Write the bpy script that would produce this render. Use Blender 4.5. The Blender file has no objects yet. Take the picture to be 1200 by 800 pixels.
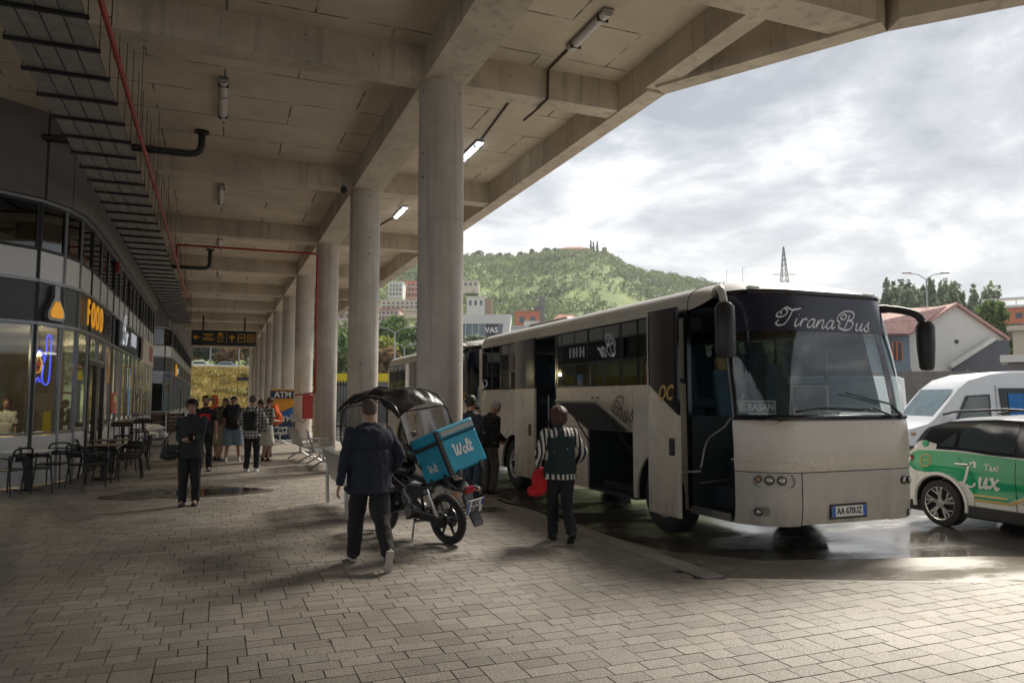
import bpy, bmesh, math, random
import numpy as np
from mathutils import Vector, Matrix, Quaternion
random.seed(7)
RAD = math.radians
SC = bpy.context.scene
COL = SC.collection

# ------------------------------------------------------------------ camera
F_PX = 867.0
CAM_H = 1.7
PITCH = math.atan(68.0 / F_PX)
YAW = math.atan(346.0 / F_PX * math.cos(PITCH))
cd = bpy.data.cameras.new('camera')
cam = bpy.data.objects.new('camera', cd)
COL.objects.link(cam)
cam.location = (0, 0, CAM_H)
cam.rotation_euler = (math.pi / 2 + PITCH, 0, -YAW)
cd.sensor_width = 36.0
cd.lens = 36.0 * F_PX / 1200.0
cd.clip_end = 6000
cd.clip_start = 0.05
SC.camera = cam

# ------------------------------------------------------------------ world and sun
SUN_EL = RAD(43)
SUN_AZ = RAD(57)          # compass angle from +Y towards +X
w = bpy.data.worlds.new('World')
SC.world = w
w.use_nodes = True
nt = w.node_tree
nt.nodes.clear()
N = nt.nodes.new
L = nt.links.new
out = N('ShaderNodeOutputWorld')
bg = N('ShaderNodeBackground')
sky = N('ShaderNodeTexSky')
sky.sky_type = 'NISHITA'
sky.sun_disc = False
sky.sun_elevation = SUN_EL
sky.sun_rotation = SUN_AZ
sky.air_density = 1.4
sky.dust_density = 2.0
tc = N('ShaderNodeTexCoord')
# clouds live on a flat layer: direction / z
sep = N('ShaderNodeSeparateXYZ'); L(tc.outputs['Generated'], sep.inputs[0])
mx = N('ShaderNodeMath'); mx.operation = 'MAXIMUM'; mx.inputs[1].default_value = 0.03
L(sep.outputs['Z'], mx.inputs[0])
ad = N('ShaderNodeMath'); ad.operation = 'ADD'; ad.inputs[1].default_value = 0.22; L(mx.outputs[0], ad.inputs[0])
dx = N('ShaderNodeMath'); dx.operation = 'DIVIDE'; L(sep.outputs['X'], dx.inputs[0]); L(ad.outputs[0], dx.inputs[1])
dy = N('ShaderNodeMath'); dy.operation = 'DIVIDE'; L(sep.outputs['Y'], dy.inputs[0]); L(ad.outputs[0], dy.inputs[1])
cb = N('ShaderNodeCombineXYZ'); L(dx.outputs[0], cb.inputs[0]); L(dy.outputs[0], cb.inputs[1])
def wnoise(scale, detail, rough, off, dist=0.0):
    mp = N('ShaderNodeMapping'); mp.inputs['Location'].default_value = off
    L(cb.outputs[0], mp.inputs[0])
    n = N('ShaderNodeTexNoise'); n.inputs['Scale'].default_value = scale
    n.inputs['Detail'].default_value = detail; n.inputs['Roughness'].default_value = rough
    n.inputs['Distortion'].default_value = dist
    L(mp.outputs[0], n.inputs['Vector'])
    return n
n1 = wnoise(1.4, 10, 0.60, (3.1, 1.7, 0.0), 0.45)
n2 = wnoise(3.0, 9, 0.62, (7.3, 2.2, 4.0), 0.3)
mixn = N('ShaderNodeMath'); mixn.operation = 'MULTIPLY_ADD'; mixn.inputs[1].default_value = 0.42
L(n2.outputs['Fac'], mixn.inputs[0]); L(n1.outputs['Fac'], mixn.inputs[2])
ramp = N('ShaderNodeValToRGB')
cr = ramp.color_ramp
cr.elements[0].position = 0.58; cr.elements[0].color = (0.27, 0.30, 0.35, 1)
cr.elements[1].position = 0.86; cr.elements[1].color = (0.95, 0.93, 0.90, 1)
e = cr.elements.new(0.69); e.color = (0.40, 0.43, 0.475, 1)
e = cr.elements.new(0.775); e.color = (0.60, 0.615, 0.64, 1)
L(mixn.outputs[0], ramp.inputs[0])
# brighter, whiter towards the horizon
hz = N('ShaderNodeMapRange'); hz.inputs['From Min'].default_value = 0.02; hz.inputs['From Max'].default_value = 0.30
hz.inputs['To Min'].default_value = 0.22; hz.inputs['To Max'].default_value = 0.0
L(sep.outputs['Z'], hz.inputs['Value'])
hm = N('ShaderNodeMix'); hm.data_type = 'RGBA'; L(hz.outputs[0], hm.inputs['Factor'])
L(ramp.outputs[0], hm.inputs['A']); hm.inputs['B'].default_value = (0.80, 0.80, 0.795, 1)
CLOUD_GAIN = 10.2
gain = N('ShaderNodeVectorMath'); gain.operation = 'SCALE'; gain.inputs['Scale'].default_value = CLOUD_GAIN
L(hm.outputs['Result'], gain.inputs[0])
fm = N('ShaderNodeMix'); fm.data_type = 'RGBA'; fm.inputs['Factor'].default_value = 0.95
L(sky.outputs[0], fm.inputs['A']); L(gain.outputs[0], fm.inputs['B'])
L(fm.outputs['Result'], bg.inputs['Color'])
bg.inputs['Strength'].default_value = 0.078
L(bg.outputs[0], out.inputs[0])

sd = bpy.data.lights.new('sun', 'SUN')
sd.energy = 3.9
sd.angle = RAD(22)
sd.color = (1.0, 0.93, 0.82)
sun = bpy.data.objects.new('sun', sd)
COL.objects.link(sun)
sv = Vector((math.sin(SUN_AZ) * math.cos(SUN_EL), math.cos(SUN_AZ) * math.cos(SUN_EL), math.sin(SUN_EL)))
sun.rotation_euler = sv.to_track_quat('Z', 'Y').to_euler()
sun.location = (30, 20, 40)

SC.view_settings.view_transform = 'Standard'
SC.view_settings.look = 'None'
SC.view_settings.exposure = 0.88
SC.view_settings.gamma = 1.0
SC.view_settings.use_curve_mapping = False
SC.render.engine = 'CYCLES'
SC.cycles.max_bounces = 8
SC.cycles.diffuse_bounces = 4
SC.cycles.glossy_bounces = 4
SC.cycles.transmission_bounces = 6
SC.cycles.transparent_max_bounces = 16
SC.cycles.use_denoising = True
SC.cycles.sample_clamp_indirect = 6.0

# ------------------------------------------------------------------ measured positions
_fh = Vector((math.sin(YAW), math.cos(YAW), 0)); _r = Vector((math.cos(YAW), -math.sin(YAW), 0)); _z = Vector((0, 0, 1))
_fw = _fh * math.cos(PITCH) + _z * math.sin(PITCH); _up = _z * math.cos(PITCH) - _fh * math.sin(PITCH)
def at(px, py, D):
    """world point seen at photo position (1200x800) at depth D metres"""
    return Vector((0, 0, CAM_H)) + (_fw + _r * ((px - 600) / F_PX) + _up * ((400 - py) / F_PX)) * D
def on_ground(px, py, z=0.0):
    d = _fw + _r * ((px - 600) / F_PX) + _up * ((400 - py) / F_PX)
    return Vector((0, 0, CAM_H)) + d * ((z - CAM_H) / d.z)

# ------------------------------------------------------------------ materials
MATS = {}
def mat(name, col, rough=0.6, metal=0.0, var=0.12, vscale=3.0, bump=0.0, bscale=40.0, spec=0.5, emit=None, emis=0.0,
        island=0.0, coat=0.0, col2=None, detail=5.0, rvar=0.0, coord='Object', stretch=None, alpha=1.0):
    if name in MATS: return MATS[name]
    m = bpy.data.materials.new(name); m.use_nodes = True
    t = m.node_tree; b = t.nodes['Principled BSDF']
    b.inputs['Roughness'].default_value = rough; b.inputs['Metallic'].default_value = metal
    b.inputs['Specular IOR Level'].default_value = spec
    b.inputs['Coat Weight'].default_value = coat
    if alpha < 1: b.inputs['Alpha'].default_value = alpha
    c = tuple(col) + (1,)
    if col2 is None: c2 = tuple(min(1, v * (1 + var)) for v in col) + (1,); c = tuple(v * (1 - var) for v in col) + (1,)
    else: c2 = tuple(col2) + (1,)
    tcn = t.nodes.new('ShaderNodeTexCoord')
    vec = tcn.outputs[coord]
    if stretch:
        mp = t.nodes.new('ShaderNodeMapping'); mp.inputs['Scale'].default_value = stretch
        t.links.new(vec, mp.inputs[0]); vec = mp.outputs[0]
    no = t.nodes.new('ShaderNodeTexNoise'); no.inputs['Scale'].default_value = vscale; no.inputs['Detail'].default_value = detail
    no.inputs['Roughness'].default_value = 0.65
    t.links.new(vec, no.inputs['Vector'])
    mr = t.nodes.new('ShaderNodeMapRange'); mr.inputs['From Min'].default_value = 0.3; mr.inputs['From Max'].default_value = 0.7
    t.links.new(no.outputs['Fac'], mr.inputs['Value'])
    mi = t.nodes.new('ShaderNodeMix'); mi.data_type = 'RGBA'
    mi.inputs['A'].default_value = c; mi.inputs['B'].default_value = c2
    t.links.new(mr.outputs[0], mi.inputs['Factor'])
    res = mi.outputs['Result']
    if island:
        g = t.nodes.new('ShaderNodeNewGeometry')
        m2 = t.nodes.new('ShaderNodeMapRange'); m2.inputs['To Min'].default_value = 1 - island; m2.inputs['To Max'].default_value = 1 + island
        t.links.new(g.outputs['Random Per Island'], m2.inputs['Value'])
        vm = t.nodes.new('ShaderNodeVectorMath'); vm.operation = 'SCALE'
        t.links.new(res, vm.inputs[0]); t.links.new(m2.outputs[0], vm.inputs['Scale']); res = vm.outputs[0]
    t.links.new(res, b.inputs['Base Color'])
    if rvar:
        r2 = t.nodes.new('ShaderNodeMapRange'); r2.inputs['To Min'].default_value = max(0, rough - rvar); r2.inputs['To Max'].default_value = min(1, rough + rvar)
        r2.inputs['From Min'].default_value = 0.3; r2.inputs['From Max'].default_value = 0.7
        t.links.new(no.outputs['Fac'], r2.inputs['Value']); t.links.new(r2.outputs[0], b.inputs['Roughness'])
    if bump:
        bn = t.nodes.new('ShaderNodeTexNoise'); bn.inputs['Scale'].default_value = bscale; bn.inputs['Detail'].default_value = 4
        t.links.new(vec, bn.inputs['Vector'])
        bu = t.nodes.new('ShaderNodeBump'); bu.inputs['Strength'].default_value = bump; bu.inputs['Distance'].default_value = 0.02
        t.links.new(bn.outputs['Fac'], bu.inputs['Height']); t.links.new(bu.outputs[0], b.inputs['Normal'])
    if emit is not None:
        b.inputs['Emission Color'].default_value = tuple(emit) + (1,); b.inputs['Emission Strength'].default_value = emis
    MATS[name] = m
    return m

def glass(name, tint, clear, rough=0.02, ior=1.45):
    """thin pane: tinted see-through layer under a fresnel reflection"""
    if name in MATS: return MATS[name]
    m = bpy.data.materials.new(name); m.use_nodes = True
    t = m.node_tree; t.nodes.clear()
    o = t.nodes.new('ShaderNodeOutputMaterial')
    tr = t.nodes.new('ShaderNodeBsdfTransparent'); tr.inputs[0].default_value = tuple(clear * c for c in tint) + (1,)
    gl = t.nodes.new('ShaderNodeBsdfGlossy'); gl.inputs['Roughness'].default_value = rough; gl.inputs[0].default_value = (1, 1, 1, 1)
    lw = t.nodes.new('ShaderNodeLayerWeight'); lw.inputs['Blend'].default_value = 0.5
    pw = t.nodes.new('ShaderNodeMath'); pw.operation = 'POWER'; pw.inputs[1].default_value = 4.0; t.links.new(lw.outputs['Facing'], pw.inputs[0])
    mu = t.nodes.new('ShaderNodeMath'); mu.operation = 'MULTIPLY_ADD'; mu.inputs[1].default_value = 0.9; mu.inputs[2].default_value = 0.07 * (ior / 1.45) ** 3; mu.use_clamp = True
    t.links.new(pw.outputs[0], mu.inputs[0])
    mi = t.nodes.new('ShaderNodeMixShader')
    t.links.new(mu.outputs[0], mi.inputs[0]); t.links.new(tr.outputs[0], mi.inputs[1]); t.links.new(gl.outputs[0], mi.inputs[2])
    t.links.new(mi.outputs[0], o.inputs[0])
    MATS[name] = m
    return m

# ------------------------------------------------------------------ mesh collector
class MB:
    def __init__(s): s.v = []; s.f = []; s.m = []
    def add(s, vs, fs, mi=0):
        o = len(s.v); s.v += [tuple(p) for p in vs]; s.f += [tuple(i + o for i in f) for f in fs]; s.m += [mi] * len(fs)
        return s
    def box(s, x0, x1, y0, y1, z0, z1, mi=0):
        vs = [(x, y, z) for z in (z0, z1) for y in (y0, y1) for x in (x0, x1)]
        return s.add(vs, [(0, 2, 3, 1), (4, 5, 7, 6), (0, 1, 5, 4), (2, 6, 7, 3), (0, 4, 6, 2), (1, 3, 7, 5)], mi)
    def obox(s, c, u, v, w_, mi=0):
        """box with centre c and half vectors u v w"""
        c, u, v, w_ = Vector(c), Vector(u), Vector(v), Vector(w_)
        vs = [c + u * a + v * b + w_ * d for d in (-1, 1) for b in (-1, 1) for a in (-1, 1)]
        return s.add(vs, [(0, 2, 3, 1), (4, 5, 7, 6), (0, 1, 5, 4), (2, 6, 7, 3), (0, 4, 6, 2), (1, 3, 7, 5)], mi)
    def bar(s, a, b, wd, ht, up=(0, 0, 1), mi=0):
        a, b = Vector(a), Vector(b); d = (b - a); l = d.length
        if l < 1e-6: return s
        d /= l; up = Vector(up)
        if abs(d.dot(up)) > 0.99: up = Vector((1, 0, 0))
        sd_ = d.cross(up).normalized(); up = sd_.cross(d)
        return s.obox((a + b) / 2, sd_ * wd / 2, d * l / 2, up * ht / 2, mi)
    def tube(s, pts, r, seg=8, mi=0, caps=True):
        pts = [Vector(p) for p in pts]; n = len(pts)
        rs = r if isinstance(r, (list, tuple)) else [r] * n
        vs = []; fs = []; prev = None
        for i, p in enumerate(pts):
            if i == 0: d = pts[1] - p
            elif i == n - 1: d = p - pts[i - 1]
            else: d = (pts[i + 1] - p).normalized() + (p - pts[i - 1]).normalized()
            if d.length < 1e-9: d = Vector((0, 0, 1))
            d.normalize()
            if prev is None:
                a = d.orthogonal().normalized()
            else:
                a = (prev - d * prev.dot(d))
                a = a.normalized() if a.length > 1e-6 else d.orthogonal().normalized()
            prev = a; b = d.cross(a)
            for k in range(seg):
                t = 2 * math.pi * k / seg
                vs.append(p + (a * math.cos(t) + b * math.sin(t)) * rs[i])
        for i in range(n - 1):
            for k in range(seg):
                k2 = (k + 1) % seg
                fs.append((i * seg + k, i * seg + k2, (i + 1) * seg + k2, (i + 1) * seg + k))
        if caps:
            fs.append(tuple(reversed(range(seg)))); fs.append(tuple((n - 1) * seg + k for k in range(seg)))
        return s.add(vs, fs, mi)
    def cyl(s, a, b, r, seg=20, mi=0, r2=None): return s.tube([a, b], [r, r if r2 is None else r2], seg, mi)
    def lathe(s, prof, c=(0, 0, 0), ax='z', seg=24, mi=0, cap=True):
        """prof: (radius, height) list spun about an axis"""
        vs = []; fs = []; n = len(prof); c = Vector(c)
        for r, h in prof:
            for k in range(seg):
                t = 2 * math.pi * k / seg; a, b = r * math.cos(t), r * math.sin(t)
                p = {'z': (a, b, h), 'x': (h, a, b), 'y': (b, h, a)}[ax]
                vs.append(c + Vector(p))
        for i in range(n - 1):
            for k in range(seg):
                k2 = (k + 1) % seg
                fs.append((i * seg + k, i * seg + k2, (i + 1) * seg + k2, (i + 1) * seg + k))
        if prof[0] == prof[-1]: cap = None
        if cap is True and prof[0][0] > 1e-5: fs.append(tuple(reversed(range(seg))))
        if cap is not None and prof[-1][0] > 1e-5: fs.append(tuple((n - 1) * seg + k for k in range(seg)))
        return s.add(vs, fs, mi)
    def prism(s, poly, ext, plane='yz', base=0.0, mi=0):
        """2D polygon extruded: plane 'yz' extrudes along x from base to base+ext, etc."""
        def P(a, b, h): return {'yz': (h, a, b), 'xz': (a, h, b), 'xy': (a, b, h)}[plane]
        n = len(poly)
        vs = [P(a, b, base) for a, b in poly] + [P(a, b, base + ext) for a, b in poly]
        fs = [tuple(reversed(range(n))), tuple(range(n, 2 * n))] + [(i, (i + 1) % n, n + (i + 1) % n, n + i) for i in range(n)]
        return s.add(vs, fs, mi)
    def grid(s, P, nu, nv, mi=0):
        """P(u,v) in 0..1 -> point"""
        vs = [P(i / nu, j / nv) for j in range(nv + 1) for i in range(nu + 1)]
        fs = [(j * (nu + 1) + i, j * (nu + 1) + i + 1, (j + 1) * (nu + 1) + i + 1, (j + 1) * (nu + 1) + i) for j in range(nv) for i in range(nu)]
        return s.add(vs, fs, mi)
    def ball(s, c, r, seg=12, rings=8, mi=0, rot=None):
        r = r if isinstance(r, (list, tuple)) else (r, r, r); c = Vector(c); vs = []; fs = []
        for j in range(rings + 1):
            ph = math.pi * j / rings
            for k in range(seg):
                t = 2 * math.pi * k / seg
                p = Vector((r[0] * math.sin(ph) * math.cos(t), r[1] * math.sin(ph) * math.sin(t), r[2] * math.cos(ph)))
                if rot is not None: p = rot @ p
                vs.append(c + p)
        for j in range(rings):
            for k in range(seg):
                k2 = (k + 1) % seg
                fs.append((j * seg + k, (j + 1) * seg + k, (j + 1) * seg + k2, j * seg + k2))
        return s.add(vs, fs, mi)
    def text(s, body, size, M, ext=0.004, shear=0.0, mi=0, align='CENTER', sx=1.0, bold=0.0):
        cu = bpy.data.curves.new('t', 'FONT'); cu.body = body; cu.size = size; cu.extrude = ext; cu.shear = shear
        cu.align_x = align; cu.align_y = 'CENTER'; cu.offset = bold; cu.resolution_u = 3
        o = bpy.data.objects.new('t', cu); COL.objects.link(o)
        dg = bpy.context.evaluated_depsgraph_get()
        me = bpy.data.meshes.new_from_object(o.evaluated_get(dg))
        vs = [M @ Vector((v.co.x * sx, v.co.y, v.co.z)) for v in me.vertices]
        fs = [tuple(p.vertices) for p in me.polygons]
        bpy.data.objects.remove(o); bpy.data.meshes.remove(me); bpy.data.curves.remove(cu)
        return s.add(vs, fs, mi)
    def build(s, name, mats, parent=None, smooth=False, bevel=0.0, weld=False, loc=None, flat_angle=None):
        me = bpy.data.meshes.new(name); me.from_pydata(s.v, [], s.f)
        ml = mats if isinstance(mats, (list, tuple)) else [mats]
        for m in ml: me.materials.append(m)
        if len(ml) > 1: me.polygons.foreach_set('material_index', s.m)
        bm = bmesh.new(); bm.from_mesh(me)
        if weld: bmesh.ops.remove_doubles(bm, verts=bm.verts, dist=1e-5)
        bmesh.ops.recalc_face_normals(bm, faces=bm.faces)
        if smooth:
            ang = flat_angle or RAD(38)
            for f in bm.faces: f.smooth = True
            for e_ in bm.edges:
                if len(e_.link_faces) == 2:
                    try:
                        if e_.calc_face_angle() > ang: e_.smooth = False
                    except ValueError: pass
        bm.to_mesh(me); bm.free(); me.update()
        o = bpy.data.objects.new(name, me); COL.objects.link(o)
        if parent is not None: o.parent = parent
        if loc is not None: o.location = loc
        if bevel:
            b = o.modifiers.new('bevel', 'BEVEL'); b.width = bevel; b.segments = 2; b.limit_method = 'ANGLE'; b.angle_limit = RAD(40)
        return o

def tag(o, label, cat, group=None):
    o['label'] = label; o['category'] = cat
    if group: o['group'] = group
    return o
def thing(name, label, cat, loc=(0, 0, 0), rz=0.0, group=None):
    o = bpy.data.objects.new(name, None); COL.objects.link(o); o.empty_display_size = 0.2
    o.location = loc; o.rotation_euler = (0, 0, rz)
    return tag(o, label, cat, group)
def struct(o): o['kind'] = 'structure'; return o
def stuff(o): o['kind'] = 'stuff'; return o
def dup(root, loc=None, rz=None, label=None, group=None, parent=None, skip=()):
    kids = [c for c in root.children]
    r = root.copy(); COL.objects.link(r)
    if loc is not None: r.location = loc
    if rz is not None: r.rotation_euler = (0, 0, rz)
    if label: r['label'] = label
    if group: r['group'] = group
    if parent is not None: r.parent = parent
    for c in kids:
        if c.name.split('.')[0] in skip: continue
        dup(c, parent=r)
    return r
def wallM(origin, right, up=(0, 0, 1)):
    """matrix that lays a flat design (x right, y up) on a surface"""
    r = Vector(right).normalized(); u = Vector(up); u = (u - r * u.dot(r)).normalized(); n = r.cross(u)
    return Matrix(((r.x, u.x, n.x, origin[0]), (r.y, u.y, n.y, origin[1]), (r.z, u.z, n.z, origin[2]), (0, 0, 0, 1)))

def spline(pts, n=8, closed=False):
    pts = [Vector(p) if len(p) == 3 else Vector((p[0], p[1], 0)) for p in pts]
    P = pts if closed else [pts[0] * 2 - pts[1]] + pts + [pts[-1] * 2 - pts[-2]]
    res = []; m = len(pts) if closed else len(pts) - 1
    for i in range(m):
        if closed: a, b, c, d = P[(i - 1) % m], P[i], P[(i + 1) % m], P[(i + 2) % m]
        else: a, b, c, d = P[i], P[i + 1], P[i + 2], P[i + 3]
        for k in range(n):
            t = k / n
            res.append(0.5 * ((2 * b) + (c - a) * t + (2 * a - 5 * b + 4 * c - d) * t * t + (3 * b - a - 3 * c + d) * t ** 3))
    if not closed: res.append(pts[-1])
    return res

# pen lettering: strokes are point lists in letter units, drawn with a broad pen
GLYPH = {
 'T': (0.66, [[(-.12, .30), (-.20, .12), (-.05, 0.0), (.18, .08), (.32, .40), (.40, .75), (.46, .98)],
              [(-.10, .62), (-.12, .86), (.06, 1.04), (.24, .98), (.40, .92), (.62, .96), (.84, 1.06), (.72, 1.0), (.50, .97)],
              [(-.18, .80), (-.30, .62), (-.22, .48), (-.02, .50), (.16, .66), (.14, .86), (0.0, .98)]]),
 'B': (0.82, [[(.02, .10), (.14, .0), (.26, .12), (.34, .50), (.42, .92)],
              [(-.08, .40), (-.24, .56), (-.18, .86), (.10, 1.08), (.48, 1.10), (.66, .94), (.60, .66), (.34, .54)],
              [(.34, .54), (.60, .52), (.68, .30), (.54, .05), (.26, -.02), (.0, .06), (-.12, .22), (-.02, .34)],
              [(.02, .55), (-.06, .76), (.10, .92), (.24, .78), (.14, .60), (.02, .62)]]),
 'L': (0.80, [[(.58, .90), (.56, 1.08), (.42, 1.12), (.30, .96), (.24, .66), (.16, .28), (.04, .04), (-.10, .02), (-.13, .12), (-.02, .17), (.16, .10), (.38, .0), (.56, .04), (.68, .2)]]),
 'W': (0.95, [[(-.02, .78), (.06, .94), (.14, .80), (.14, .30), (.20, .03), (.32, .20), (.44, .70), (.48, .80), (.46, .40), (.50, .05), (.62, .12), (.78, .56), (.84, .90)]]),
 'i': (0.30, [[(.04, .10), (.10, .46), (.07, .12), (.14, .0), (.28, .14)], [(.155, .66), (.165, .70)]]),
 'r': (0.40, [[(.0, .12), (.12, .46), (.06, .0)], [(.08, .20), (.18, .42), (.30, .46), (.34, .36)]]),
 'a': (0.50, [[(.40, .40), (.26, .48), (.08, .34), (.04, .10), (.14, -.01), (.28, .10), (.40, .46), (.36, .10), (.42, .0), (.54, .14)]]),
 'n': (0.54, [[(.0, .14), (.10, .46), (.06, .0)], [(.08, .16), (.22, .42), (.34, .46), (.38, .34), (.34, .06), (.42, .0), (.54, .14)]]),
 'u': (0.54, [[(.04, .30), (.12, .46), (.08, .12), (.14, .0), (.28, .10), (.40, .46), (.36, .10), (.42, .0), (.54, .14)]]),
 's': (0.36, [[(.0, .10), (.20, .46), (.26, .50), (.22, .32), (.30, .14), (.22, .0), (.08, .02), (.06, .12)]]),
 'o': (0.46, [[(.26, .47), (.08, .38), (.04, .12), (.16, -.01), (.34, .10), (.38, .36), (.26, .47), (.32, .40), (.46, .42)]]),
 'l': (0.30, [[(.04, .24), (.20, .70), (.22, .98), (.12, .90), (.06, .40), (.08, .05), (.18, .0), (.30, .16)]]),
 't': (0.36, [[(.16, .86), (.08, .30), (.10, .04), (.20, .0), (.32, .14)], [(-.02, .52), (.34, .56)]]),
 'x': (0.46, [[(.0, .40), (.10, .46), (.20, .22), (.34, -.01), (.46, .10)], [(.42, .46), (.22, .24), (.0, .0)]]),
}
def pen(mb, word, h, M, slant=0.35, thick=0.05, thin=0.016, ang=50, ext=0.003, mi=0, gap=0.0):
    """adds a hand-lettered word, baseline at the matrix origin; returns its width"""
    cx = 0.0; nib = Vector((math.cos(RAD(ang)), math.sin(RAD(ang)), 0))
    for ch in word:
        if ch == ' ': cx += 0.32; continue
        wd, strokes = GLYPH[ch]
        for st in strokes:
            pts = spline([(x + cx + y * slant, y, 0) for x, y in st], 7)
            n = len(pts); vs = []
            for i, p in enumerate(pts):
                d = (pts[min(i + 1, n - 1)] - pts[max(i - 1, 0)]); d.normalize()
                nrm = Vector((-d.y, d.x, 0)); k = abs(nrm.dot(nib))
                down = 1.0 if True else 0
                wdt = (thin + (thick - thin) * k ** 1.5) * 0.5
                vs += [M @ ((p + nrm * wdt) * h), M @ ((p - nrm * wdt) * h)]
            base = len(vs)
            up = (M.to_3x3() @ Vector((0, 0, 1))) * ext
            vs2 = [v + up for v in vs]
            fs = [(2 * i, 2 * i + 1, 2 * i + 3, 2 * i + 2) for i in range(n - 1)]
            mb.add(vs2, fs, mi)
        cx += wd + gap
    return cx * h

# ================================================================== SETTING
M_CONC = mat('concrete_column', (0.53, 0.48, 0.42), 0.8, var=0.16, vscale=1.6, bump=0.25, bscale=18, detail=8)
M_BEAM = mat('concrete_beam', (0.57, 0.495, 0.40), 0.85, var=0.2, vscale=1.1, bump=0.25, bscale=14, detail=8)
def add_pits(m, scale=3.0, thr=0.10, dark=(0.10, 0.09, 0.08, 1)):
    """scattered air holes and form-tie marks in cast concrete"""
    t = m.node_tree; b = t.nodes['Principled BSDF']; src = b.inputs['Base Color'].links[0].from_socket
    tcn = t.nodes.new('ShaderNodeTexCoord'); v = t.nodes.new('ShaderNodeTexVoronoi'); v.inputs['Scale'].default_value = scale
    t.links.new(tcn.outputs['Object'], v.inputs['Vector'])
    r = t.nodes.new('ShaderNodeMapRange'); r.inputs['From Min'].default_value = thr * 0.6; r.inputs['From Max'].default_value = thr
    r.inputs['To Min'].default_value = 0.75; r.inputs['To Max'].default_value = 0.0
    t.links.new(v.outputs['Distance'], r.inputs['Value'])
    mi = t.nodes.new('ShaderNodeMix'); mi.data_type = 'RGBA'; t.links.new(r.outputs[0], mi.inputs['Factor'])
    t.links.new(src, mi.inputs['A']); mi.inputs['B'].default_value = dark
    # tall rain streaks
    mp = t.nodes.new('ShaderNodeMapping'); mp.inputs['Scale'].default_value = (7, 7, 0.35); t.links.new(tcn.outputs['Object'], mp.inputs[0])
    n = t.nodes.new('ShaderNodeTexNoise'); n.inputs['Scale'].default_value = 1.0; n.inputs['Detail'].default_value = 6; t.links.new(mp.outputs[0], n.inputs['Vector'])
    r2 = t.nodes.new('ShaderNodeMapRange'); r2.inputs['From Min'].default_value = 0.52; r2.inputs['From Max'].default_value = 0.75
    r2.inputs['To Min'].default_value = 0; r2.inputs['To Max'].default_value = 0.45; t.links.new(n.outputs['Fac'], r2.inputs['Value'])
    m2 = t.nodes.new('ShaderNodeMix'); m2.data_type = 'RGBA'; t.links.new(r2.outputs[0], m2.inputs['Factor'])
    t.links.new(mi.outputs['Result'], m2.inputs['A']); m2.inputs['B'].default_value = (0.17, 0.15, 0.13, 1)
    t.links.new(m2.outputs['Result'], b.inputs['Base Color'])
add_pits(M_CONC, 2.6, 0.085)
add_pits(M_BEAM, 2.2, 0.05)
# cast slab soffit: board joints
M_SLAB = mat('concrete_slab', (0.60, 0.52, 0.415), 0.85, var=0.18, vscale=0.7, bump=0.2, bscale=12, detail=8)
def add_joints(m, bw, rh, mortar, dark, off=0.5, strength=0.85):
    t = m.node_tree; b = t.nodes['Principled BSDF']; src = b.inputs['Base Color'].links[0].from_socket
    tcn = t.nodes.new('ShaderNodeTexCoord')
    ns = t.nodes.new('ShaderNodeTexNoise'); ns.inputs['Scale'].default_value = 0.8; ns.inputs['Detail'].default_value = 8
    t.links.new(tcn.outputs['Object'], ns.inputs['Vector'])
    va = t.nodes.new('ShaderNodeVectorMath'); va.operation = 'MULTIPLY_ADD'; va.inputs[1].default_value = (0.06, 0.06, 0)
    t.links.new(ns.outputs['Color'], va.inputs[0]); t.links.new(tcn.outputs['Object'], va.inputs[2])
    br = t.nodes.new('ShaderNodeTexBrick'); br.inputs['Scale'].default_value = 1.0; br.inputs['Brick Width'].default_value = bw
    br.inputs['Row Height'].default_value = rh; br.inputs['Mortar Size'].default_value = mortar; br.inputs['Mortar Smooth'].default_value = 0.3
    br.offset = off
    t.links.new(va.outputs[0], br.inputs['Vector'])
    n3 = t.nodes.new('ShaderNodeTexNoise'); n3.inputs['Scale'].default_value = 2.0; t.links.new(tcn.outputs['Object'], n3.inputs['Vector'])
    r3 = t.nodes.new('ShaderNodeMapRange'); r3.inputs['From Min'].default_value = 0.38; r3.inputs['From Max'].default_value = 0.55; t.links.new(n3.outputs['Fac'], r3.inputs['Value'])
    mu = t.nodes.new('ShaderNodeMath'); mu.operation = 'MULTIPLY'; t.links.new(br.outputs['Fac'], mu.inputs[0]); t.links.new(r3.outputs[0], mu.inputs[1])
    m3 = t.nodes.new('ShaderNodeMath'); m3.operation = 'MULTIPLY'; m3.inputs[1].default_value = strength; t.links.new(mu.outputs[0], m3.inputs[0])
    mi = t.nodes.new('ShaderNodeMix'); mi.data_type = 'RGBA'; t.links.new(m3.outputs[0], mi.inputs['Factor'])
    t.links.new(src, mi.inputs['A']); mi.inputs['B'].default_value = dark; t.links.new(mi.outputs['Result'], b.inputs['Base Color'])
add_joints(M_SLAB, 2.45, 1.22, 0.02, (0.07, 0.06, 0.05, 1))

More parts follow.
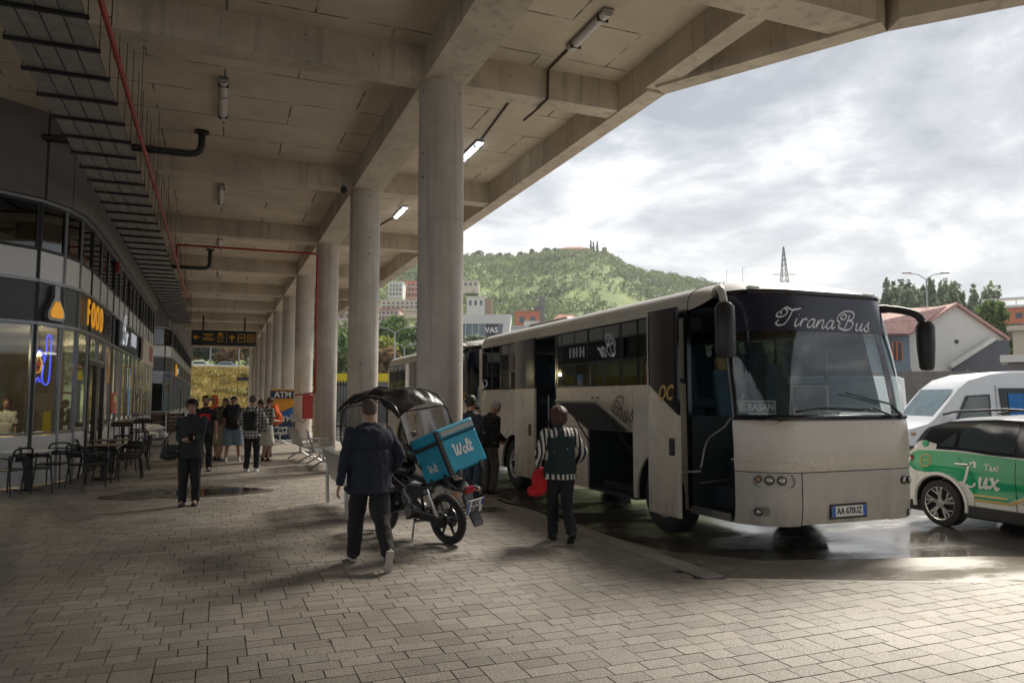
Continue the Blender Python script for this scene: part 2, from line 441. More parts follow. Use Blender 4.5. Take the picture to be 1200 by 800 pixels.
M_PAVE = mat('paving_stone', (0.215, 0.188, 0.160), 0.56, var=0.0, col2=(0.33, 0.297, 0.258), vscale=0.55, bump=0.5, bscale=55, island=0.17, rvar=0.14, detail=9, spec=0.45)
def speckle(m, scale=70, amt=0.35):
    t = m.node_tree; b = t.nodes['Principled BSDF']; src = b.inputs['Base Color'].links[0].from_socket
    tcn = t.nodes.new('ShaderNodeTexCoord'); n = t.nodes.new('ShaderNodeTexNoise'); n.inputs['Scale'].default_value = scale; n.inputs['Detail'].default_value = 3
    t.links.new(tcn.outputs['Object'], n.inputs['Vector'])
    r = t.nodes.new('ShaderNodeMapRange'); r.inputs['From Min'].default_value = 0.3; r.inputs['From Max'].default_value = 0.7
    r.inputs['To Min'].default_value = 1 - amt; r.inputs['To Max'].default_value = 1 + amt; t.links.new(n.outputs['Fac'], r.inputs['Value'])
    v = t.nodes.new('ShaderNodeVectorMath'); v.operation = 'SCALE'; t.links.new(src, v.inputs[0]); t.links.new(r.outputs[0], v.inputs['Scale'])
    t.links.new(v.outputs[0], b.inputs['Base Color'])
speckle(M_PAVE, 60, 0.3)
add_pits(M_PAVE, 1.7, 0.05, (0.07, 0.06, 0.05, 1))
M_GROUT = mat('paving_joint', (0.045, 0.04, 0.035), 0.95, var=0.3)
M_KERB = mat('kerb_stone', (0.30, 0.275, 0.245), 0.6, var=0.2, vscale=2, bump=0.3, bscale=40, rvar=0.1)
speckle(M_KERB, 60, 0.2)

# ---- ground sheet: wet asphalt lot, reaching the horizon
M_ROAD = mat('wet_asphalt', (0.075, 0.07, 0.065), 0.30, var=0.0, col2=(0.17, 0.155, 0.135), vscale=0.33, bump=0.0, rvar=0.0, detail=9, spec=0.6)
def wet(m, scale, dry, wetr, lo=0.42, hi=0.58, bump=0.35, bs=26):
    t = m.node_tree; b = t.nodes['Principled BSDF']
    tcn = t.nodes.new('ShaderNodeTexCoord'); mp = t.nodes.new('ShaderNodeMapping'); mp.inputs['Scale'].default_value = (0.55, 1.3, 1); t.links.new(tcn.outputs['Object'], mp.inputs[0])
    n = t.nodes.new('ShaderNodeTexNoise'); n.inputs['Scale'].default_value = scale; n.inputs['Detail'].default_value = 7; n.inputs['Roughness'].default_value = 0.6
    t.links.new(mp.outputs[0], n.inputs['Vector'])
    r = t.nodes.new('ShaderNodeMapRange'); r.inputs['From Min'].default_value = lo; r.inputs['From Max'].default_value = hi
    r.inputs['To Min'].default_value = wetr; r.inputs['To Max'].default_value = dry; t.links.new(n.outputs['Fac'], r.inputs['Value'])
    t.links.new(r.outputs[0], b.inputs['Roughness'])
    bn = t.nodes.new('ShaderNodeTexNoise'); bn.inputs['Scale'].default_value = bs; bn.inputs['Detail'].default_value = 5; t.links.new(tcn.outputs['Object'], bn.inputs['Vector'])
    r2 = t.nodes.new('ShaderNodeMapRange'); r2.inputs['From Min'].default_value = lo; r2.inputs['From Max'].default_value = hi
    r2.inputs['To Min'].default_value = 0.04; r2.inputs['To Max'].default_value = bump; t.links.new(n.outputs['Fac'], r2.inputs['Value'])
    bu = t.nodes.new('ShaderNodeBump'); bu.inputs['Distance'].default_value = 0.015; t.links.new(bn.outputs['Fac'], bu.inputs['Height']); t.links.new(r2.outputs[0], bu.inputs['Strength'])
    t.links.new(bu.outputs[0], b.inputs['Normal'])
wet(M_ROAD, 0.7, 0.38, 0.05, 0.47, 0.66)
mb = MB(); mb.grid(lambda u, v: (-900 + 1800 * u, -60 + 1300 * v, -0.12), 4, 4)
struct(mb.build('ground', M_ROAD))
# lighter worn concrete apron beside the kerb line
M_APR = mat('apron_concrete', (0.20, 0.175, 0.145), 0.4, var=0.0, col2=(0.33, 0.295, 0.25), vscale=0.8, detail=9, spec=0.5)
wet(M_APR, 0.9, 0.5, 0.14, 0.40, 0.56)
EDGE = [(4.55, 5.95), (5.62, 5.43), (7.05, 4.80), (12.0, 2.62), (20.0, -0.9)]
mb = MB()
ap = [(4.56, 5.96), (5.62, 5.44), (7.05, 4.81), (12.0, 2.63), (20, -0.88), (20, 1.2), (12.6, 4.2), (10.2, 5.3), (8.3, 6.15), (6.9, 6.55), (5.8, 6.9), (5.1, 7.7), (4.85, 9.2), (4.62, 10.2)]
mb.add([(x, y, -0.116) for x, y in ap], [tuple(range(len(ap)))])
struct(mb.build('apron_pavement', M_APR))

# ---- platform paving: staggered blocks of mixed sizes laid in rows across the platform
def clip(poly, a, b):
    """keep the part of poly on the left of line a->b"""
    res = []; n = len(poly)
    def side(p): return (b[0] - a[0]) * (p[1] - a[1]) - (b[1] - a[1]) * (p[0] - a[0])
    for i in range(n):
        p, q = poly[i], poly[(i + 1) % n]; sp, sq = side(p), side(q)
        if sp >= 0: res.append(p)
        if sp * sq < 0:
            t = sp / (sp - sq); res.append((p[0] + (q[0] - p[0]) * t, p[1] + (q[1] - p[1]) * t))
    return res
rng = random.Random(11)
mb = MB(); bs = MB()
CX, RH = 0.062, 0.152
X0, X1, Y0, Y1 = -9.0, 20.0, -0.4, 84.0
ncx = int((X1 - X0) / CX); nry = int((Y1 - Y0) / RH)
nxt = [[False] * (ncx + 6) for _ in range(2)]
G = 0.0038
for r in range(nry):
    y = Y0 + r * RH; occ = nxt[0]; nxt = [nxt[1], [False] * (ncx + 6)]
    far_row = y > 36
    i = rng.randint(0, 2)
    while i < ncx:
        if occ[i]: i += 1; continue
        wd = rng.choice([3, 4, 4, 3, 3, 4, 4, 5]); 
        if far_row: wd *= 2
        k = 0
        while k < wd and i + k < ncx and not occ[i + k]: k += 1
        wd = k; hgt = 2 if (rng.random() < 0.05 and wd >= 3) else 1
        xa, xb = X0 + i * CX, X0 + (i + wd) * CX
        ya, yb = y, y + hgt * RH
        if hgt == 2:
            for q in range(wd): nxt[0][i + q] = True
        i += wd
        ok = (xb < 4.4 and xa > -3.4) or (y < 17 and xb < 4.4) or (y < 6.3)
        if not ok and not (xa < 4.4 < xb): continue
        if y > 17 and xa < -3.4: continue
        if y > 6.3 and xa > 4.36: continue
        g = G + rng.uniform(-0.0015, 0.0015)
        poly = [(xa + g, ya + g), (xb - g, ya + g), (xb - g, yb - g), (xa + g, yb - g)]
        if y >= 5.2 and xb > 4.36 and xa < 4.6 and y > 5.9:
            poly = clip(poly, (4.37, 0), (4.37, 100))
        if xb > 4.4 and y < 6.4:
            for a, b in zip(EDGE[:-1], EDGE[1:]):
                if xb > a[0] - 0.5 and xa < b[0] + 0.5: poly = clip(poly, (b[0] - 0.0, b[1] - 0.05), (a[0], a[1] - 0.05))
                if len(poly) < 3: break
        if len(poly) < 3: continue
        # the far camera corners need no blocks
        n = len(poly); zt = rng.uniform(-0.0014, 0.0014); tx = rng.uniform(-0.004, 0.004); ty = rng.uniform(-0.006, 0.006)
        cx_, cy_ = (xa + xb) / 2, (ya + yb) / 2
        top = [(p[0], p[1], zt + (p[0] - cx_) * tx + (p[1] - cy_) * ty) for p in poly]; bot = [(p[0], p[1], -0.012) for p in poly]
        mb.add(top + bot, [tuple(range(n))] + [(j, n + j, n + (j + 1) % n, (j + 1) % n) for j in range(n)])
struct(mb.build('platform_paving', M_PAVE))
mb = MB()
bp = [(-9, -6), (20, -6), (20, -0.95)] + [(x, y - 0.05) for x, y in reversed(EDGE[:-1])] + [(4.4, 6.0), (4.4, 84), (-9, 84)]
mb.add([(x, y, -0.008) for x, y in bp], [tuple(range(len(bp)))])
struct(mb.build('platform_base', M_GROUT))
# kerb stones, one after another along the platform edge, and a thin edge strip on the slanted side
mb = MB(); y = 6.05
while y < 82:
    ln = 0.98; mb.box(4.385, 4.63, y + 0.006, y + ln, -0.2, rng.uniform(0.0, 0.004)); y += 1.0
for a, b in zip(EDGE[:-1], EDGE[1:]):
    a3, b3 = Vector((a[0], a[1], -0.06)), Vector((b[0], b[1], -0.06)); mb.bar(a3, b3, 0.07, 0.116, mi=0)
struct(mb.build('kerb_edge', M_KERB, bevel=0.006))

# ---- puddle and damp stain on the platform
def blob_poly(cx, cy, rx, ry, n, seed, z, amp=0.22):
    r_ = random.Random(seed); ph = [r_.uniform(0, 6.28) for _ in range(5)]; vs = []
    for i in range(n):
        t = 2 * math.pi * i / n
        k = 1 + amp * (math.sin(2 * t + ph[0]) * 0.5 + math.sin(3 * t + ph[1]) * 0.4 + math.sin(5 * t + ph[2]) * 0.25 + math.sin(9 * t + ph[3]) * 0.12)
        vs.append((cx + rx * k * math.cos(t), cy + ry * k * math.sin(t), z))
    return vs
M_PUD = mat('puddle_water', (0.035, 0.03, 0.025), 0.03, var=0.1, spec=0.6)
M_DAMP = mat('damp_stone', (0.10, 0.087, 0.073), 0.3, var=0.25, vscale=3, rvar=0.12)
pc = on_ground(232, 576.5)
mb = MB(); mb.add(blob_poly(pc.x - 0.15, pc.y, 1.25, 0.95, 60, 3, 0.0045), [tuple(range(60))]); struct(mb.build('damp_patch', M_DAMP))
mb = MB(); mb.add(blob_poly(pc.x + 0.25, pc.y - 0.02, 0.72, 0.55, 60, 8, 0.0085), [tuple(range(60))]); struct(mb.build('puddle', M_PUD))
for k, (px, py, rx, ry) in enumerate([(560, 598, 0.5, 0.25)]):
    p = on_ground(px, py, 0 if k == 0 else -0.116)
    mb = MB(); mb.add(blob_poly(p.x, p.y, rx, ry, 40, 20 + k, p.z + 0.0048), [tuple(range(40))]); struct(mb.build('damp_patch', M_DAMP))

# ================================================================== CANOPY
ZB, ZS = 6.90, 7.45      # beam soffit, slab soffit
COLX, COLY0, BAY, NCOL = 3.35, 11.6, 6.85, 11
canopy = thing('station_canopy', 'huge ribbed concrete canopy roof over the whole bus platform', 'canopy', (0, 0, 0))
OUT = [(6.95, 81.5), (6.95, 10.42), (8.66, 7.42), (9.76, 6.22), (13.2, 0.6), (13.6, -40)]  # stretch behind the camera is unseen, added to fill the windscreen reflection
sl = [(-12, -40)] + list(reversed([(x, y) for x, y in OUT])) + [(-12, 81.5)]
mb = MB(); mb.prism(sl, 0.32, 'xy', ZS); mb.build('roof_slab', M_SLAB, canopy)
mb = MB(); mb.box(COLX - 0.36, COLX + 0.36, -39.9, 81.4, ZB + 0.002, ZS + 0.02); mb.build('girder', M_BEAM, canopy)
for k in range(-1, NCOL + 0):
    y = COLY0 + BAY * k
    if k == -1:
        mb = MB(); mb.box(COLX + 0.36, 8.5, 7.3, 7.85, ZB + 0.03, ZS + 0.02); mb.build('cross_beam', M_BEAM, canopy)
        for yy in (y, y - BAY, y - 2 * BAY): mb = MB(); mb.box(-11.9, COLX - 0.36, yy - 0.22, yy + 0.22, ZB + 0.012, ZS + 0.02); mb.build('cross_beam', M_BEAM, canopy)
        for yy in (y - 7, y - 14): mb = MB(); mb.box(COLX + 0.36, 13.0, yy - 0.22, yy + 0.22, ZB + 0.012, ZS + 0.02); mb.build('cross_beam', M_BEAM, canopy)
        continue
    mb = MB(); mb.box(-11.9, COLX - 0.36, y - 0.22, y + 0.22, ZB + 0.012, ZS + 0.02)
    mb.build('cross_beam', M_BEAM, canopy)
    mb = MB(); mb.box(COLX + 0.36, 6.6, y - 0.2, y + 0.2, ZB + 0.012, ZS + 0.02)
    mb.build('cross_beam', M_BEAM, canopy)
mb = MB(); mb.box(6.6, 6.952, 10.42, 81.4, ZB - 0.02, ZS + 0.34); mb.build('edge_beam', M_BEAM, canopy)
mb = MB(); mb.box(6.56, 6.90, 7.85, 10.41, ZB + 0.03, ZS + 0.02); mb.build('edge_beam', M_BEAM, canopy)
for a, b in zip(OUT[1:-1], OUT[2:]):
    a, b = Vector((a[0], a[1], 0)), Vector((b[0], b[1], 0)); d = (b - a).normalized(); nn = Vector((d.y, -d.x, 0))
    nn = -nn if nn.x > 0 else nn
    mb = MB()
    q = [a - d * 0.0, b, b + nn * 0.34 + d * 0.2, a + nn * 0.34 + d * 0.16] if a.x > 8 else [a, b, b + nn * 0.34, a + nn * 0.34]
    mb.prism([(p.x, p.y) for p in q], 0.80, 'xy', ZB - 0.016); mb.build('edge_beam', M_BEAM, canopy)
# the concrete fascia drop at the far edge, seen between the columns
mb = MB(); mb.box(6.3, 6.6, 34, 36.4, 5.9, 7.0); 

# columns
col_labels = ['largest round concrete column, rising behind the delivery motorbike roof',
 'round concrete column second nearest, just left of the big front column',
 'round concrete column with the thin red pipe on its left side',
 'round concrete column beside the red hose cabinet, right of the ATM panel',
 'round concrete column directly behind the ATM panel',
 'sixth concrete column of the platform row, left of the ATM column',
 'seventh concrete column of the platform row, above the orange backpack',
 'eighth concrete column of the row, narrow with the distance',
 'ninth concrete column of the row, near the far platform end',
 'tenth concrete column of the row, last but one before the grass bank',
 'last and smallest-looking concrete column next to the grass bank']
ring = [(0.375, 0)]
z = 0.0
while z < ZB - 0.01:
    ring.append((0.375, z)); 
    if abs(z - 4.6) < 0.01 or abs(z - 2.3) < 0.01: ring += [(0.375, z + 0.005), (0.368, z + 0.012), (0.375, z + 0.019)]
    z += 1.15
ring.append((0.375, ZB + 0.001))
cm = MB(); cm.lathe(ring[1:], seg=40)
colo = cm.build('concrete_column', M_CONC, smooth=True)
for k in range(NCOL):
    c = colo if k == 0 else colo.copy()
    if k: COL.objects.link(c)
    c.location = (COLX, COLY0 + BAY * k, 0); c.rotation_euler = (0, 0, k * 1.3)
    tag(c, col_labels[k], 'column', 'concrete columns along the platform')

# ================================================================== SHOP FRONTS
M_ALU = mat('grey_aluminium', (0.30, 0.31, 0.32), 0.38, 0.6, var=0.05)
M_ALUD = mat('dark_frame', (0.025, 0.026, 0.028), 0.4, 0.3, var=0.1)
M_WHITEP = mat('white_panel', (0.78, 0.78, 0.76), 0.25, 0.0, var=0.05, vscale=1)
M_DARKP = mat('charcoal_panel', (0.045, 0.046, 0.048), 0.35, 0.0, var=0.1)
M_BULK = mat('grey_render', (0.17, 0.16, 0.155), 0.8, var=0.12, vscale=1.2, bump=0.1)
M_GLS = glass('shop_glass', (0.76, 0.83, 0.83), 0.72, 0.01)
M_GLU = glass('upper_glass', (0.55, 0.6, 0.6), 0.4, 0.02)
ZL = dict(base=1.01, glass=3.21, sign=4.06, white=4.66, up=5.63)
def facade(root, plan, doors=(), whites=()):
    """plan: list of (x,y) mullion points seen from the platform, left to right"""
    n = len(plan)
    for i in range(n - 1):
        a, b = Vector((plan[i][0], plan[i][1], 0)), Vector((plan[i + 1][0], plan[i + 1][1], 0))
        d = (b - a).normalized(); nn = Vector((d.y, -d.x, 0)); L_ = (b - a).length
        def panel(name, z0, z1, m, off=0.0, th=0.03, par=root, inset=0.0):
            q = MB(); q.obox((a + b) / 2 + nn * off + Vector((0, 0, (z0 + z1) / 2)), d * (L_ / 2 - inset), nn * th / 2, Vector((0, 0, (z1 - z0) / 2)))
            return q.build(name, m, par)
        def window(name, z0, z1, gm, m=M_ALU):
            q = MB(); hw_ = L_ / 2 - 0.032; c_ = (a + b) / 2; vs = []
            for t_ in (-0.03, 0.03):
                for x_, z_ in ((-hw_, z0), (hw_, z0), (hw_, z1), (-hw_, z1), (-hw_ + 0.03, z0 + 0.05), (hw_ - 0.03, z0 + 0.05), (hw_ - 0.03, z1 - 0.05), (-hw_ + 0.03, z1 - 0.05)): vs.append(c_ + d * x_ + nn * t_ + Vector((0, 0, z_)))
            fs = []
            for i_ in range(4):
                j_ = (i_ + 1) % 4; fs += [(i_, j_, 4 + j_, 4 + i_), (8 + i_, 12 + i_, 12 + j_, 8 + j_), (i_, 8 + i_, 8 + j_, j_), (4 + i_, 4 + j_, 12 + j_, 12 + i_)]
            q.add(vs, fs); f = q.build(name, m, root)
            panel('pane', z0 + 0.051, z1 - 0.051, gm, 0.0, 0.012, f, 0.063)
            return f
        if i in doors:
            # glazed door set in a dark portal
            dr = MB(); 
            for s_ in (-1, 1): dr.obox((a + b) / 2 + d * s_ * (L_ / 2 - 0.09) + Vector((0, 0, 1.3)), d * 0.055, nn * 0.05, Vector((0, 0, 1.3)))
            dr.obox((a + b) / 2 + Vector((0, 0, 2.56)), d * (L_ / 2 - 0.15), nn * 0.05, Vector((0, 0, 0.05)))
            dr.obox((a + b) / 2 + Vector((0, 0, 0.06)), d * (L_ / 2 - 0.15), nn * 0.04, Vector((0, 0, 0.05)))
            do = dr.build('door', M_ALUD, root)
            panel('pane', 0.12, 2.5, M_GLS, 0.0, 0.012, do, 0.16)
            hb = MB(); hb.tube([(a + b) / 2 + d * (L_ / 2 - 0.2) + nn * 0.08 + Vector((0, 0, z_)) for z_ in (0.9, 1.5)], 0.015); hb.build('handle', M_ALU, do)
            window('window', 2.62, ZL['glass'], M_GLS, M_ALU)
        else:
            panel('base_panel', 0.02, ZL['base'] - 0.02, M_WHITEP if i not in whites else M_ALUD)
            window('window', ZL['base'], ZL['glass'], M_GLS)
        panel('sign_band', ZL['glass'] + 0.03, ZL['sign'] - 0.03, M_DARKP)
        panel('spandrel_panel', ZL['sign'] + 0.03, ZL['white'] - 0.0, M_WHITEP)
        window('upper_window', ZL['white'] + 0.01, ZL['up'], M_GLU, M_ALUD)
        # rails
        for z_ in (ZL['glass'], ZL['sign'], ZL['up'] + 0.03):
            q = MB(); q.obox((a + b) / 2 + nn * 0.02 + Vector((0, 0, z_)), d * (L_ / 2 + 0.01), nn * 0.045, Vector((0, 0, 0.03))); q.build('rail', M_ALU, root)
        panel('bulkhead', ZL['up'] + 0.07, ZS + 0.02, M_BULK, 0.06, 0.16)
    for i, p in enumerate(plan):
        q = MB(); q.box(p[0] - 0.03, p[0] + 0.045, p[1] - 0.03, p[1] + 0.03, 0.0, ZL['up'] + 0.03)
        q.build('mullion', M_ALUD if i % 3 == 1 else M_ALU, root)
near = thing('shop_building', 'near grey glass shop building with rounded corner and FOOD sign', 'building', (0, 0, 0))
plan = [(-8.9, 15.4), (-7.1, 15.5), (-5.4, 15.93), (-4.26, 16.33), (-3.39, 17.02), (-3.05, 17.66), (-2.87, 18.36), (-2.81, 19.5)]
y = 20.7
while y < 37.4: plan.append((-2.79, y)); y += 1.28
facade(near, plan, doors=(7, 8), whites=())
# end wall and inner shell
mb = MB(); mb.box(-9, -2.8, plan[-1][1] + 0.04, plan[-1][1] + 0.2, 0, ZS - 0.01); mb.build('end_wall', M_BULK, near)
M_INW = mat('shop_inner_wall', (0.16, 0.145, 0.13), 0.7, var=0.2)
mb = MB(); mb.box(-9.3, -9.1, 15.6, 37.3, 0, ZS - 0.01); mb.box(-9.1, -2.95, 27.0, 27.12, 0.02, 3.2); mb.build('inner_wall', M_INW, near)
mb = MB(); mb.prism([(-9.1, 15.8), (-5.5, 16.2), (-3.6, 17.4), (-3.1, 18.8), (-3.0, 37.3), (-9.1, 37.3)], 0.2, 'xy', 3.6); mb.build('upper_floor', M_INW, near)
farb = thing('shop_building', 'far grey glass shop building beyond the gap, behind the standing group', 'building', (0, 0, 0))
plan2 = [(-7.6, 44.2), (-6.2, 44.2), (-4.8, 44.25), (-3.5, 44.5), (-2.75, 45.1), (-2.48, 46.2)]
y = 47.6
while y < 80: plan2.append((-2.46, y)); y += 1.6
facade(farb, plan2, doors=(12,), whites=(0, 1, 2, 3, 4))
mb = MB(); mb.box(-9.3, -9.1, 44.5, 80, 0, ZS - 0.01); mb.box(-9, -2.46, 80.0, 80.2, 0, ZS - 0.01); mb.build('inner_wall', M_INW, farb)
# brick coloured low planter wall in the gap
M_BRN = mat('brown_timber', (0.10, 0.045, 0.028), 0.7, var=0.3, vscale=6)
pl = thing('timber_planter', 'low brown slatted timber box in front of the far shop corner', 'planter', (-2.55, 43.4, 0))
mb = MB()
for k in range(5): mb.box(-0.95, 0.95, -0.28, 0.28, 0.04 + k * 0.19, 0.20 + k * 0.19)
mb.build('slats', M_BRN, pl)
mb = MB(); [mb.box(x - 0.05, x + 0.05, -0.31, 0.31, 0, 1.02) for x in (-0.93, 0, 0.93)]; mb.build('frame', M_ALUD, pl)

# ---- signs on the shops
M_YEL = mat('yellow_letter', (0.85, 0.40, 0.03), 0.4, var=0.05, emit=(1.0, 0.42, 0.02), emis=0.22)
M_GREYL = mat('grey_letter', (0.10, 0.105, 0.10), 0.4, var=0.05)
M_WHL = mat('white_letter', (0.8, 0.8, 0.8), 0.4, var=0.03, emit=(0.85, 0.92, 1.0), emis=0.15)
sg = thing('shop_sign', 'yellow FOOD letters on the charcoal shop band', 'sign', (-2.74, 18.75, 3.63))
mb = MB(); [mb.text(c_, 0.82, wallM((0.0, 0, 0), (0, 1, 0)) @ Matrix.Translation((0.2 + 0.66 * i_, 0, 0)), 0.012, sx=0.78, bold=0.012) for i_, c_ in enumerate('FOOD')]; mb.build('lettering', M_YEL, sg)
mb = MB(); mb.text('LAB', 0.7, wallM((0.0, 0, 0), (0, 1, 0)) @ Matrix.Translation((3.15, 0, 0)), 0.04); mb.build('lettering', M_GREYL, sg)
# flask emblem on the curve
fx = Vector((-3.19, 17.36, 3.63)); fr = Vector((0.34, 0.64, 0)).normalized()
fl = thing('flask_sign', 'orange filled flask emblem on the rounded shop corner', 'sign', tuple(fx))
FM = wallM((0.07, 0, 0), fr)
prof = [(0.06, 0.34), (0.06, 0.12), (0.20, -0.14), (0.21, -0.24), (0.16, -0.31), (-0.16, -0.31), (-0.21, -0.24), (-0.20, -0.14), (-0.06, 0.12), (-0.06, 0.34)]
def flat(mb_, poly, M, t0, t1, mi=0):
    n = len(poly); vs = [M @ Vector((x, y, t0)) for x, y in poly] + [M @ Vector((x, y, t1)) for x, y in poly]
    mb_.add(vs, [tuple(reversed(range(n))), tuple(range(n, 2 * n))] + [(i, (i + 1) % n, n + (i + 1) % n, n + i) for i in range(n)], mi)
mb = MB(); flat(mb, [(x * 1.16, y * 1.1) for x, y in prof], FM, -0.05, 0.05); mb.build('backing', M_ALU, fl)
mb = MB(); flat(mb, [(0.05, 0.05), (0.17, -0.14), (0.18, -0.24), (0.14, -0.28), (-0.14, -0.28), (-0.18, -0.24), (-0.17, -0.14), (-0.05, 0.05)], FM, 0.052, 0.07); mb.build('fill', M_YEL, fl)
sg = thing('shop_sign', 'white and blue glowing letters on dark navy shop board', 'sign', (-2.7, 24.6, 3.64))
mb = MB(); mb.obox((-0.02, 2.2, 0), (0.03, 0, 0), (0, 2.7, 0), (0, 0, 0.37)); mb.build('board', mat('navy_board', (0.02, 0.022, 0.045), 0.4), sg)
mb = MB(); pen(mb, 'Bar', 0.75, wallM((0.02, 0.15, -0.25), (0, 1, 0)), thick=0.16, thin=0.09, ext=0.03); mb.text('H H I', 0.62, wallM((0.02, 3.4, 0.02), (0, 1, 0)), 0.03); mb.build('lettering', M_WHL, sg)
sg = thing('shop_sign', 'cream shop board with a faded red square at the end', 'sign', (-2.66, 30.9, 3.56))
mb = MB(); mb.obox((0, 2.4, 0), (0.04, 0, 0), (0, 2.4, 0), (0, 0, 0.46)); mb.build('board', mat('cream_board', (0.55, 0.50, 0.42), 0.5, var=0.1), sg)
mb = MB(); mb.obox((0.045, 3.4, 0.02), (0.006, 0, 0), (0, 0.8, 0), (0, 0, 0.30)); mb.build('red_square', mat('faded_red', (0.33, 0.10, 0.08), 0.6, var=0.35, vscale=5), sg)
sg = thing('shop_sign', 'small orange round sign on the far shop band', 'sign', (-2.42, 50.5, 3.5))
mb = MB(); mb.lathe([(0.0, 0.0), (0.38, 0.0), (0.38, 0.06), (0, 0.07)], ax='x', seg=24); mb.build('disc', M_YEL, sg)
mb = MB(); mb.text('CAFE', 0.5, wallM((0.03, 1.9, 0), (0, 1, 0)), 0.02); mb.build('lettering', M_WHL, sg)
sg = thing('wall_emblem', 'two white ring shaped marks on the far shop corner glass', 'sign', (-3.9, 44.3, 2.72))
mb = MB()
for cx_, rr in ((-0.35, 0.24), (0.35, 0.2)):
    mb.tube([(cx_ + rr * math.cos(t * 0.5236), -0.05, rr * math.sin(t * 0.5236)) for t in range(13)], 0.045, 6)
mb.build('rings', M_WHL, sg)

# neon pizza slice in the curved window
M_NEB = mat('neon_blue', (0.1, 0.1, 0.9), 0.4, emit=(0.10, 0.12, 1.0), emis=1.6)
M_NEY = mat('neon_amber', (0.9, 0.5, 0.1), 0.4, emit=(1.0, 0.45, 0.08), emis=1.0)
M_NER = mat('neon_red', (0.5, 0.08, 0.08), 0.4, emit=(1.0, 0.1, 0.06), emis=0.7)
npos = at(49, 430, 15.25); nr = Vector((0.42, 0.9, 0)).normalized()
ne = thing('neon_sign', 'blue neon pizza slice sign glowing in the rounded shop window', 'neon sign', tuple(npos))
NM = wallM((0, 0, 0), nr) @ Matrix.Scale(0.82, 4)
def ntube(pts, r, m, nm):
    q = MB(); q.tube([NM @ Vector((p[0], p[1], 0.0)) for p in pts], r, 6); q.build(nm, m, ne)
ntube(spline([(-0.42, -0.22), (-0.30, 0.15), (-0.14, 0.42), (0.02, 0.30), (0.08, 0.12)], 5), 0.017, M_NEB, 'blue_tube')
ntube(spline([(0.06, 0.1), (0.14, 0.36), (0.14, 0.76), (0.30, 0.76), (0.30, 0.2), (0.28, -0.32), (0.16, -0.44), (0.02, -0.30), (0.06, 0.06)], 5), 0.017, M_NEB, 'blue_tube')
ntube([(-0.46, -0.3), (-0.30, -0.26), (-0.22, -0.40), (-0.12, -0.26), (-0.04, -0.38)], 0.017, M_NEB, 'blue_tube')
ntube([(-0.38, -0.2), (-0.12, 0.3), (0.0, 0.1), (-0.06, -0.12), (-0.38, -0.2)], 0.013, M_NEY, 'amber_tube')
for cx_, cy_ in ((-0.12, 0.08), (-0.18, -0.08)):
    ntube([(cx_ + 0.045 * math.cos(t), cy_ + 0.045 * math.sin(t)) for t in [k * math.pi / 4 for k in range(9)]], 0.01, M_NER, 'red_tube')

# posters fixed to the outside of the glass
for (y_, z0_, z1_, hw_, c1, c2, nm, lb) in ((22.6, 2.15, 3.05, 0.16, (0.85, 0.35, 0.03), (0.9, 0.8, 0.5), 'orange', 'narrow orange poster high on the glass beside the shop door'),
      (27.9, 1.15, 2.75, 0.22, (0.25, 0.55, 0.85), (0.85, 0.88, 0.9), 'pale_blue', 'tall pale blue poster on the glass before the snack racks'), (24.2, 1.3, 1.9, 0.3, (0.75, 0.08, 0.05), (0.85, 0.75, 0.2), 'red', 'red poster with a yellow field on the glass under the navy shop board')):
    t_ = thing('window_poster', lb, 'poster', (-2.742, y_, z0_), 0)
    mb = MB(); mb.box(0, 0.006, -hw_, hw_, 0, z1_ - z0_); mb.build('sheet', mat('poster_' + nm, c1, 0.5), t_)
    mb = MB(); mb.box(0.0065, 0.009, -hw_ * 0.75, hw_ * 0.75, (z1_ - z0_) * 0.55, (z1_ - z0_) * 0.85); mb.build('picture_field', mat('poster_field_' + nm, c2, 0.5), t_)
# ---- things inside the shops (seen through the glass)
M_CREAMW = mat('cream_plaster', (0.50, 0.42, 0.30), 0.7)
M_LAMPW = mat('warm_lamp', (0.9, 0.7, 0.4), 0.4, emit=(1.0, 0.62, 0.25), emis=6.0)
goods = [mat('goods_red', (0.5, 0.05, 0.03), 0.5), mat('goods_blue', (0.05, 0.16, 0.5), 0.5), mat('goods_white', (0.7, 0.7, 0.66), 0.5),
         mat('goods_yellow', (0.7, 0.42, 0.05), 0.5), mat('goods_green', (0.08, 0.3, 0.1), 0.5), mat('goods_orange', (0.75, 0.22, 0.04), 0.5)]
rack_labels = ['tall display rack of snacks behind the shop glass nearest the door', 'middle display rack of snacks inside the lit shop', 'farthest display rack of goods inside the lit shop',
               'rack of bottles far back behind the neon sign']
for k, (x, y_, rz) in enumerate([(-3.30, 28.6, 1.5), (-3.30, 31.2, 1.52), (-3.30, 34.0, 1.52), (-6.0, 21.6, 0.4)]):
    rk = thing('display_rack', rack_labels[k], 'rack', (x, y_, 0), rz, 'display racks in the shops')
    mb = MB(); mb.box(-1.0, 1.0, 0.18, 0.22, 0.05, 2.3); [mb.box(-1.0, 1.0, -0.2, 0.18, z_, z_ + 0.03) for z_ in (0.15, 0.6, 1.05, 1.5, 1.95)]; mb.build('shelving', M_WHITEP, rk)
    for z_ in (0.18, 0.63, 1.08, 1.53, 1.98):
        xx = -0.95
        while xx < 0.85:
            w_ = rng.uniform(0.1, 0.24); h_ = rng.uniform(0.16, 0.34)
            mb = MB(); mb.box(xx, xx + w_, -0.16, 0.1, z_ + 0.003, z_ + h_); mb.build('packet', rng.choice(goods), rk); xx += w_ + 0.03
lp_labels = ['amber globe lamp hanging inside at the left picture edge', 'warm ceiling lamp in the shop with the snack racks', 'second warm ceiling lamp deeper along the snack shop', 'warm lamp over the counter behind the door']
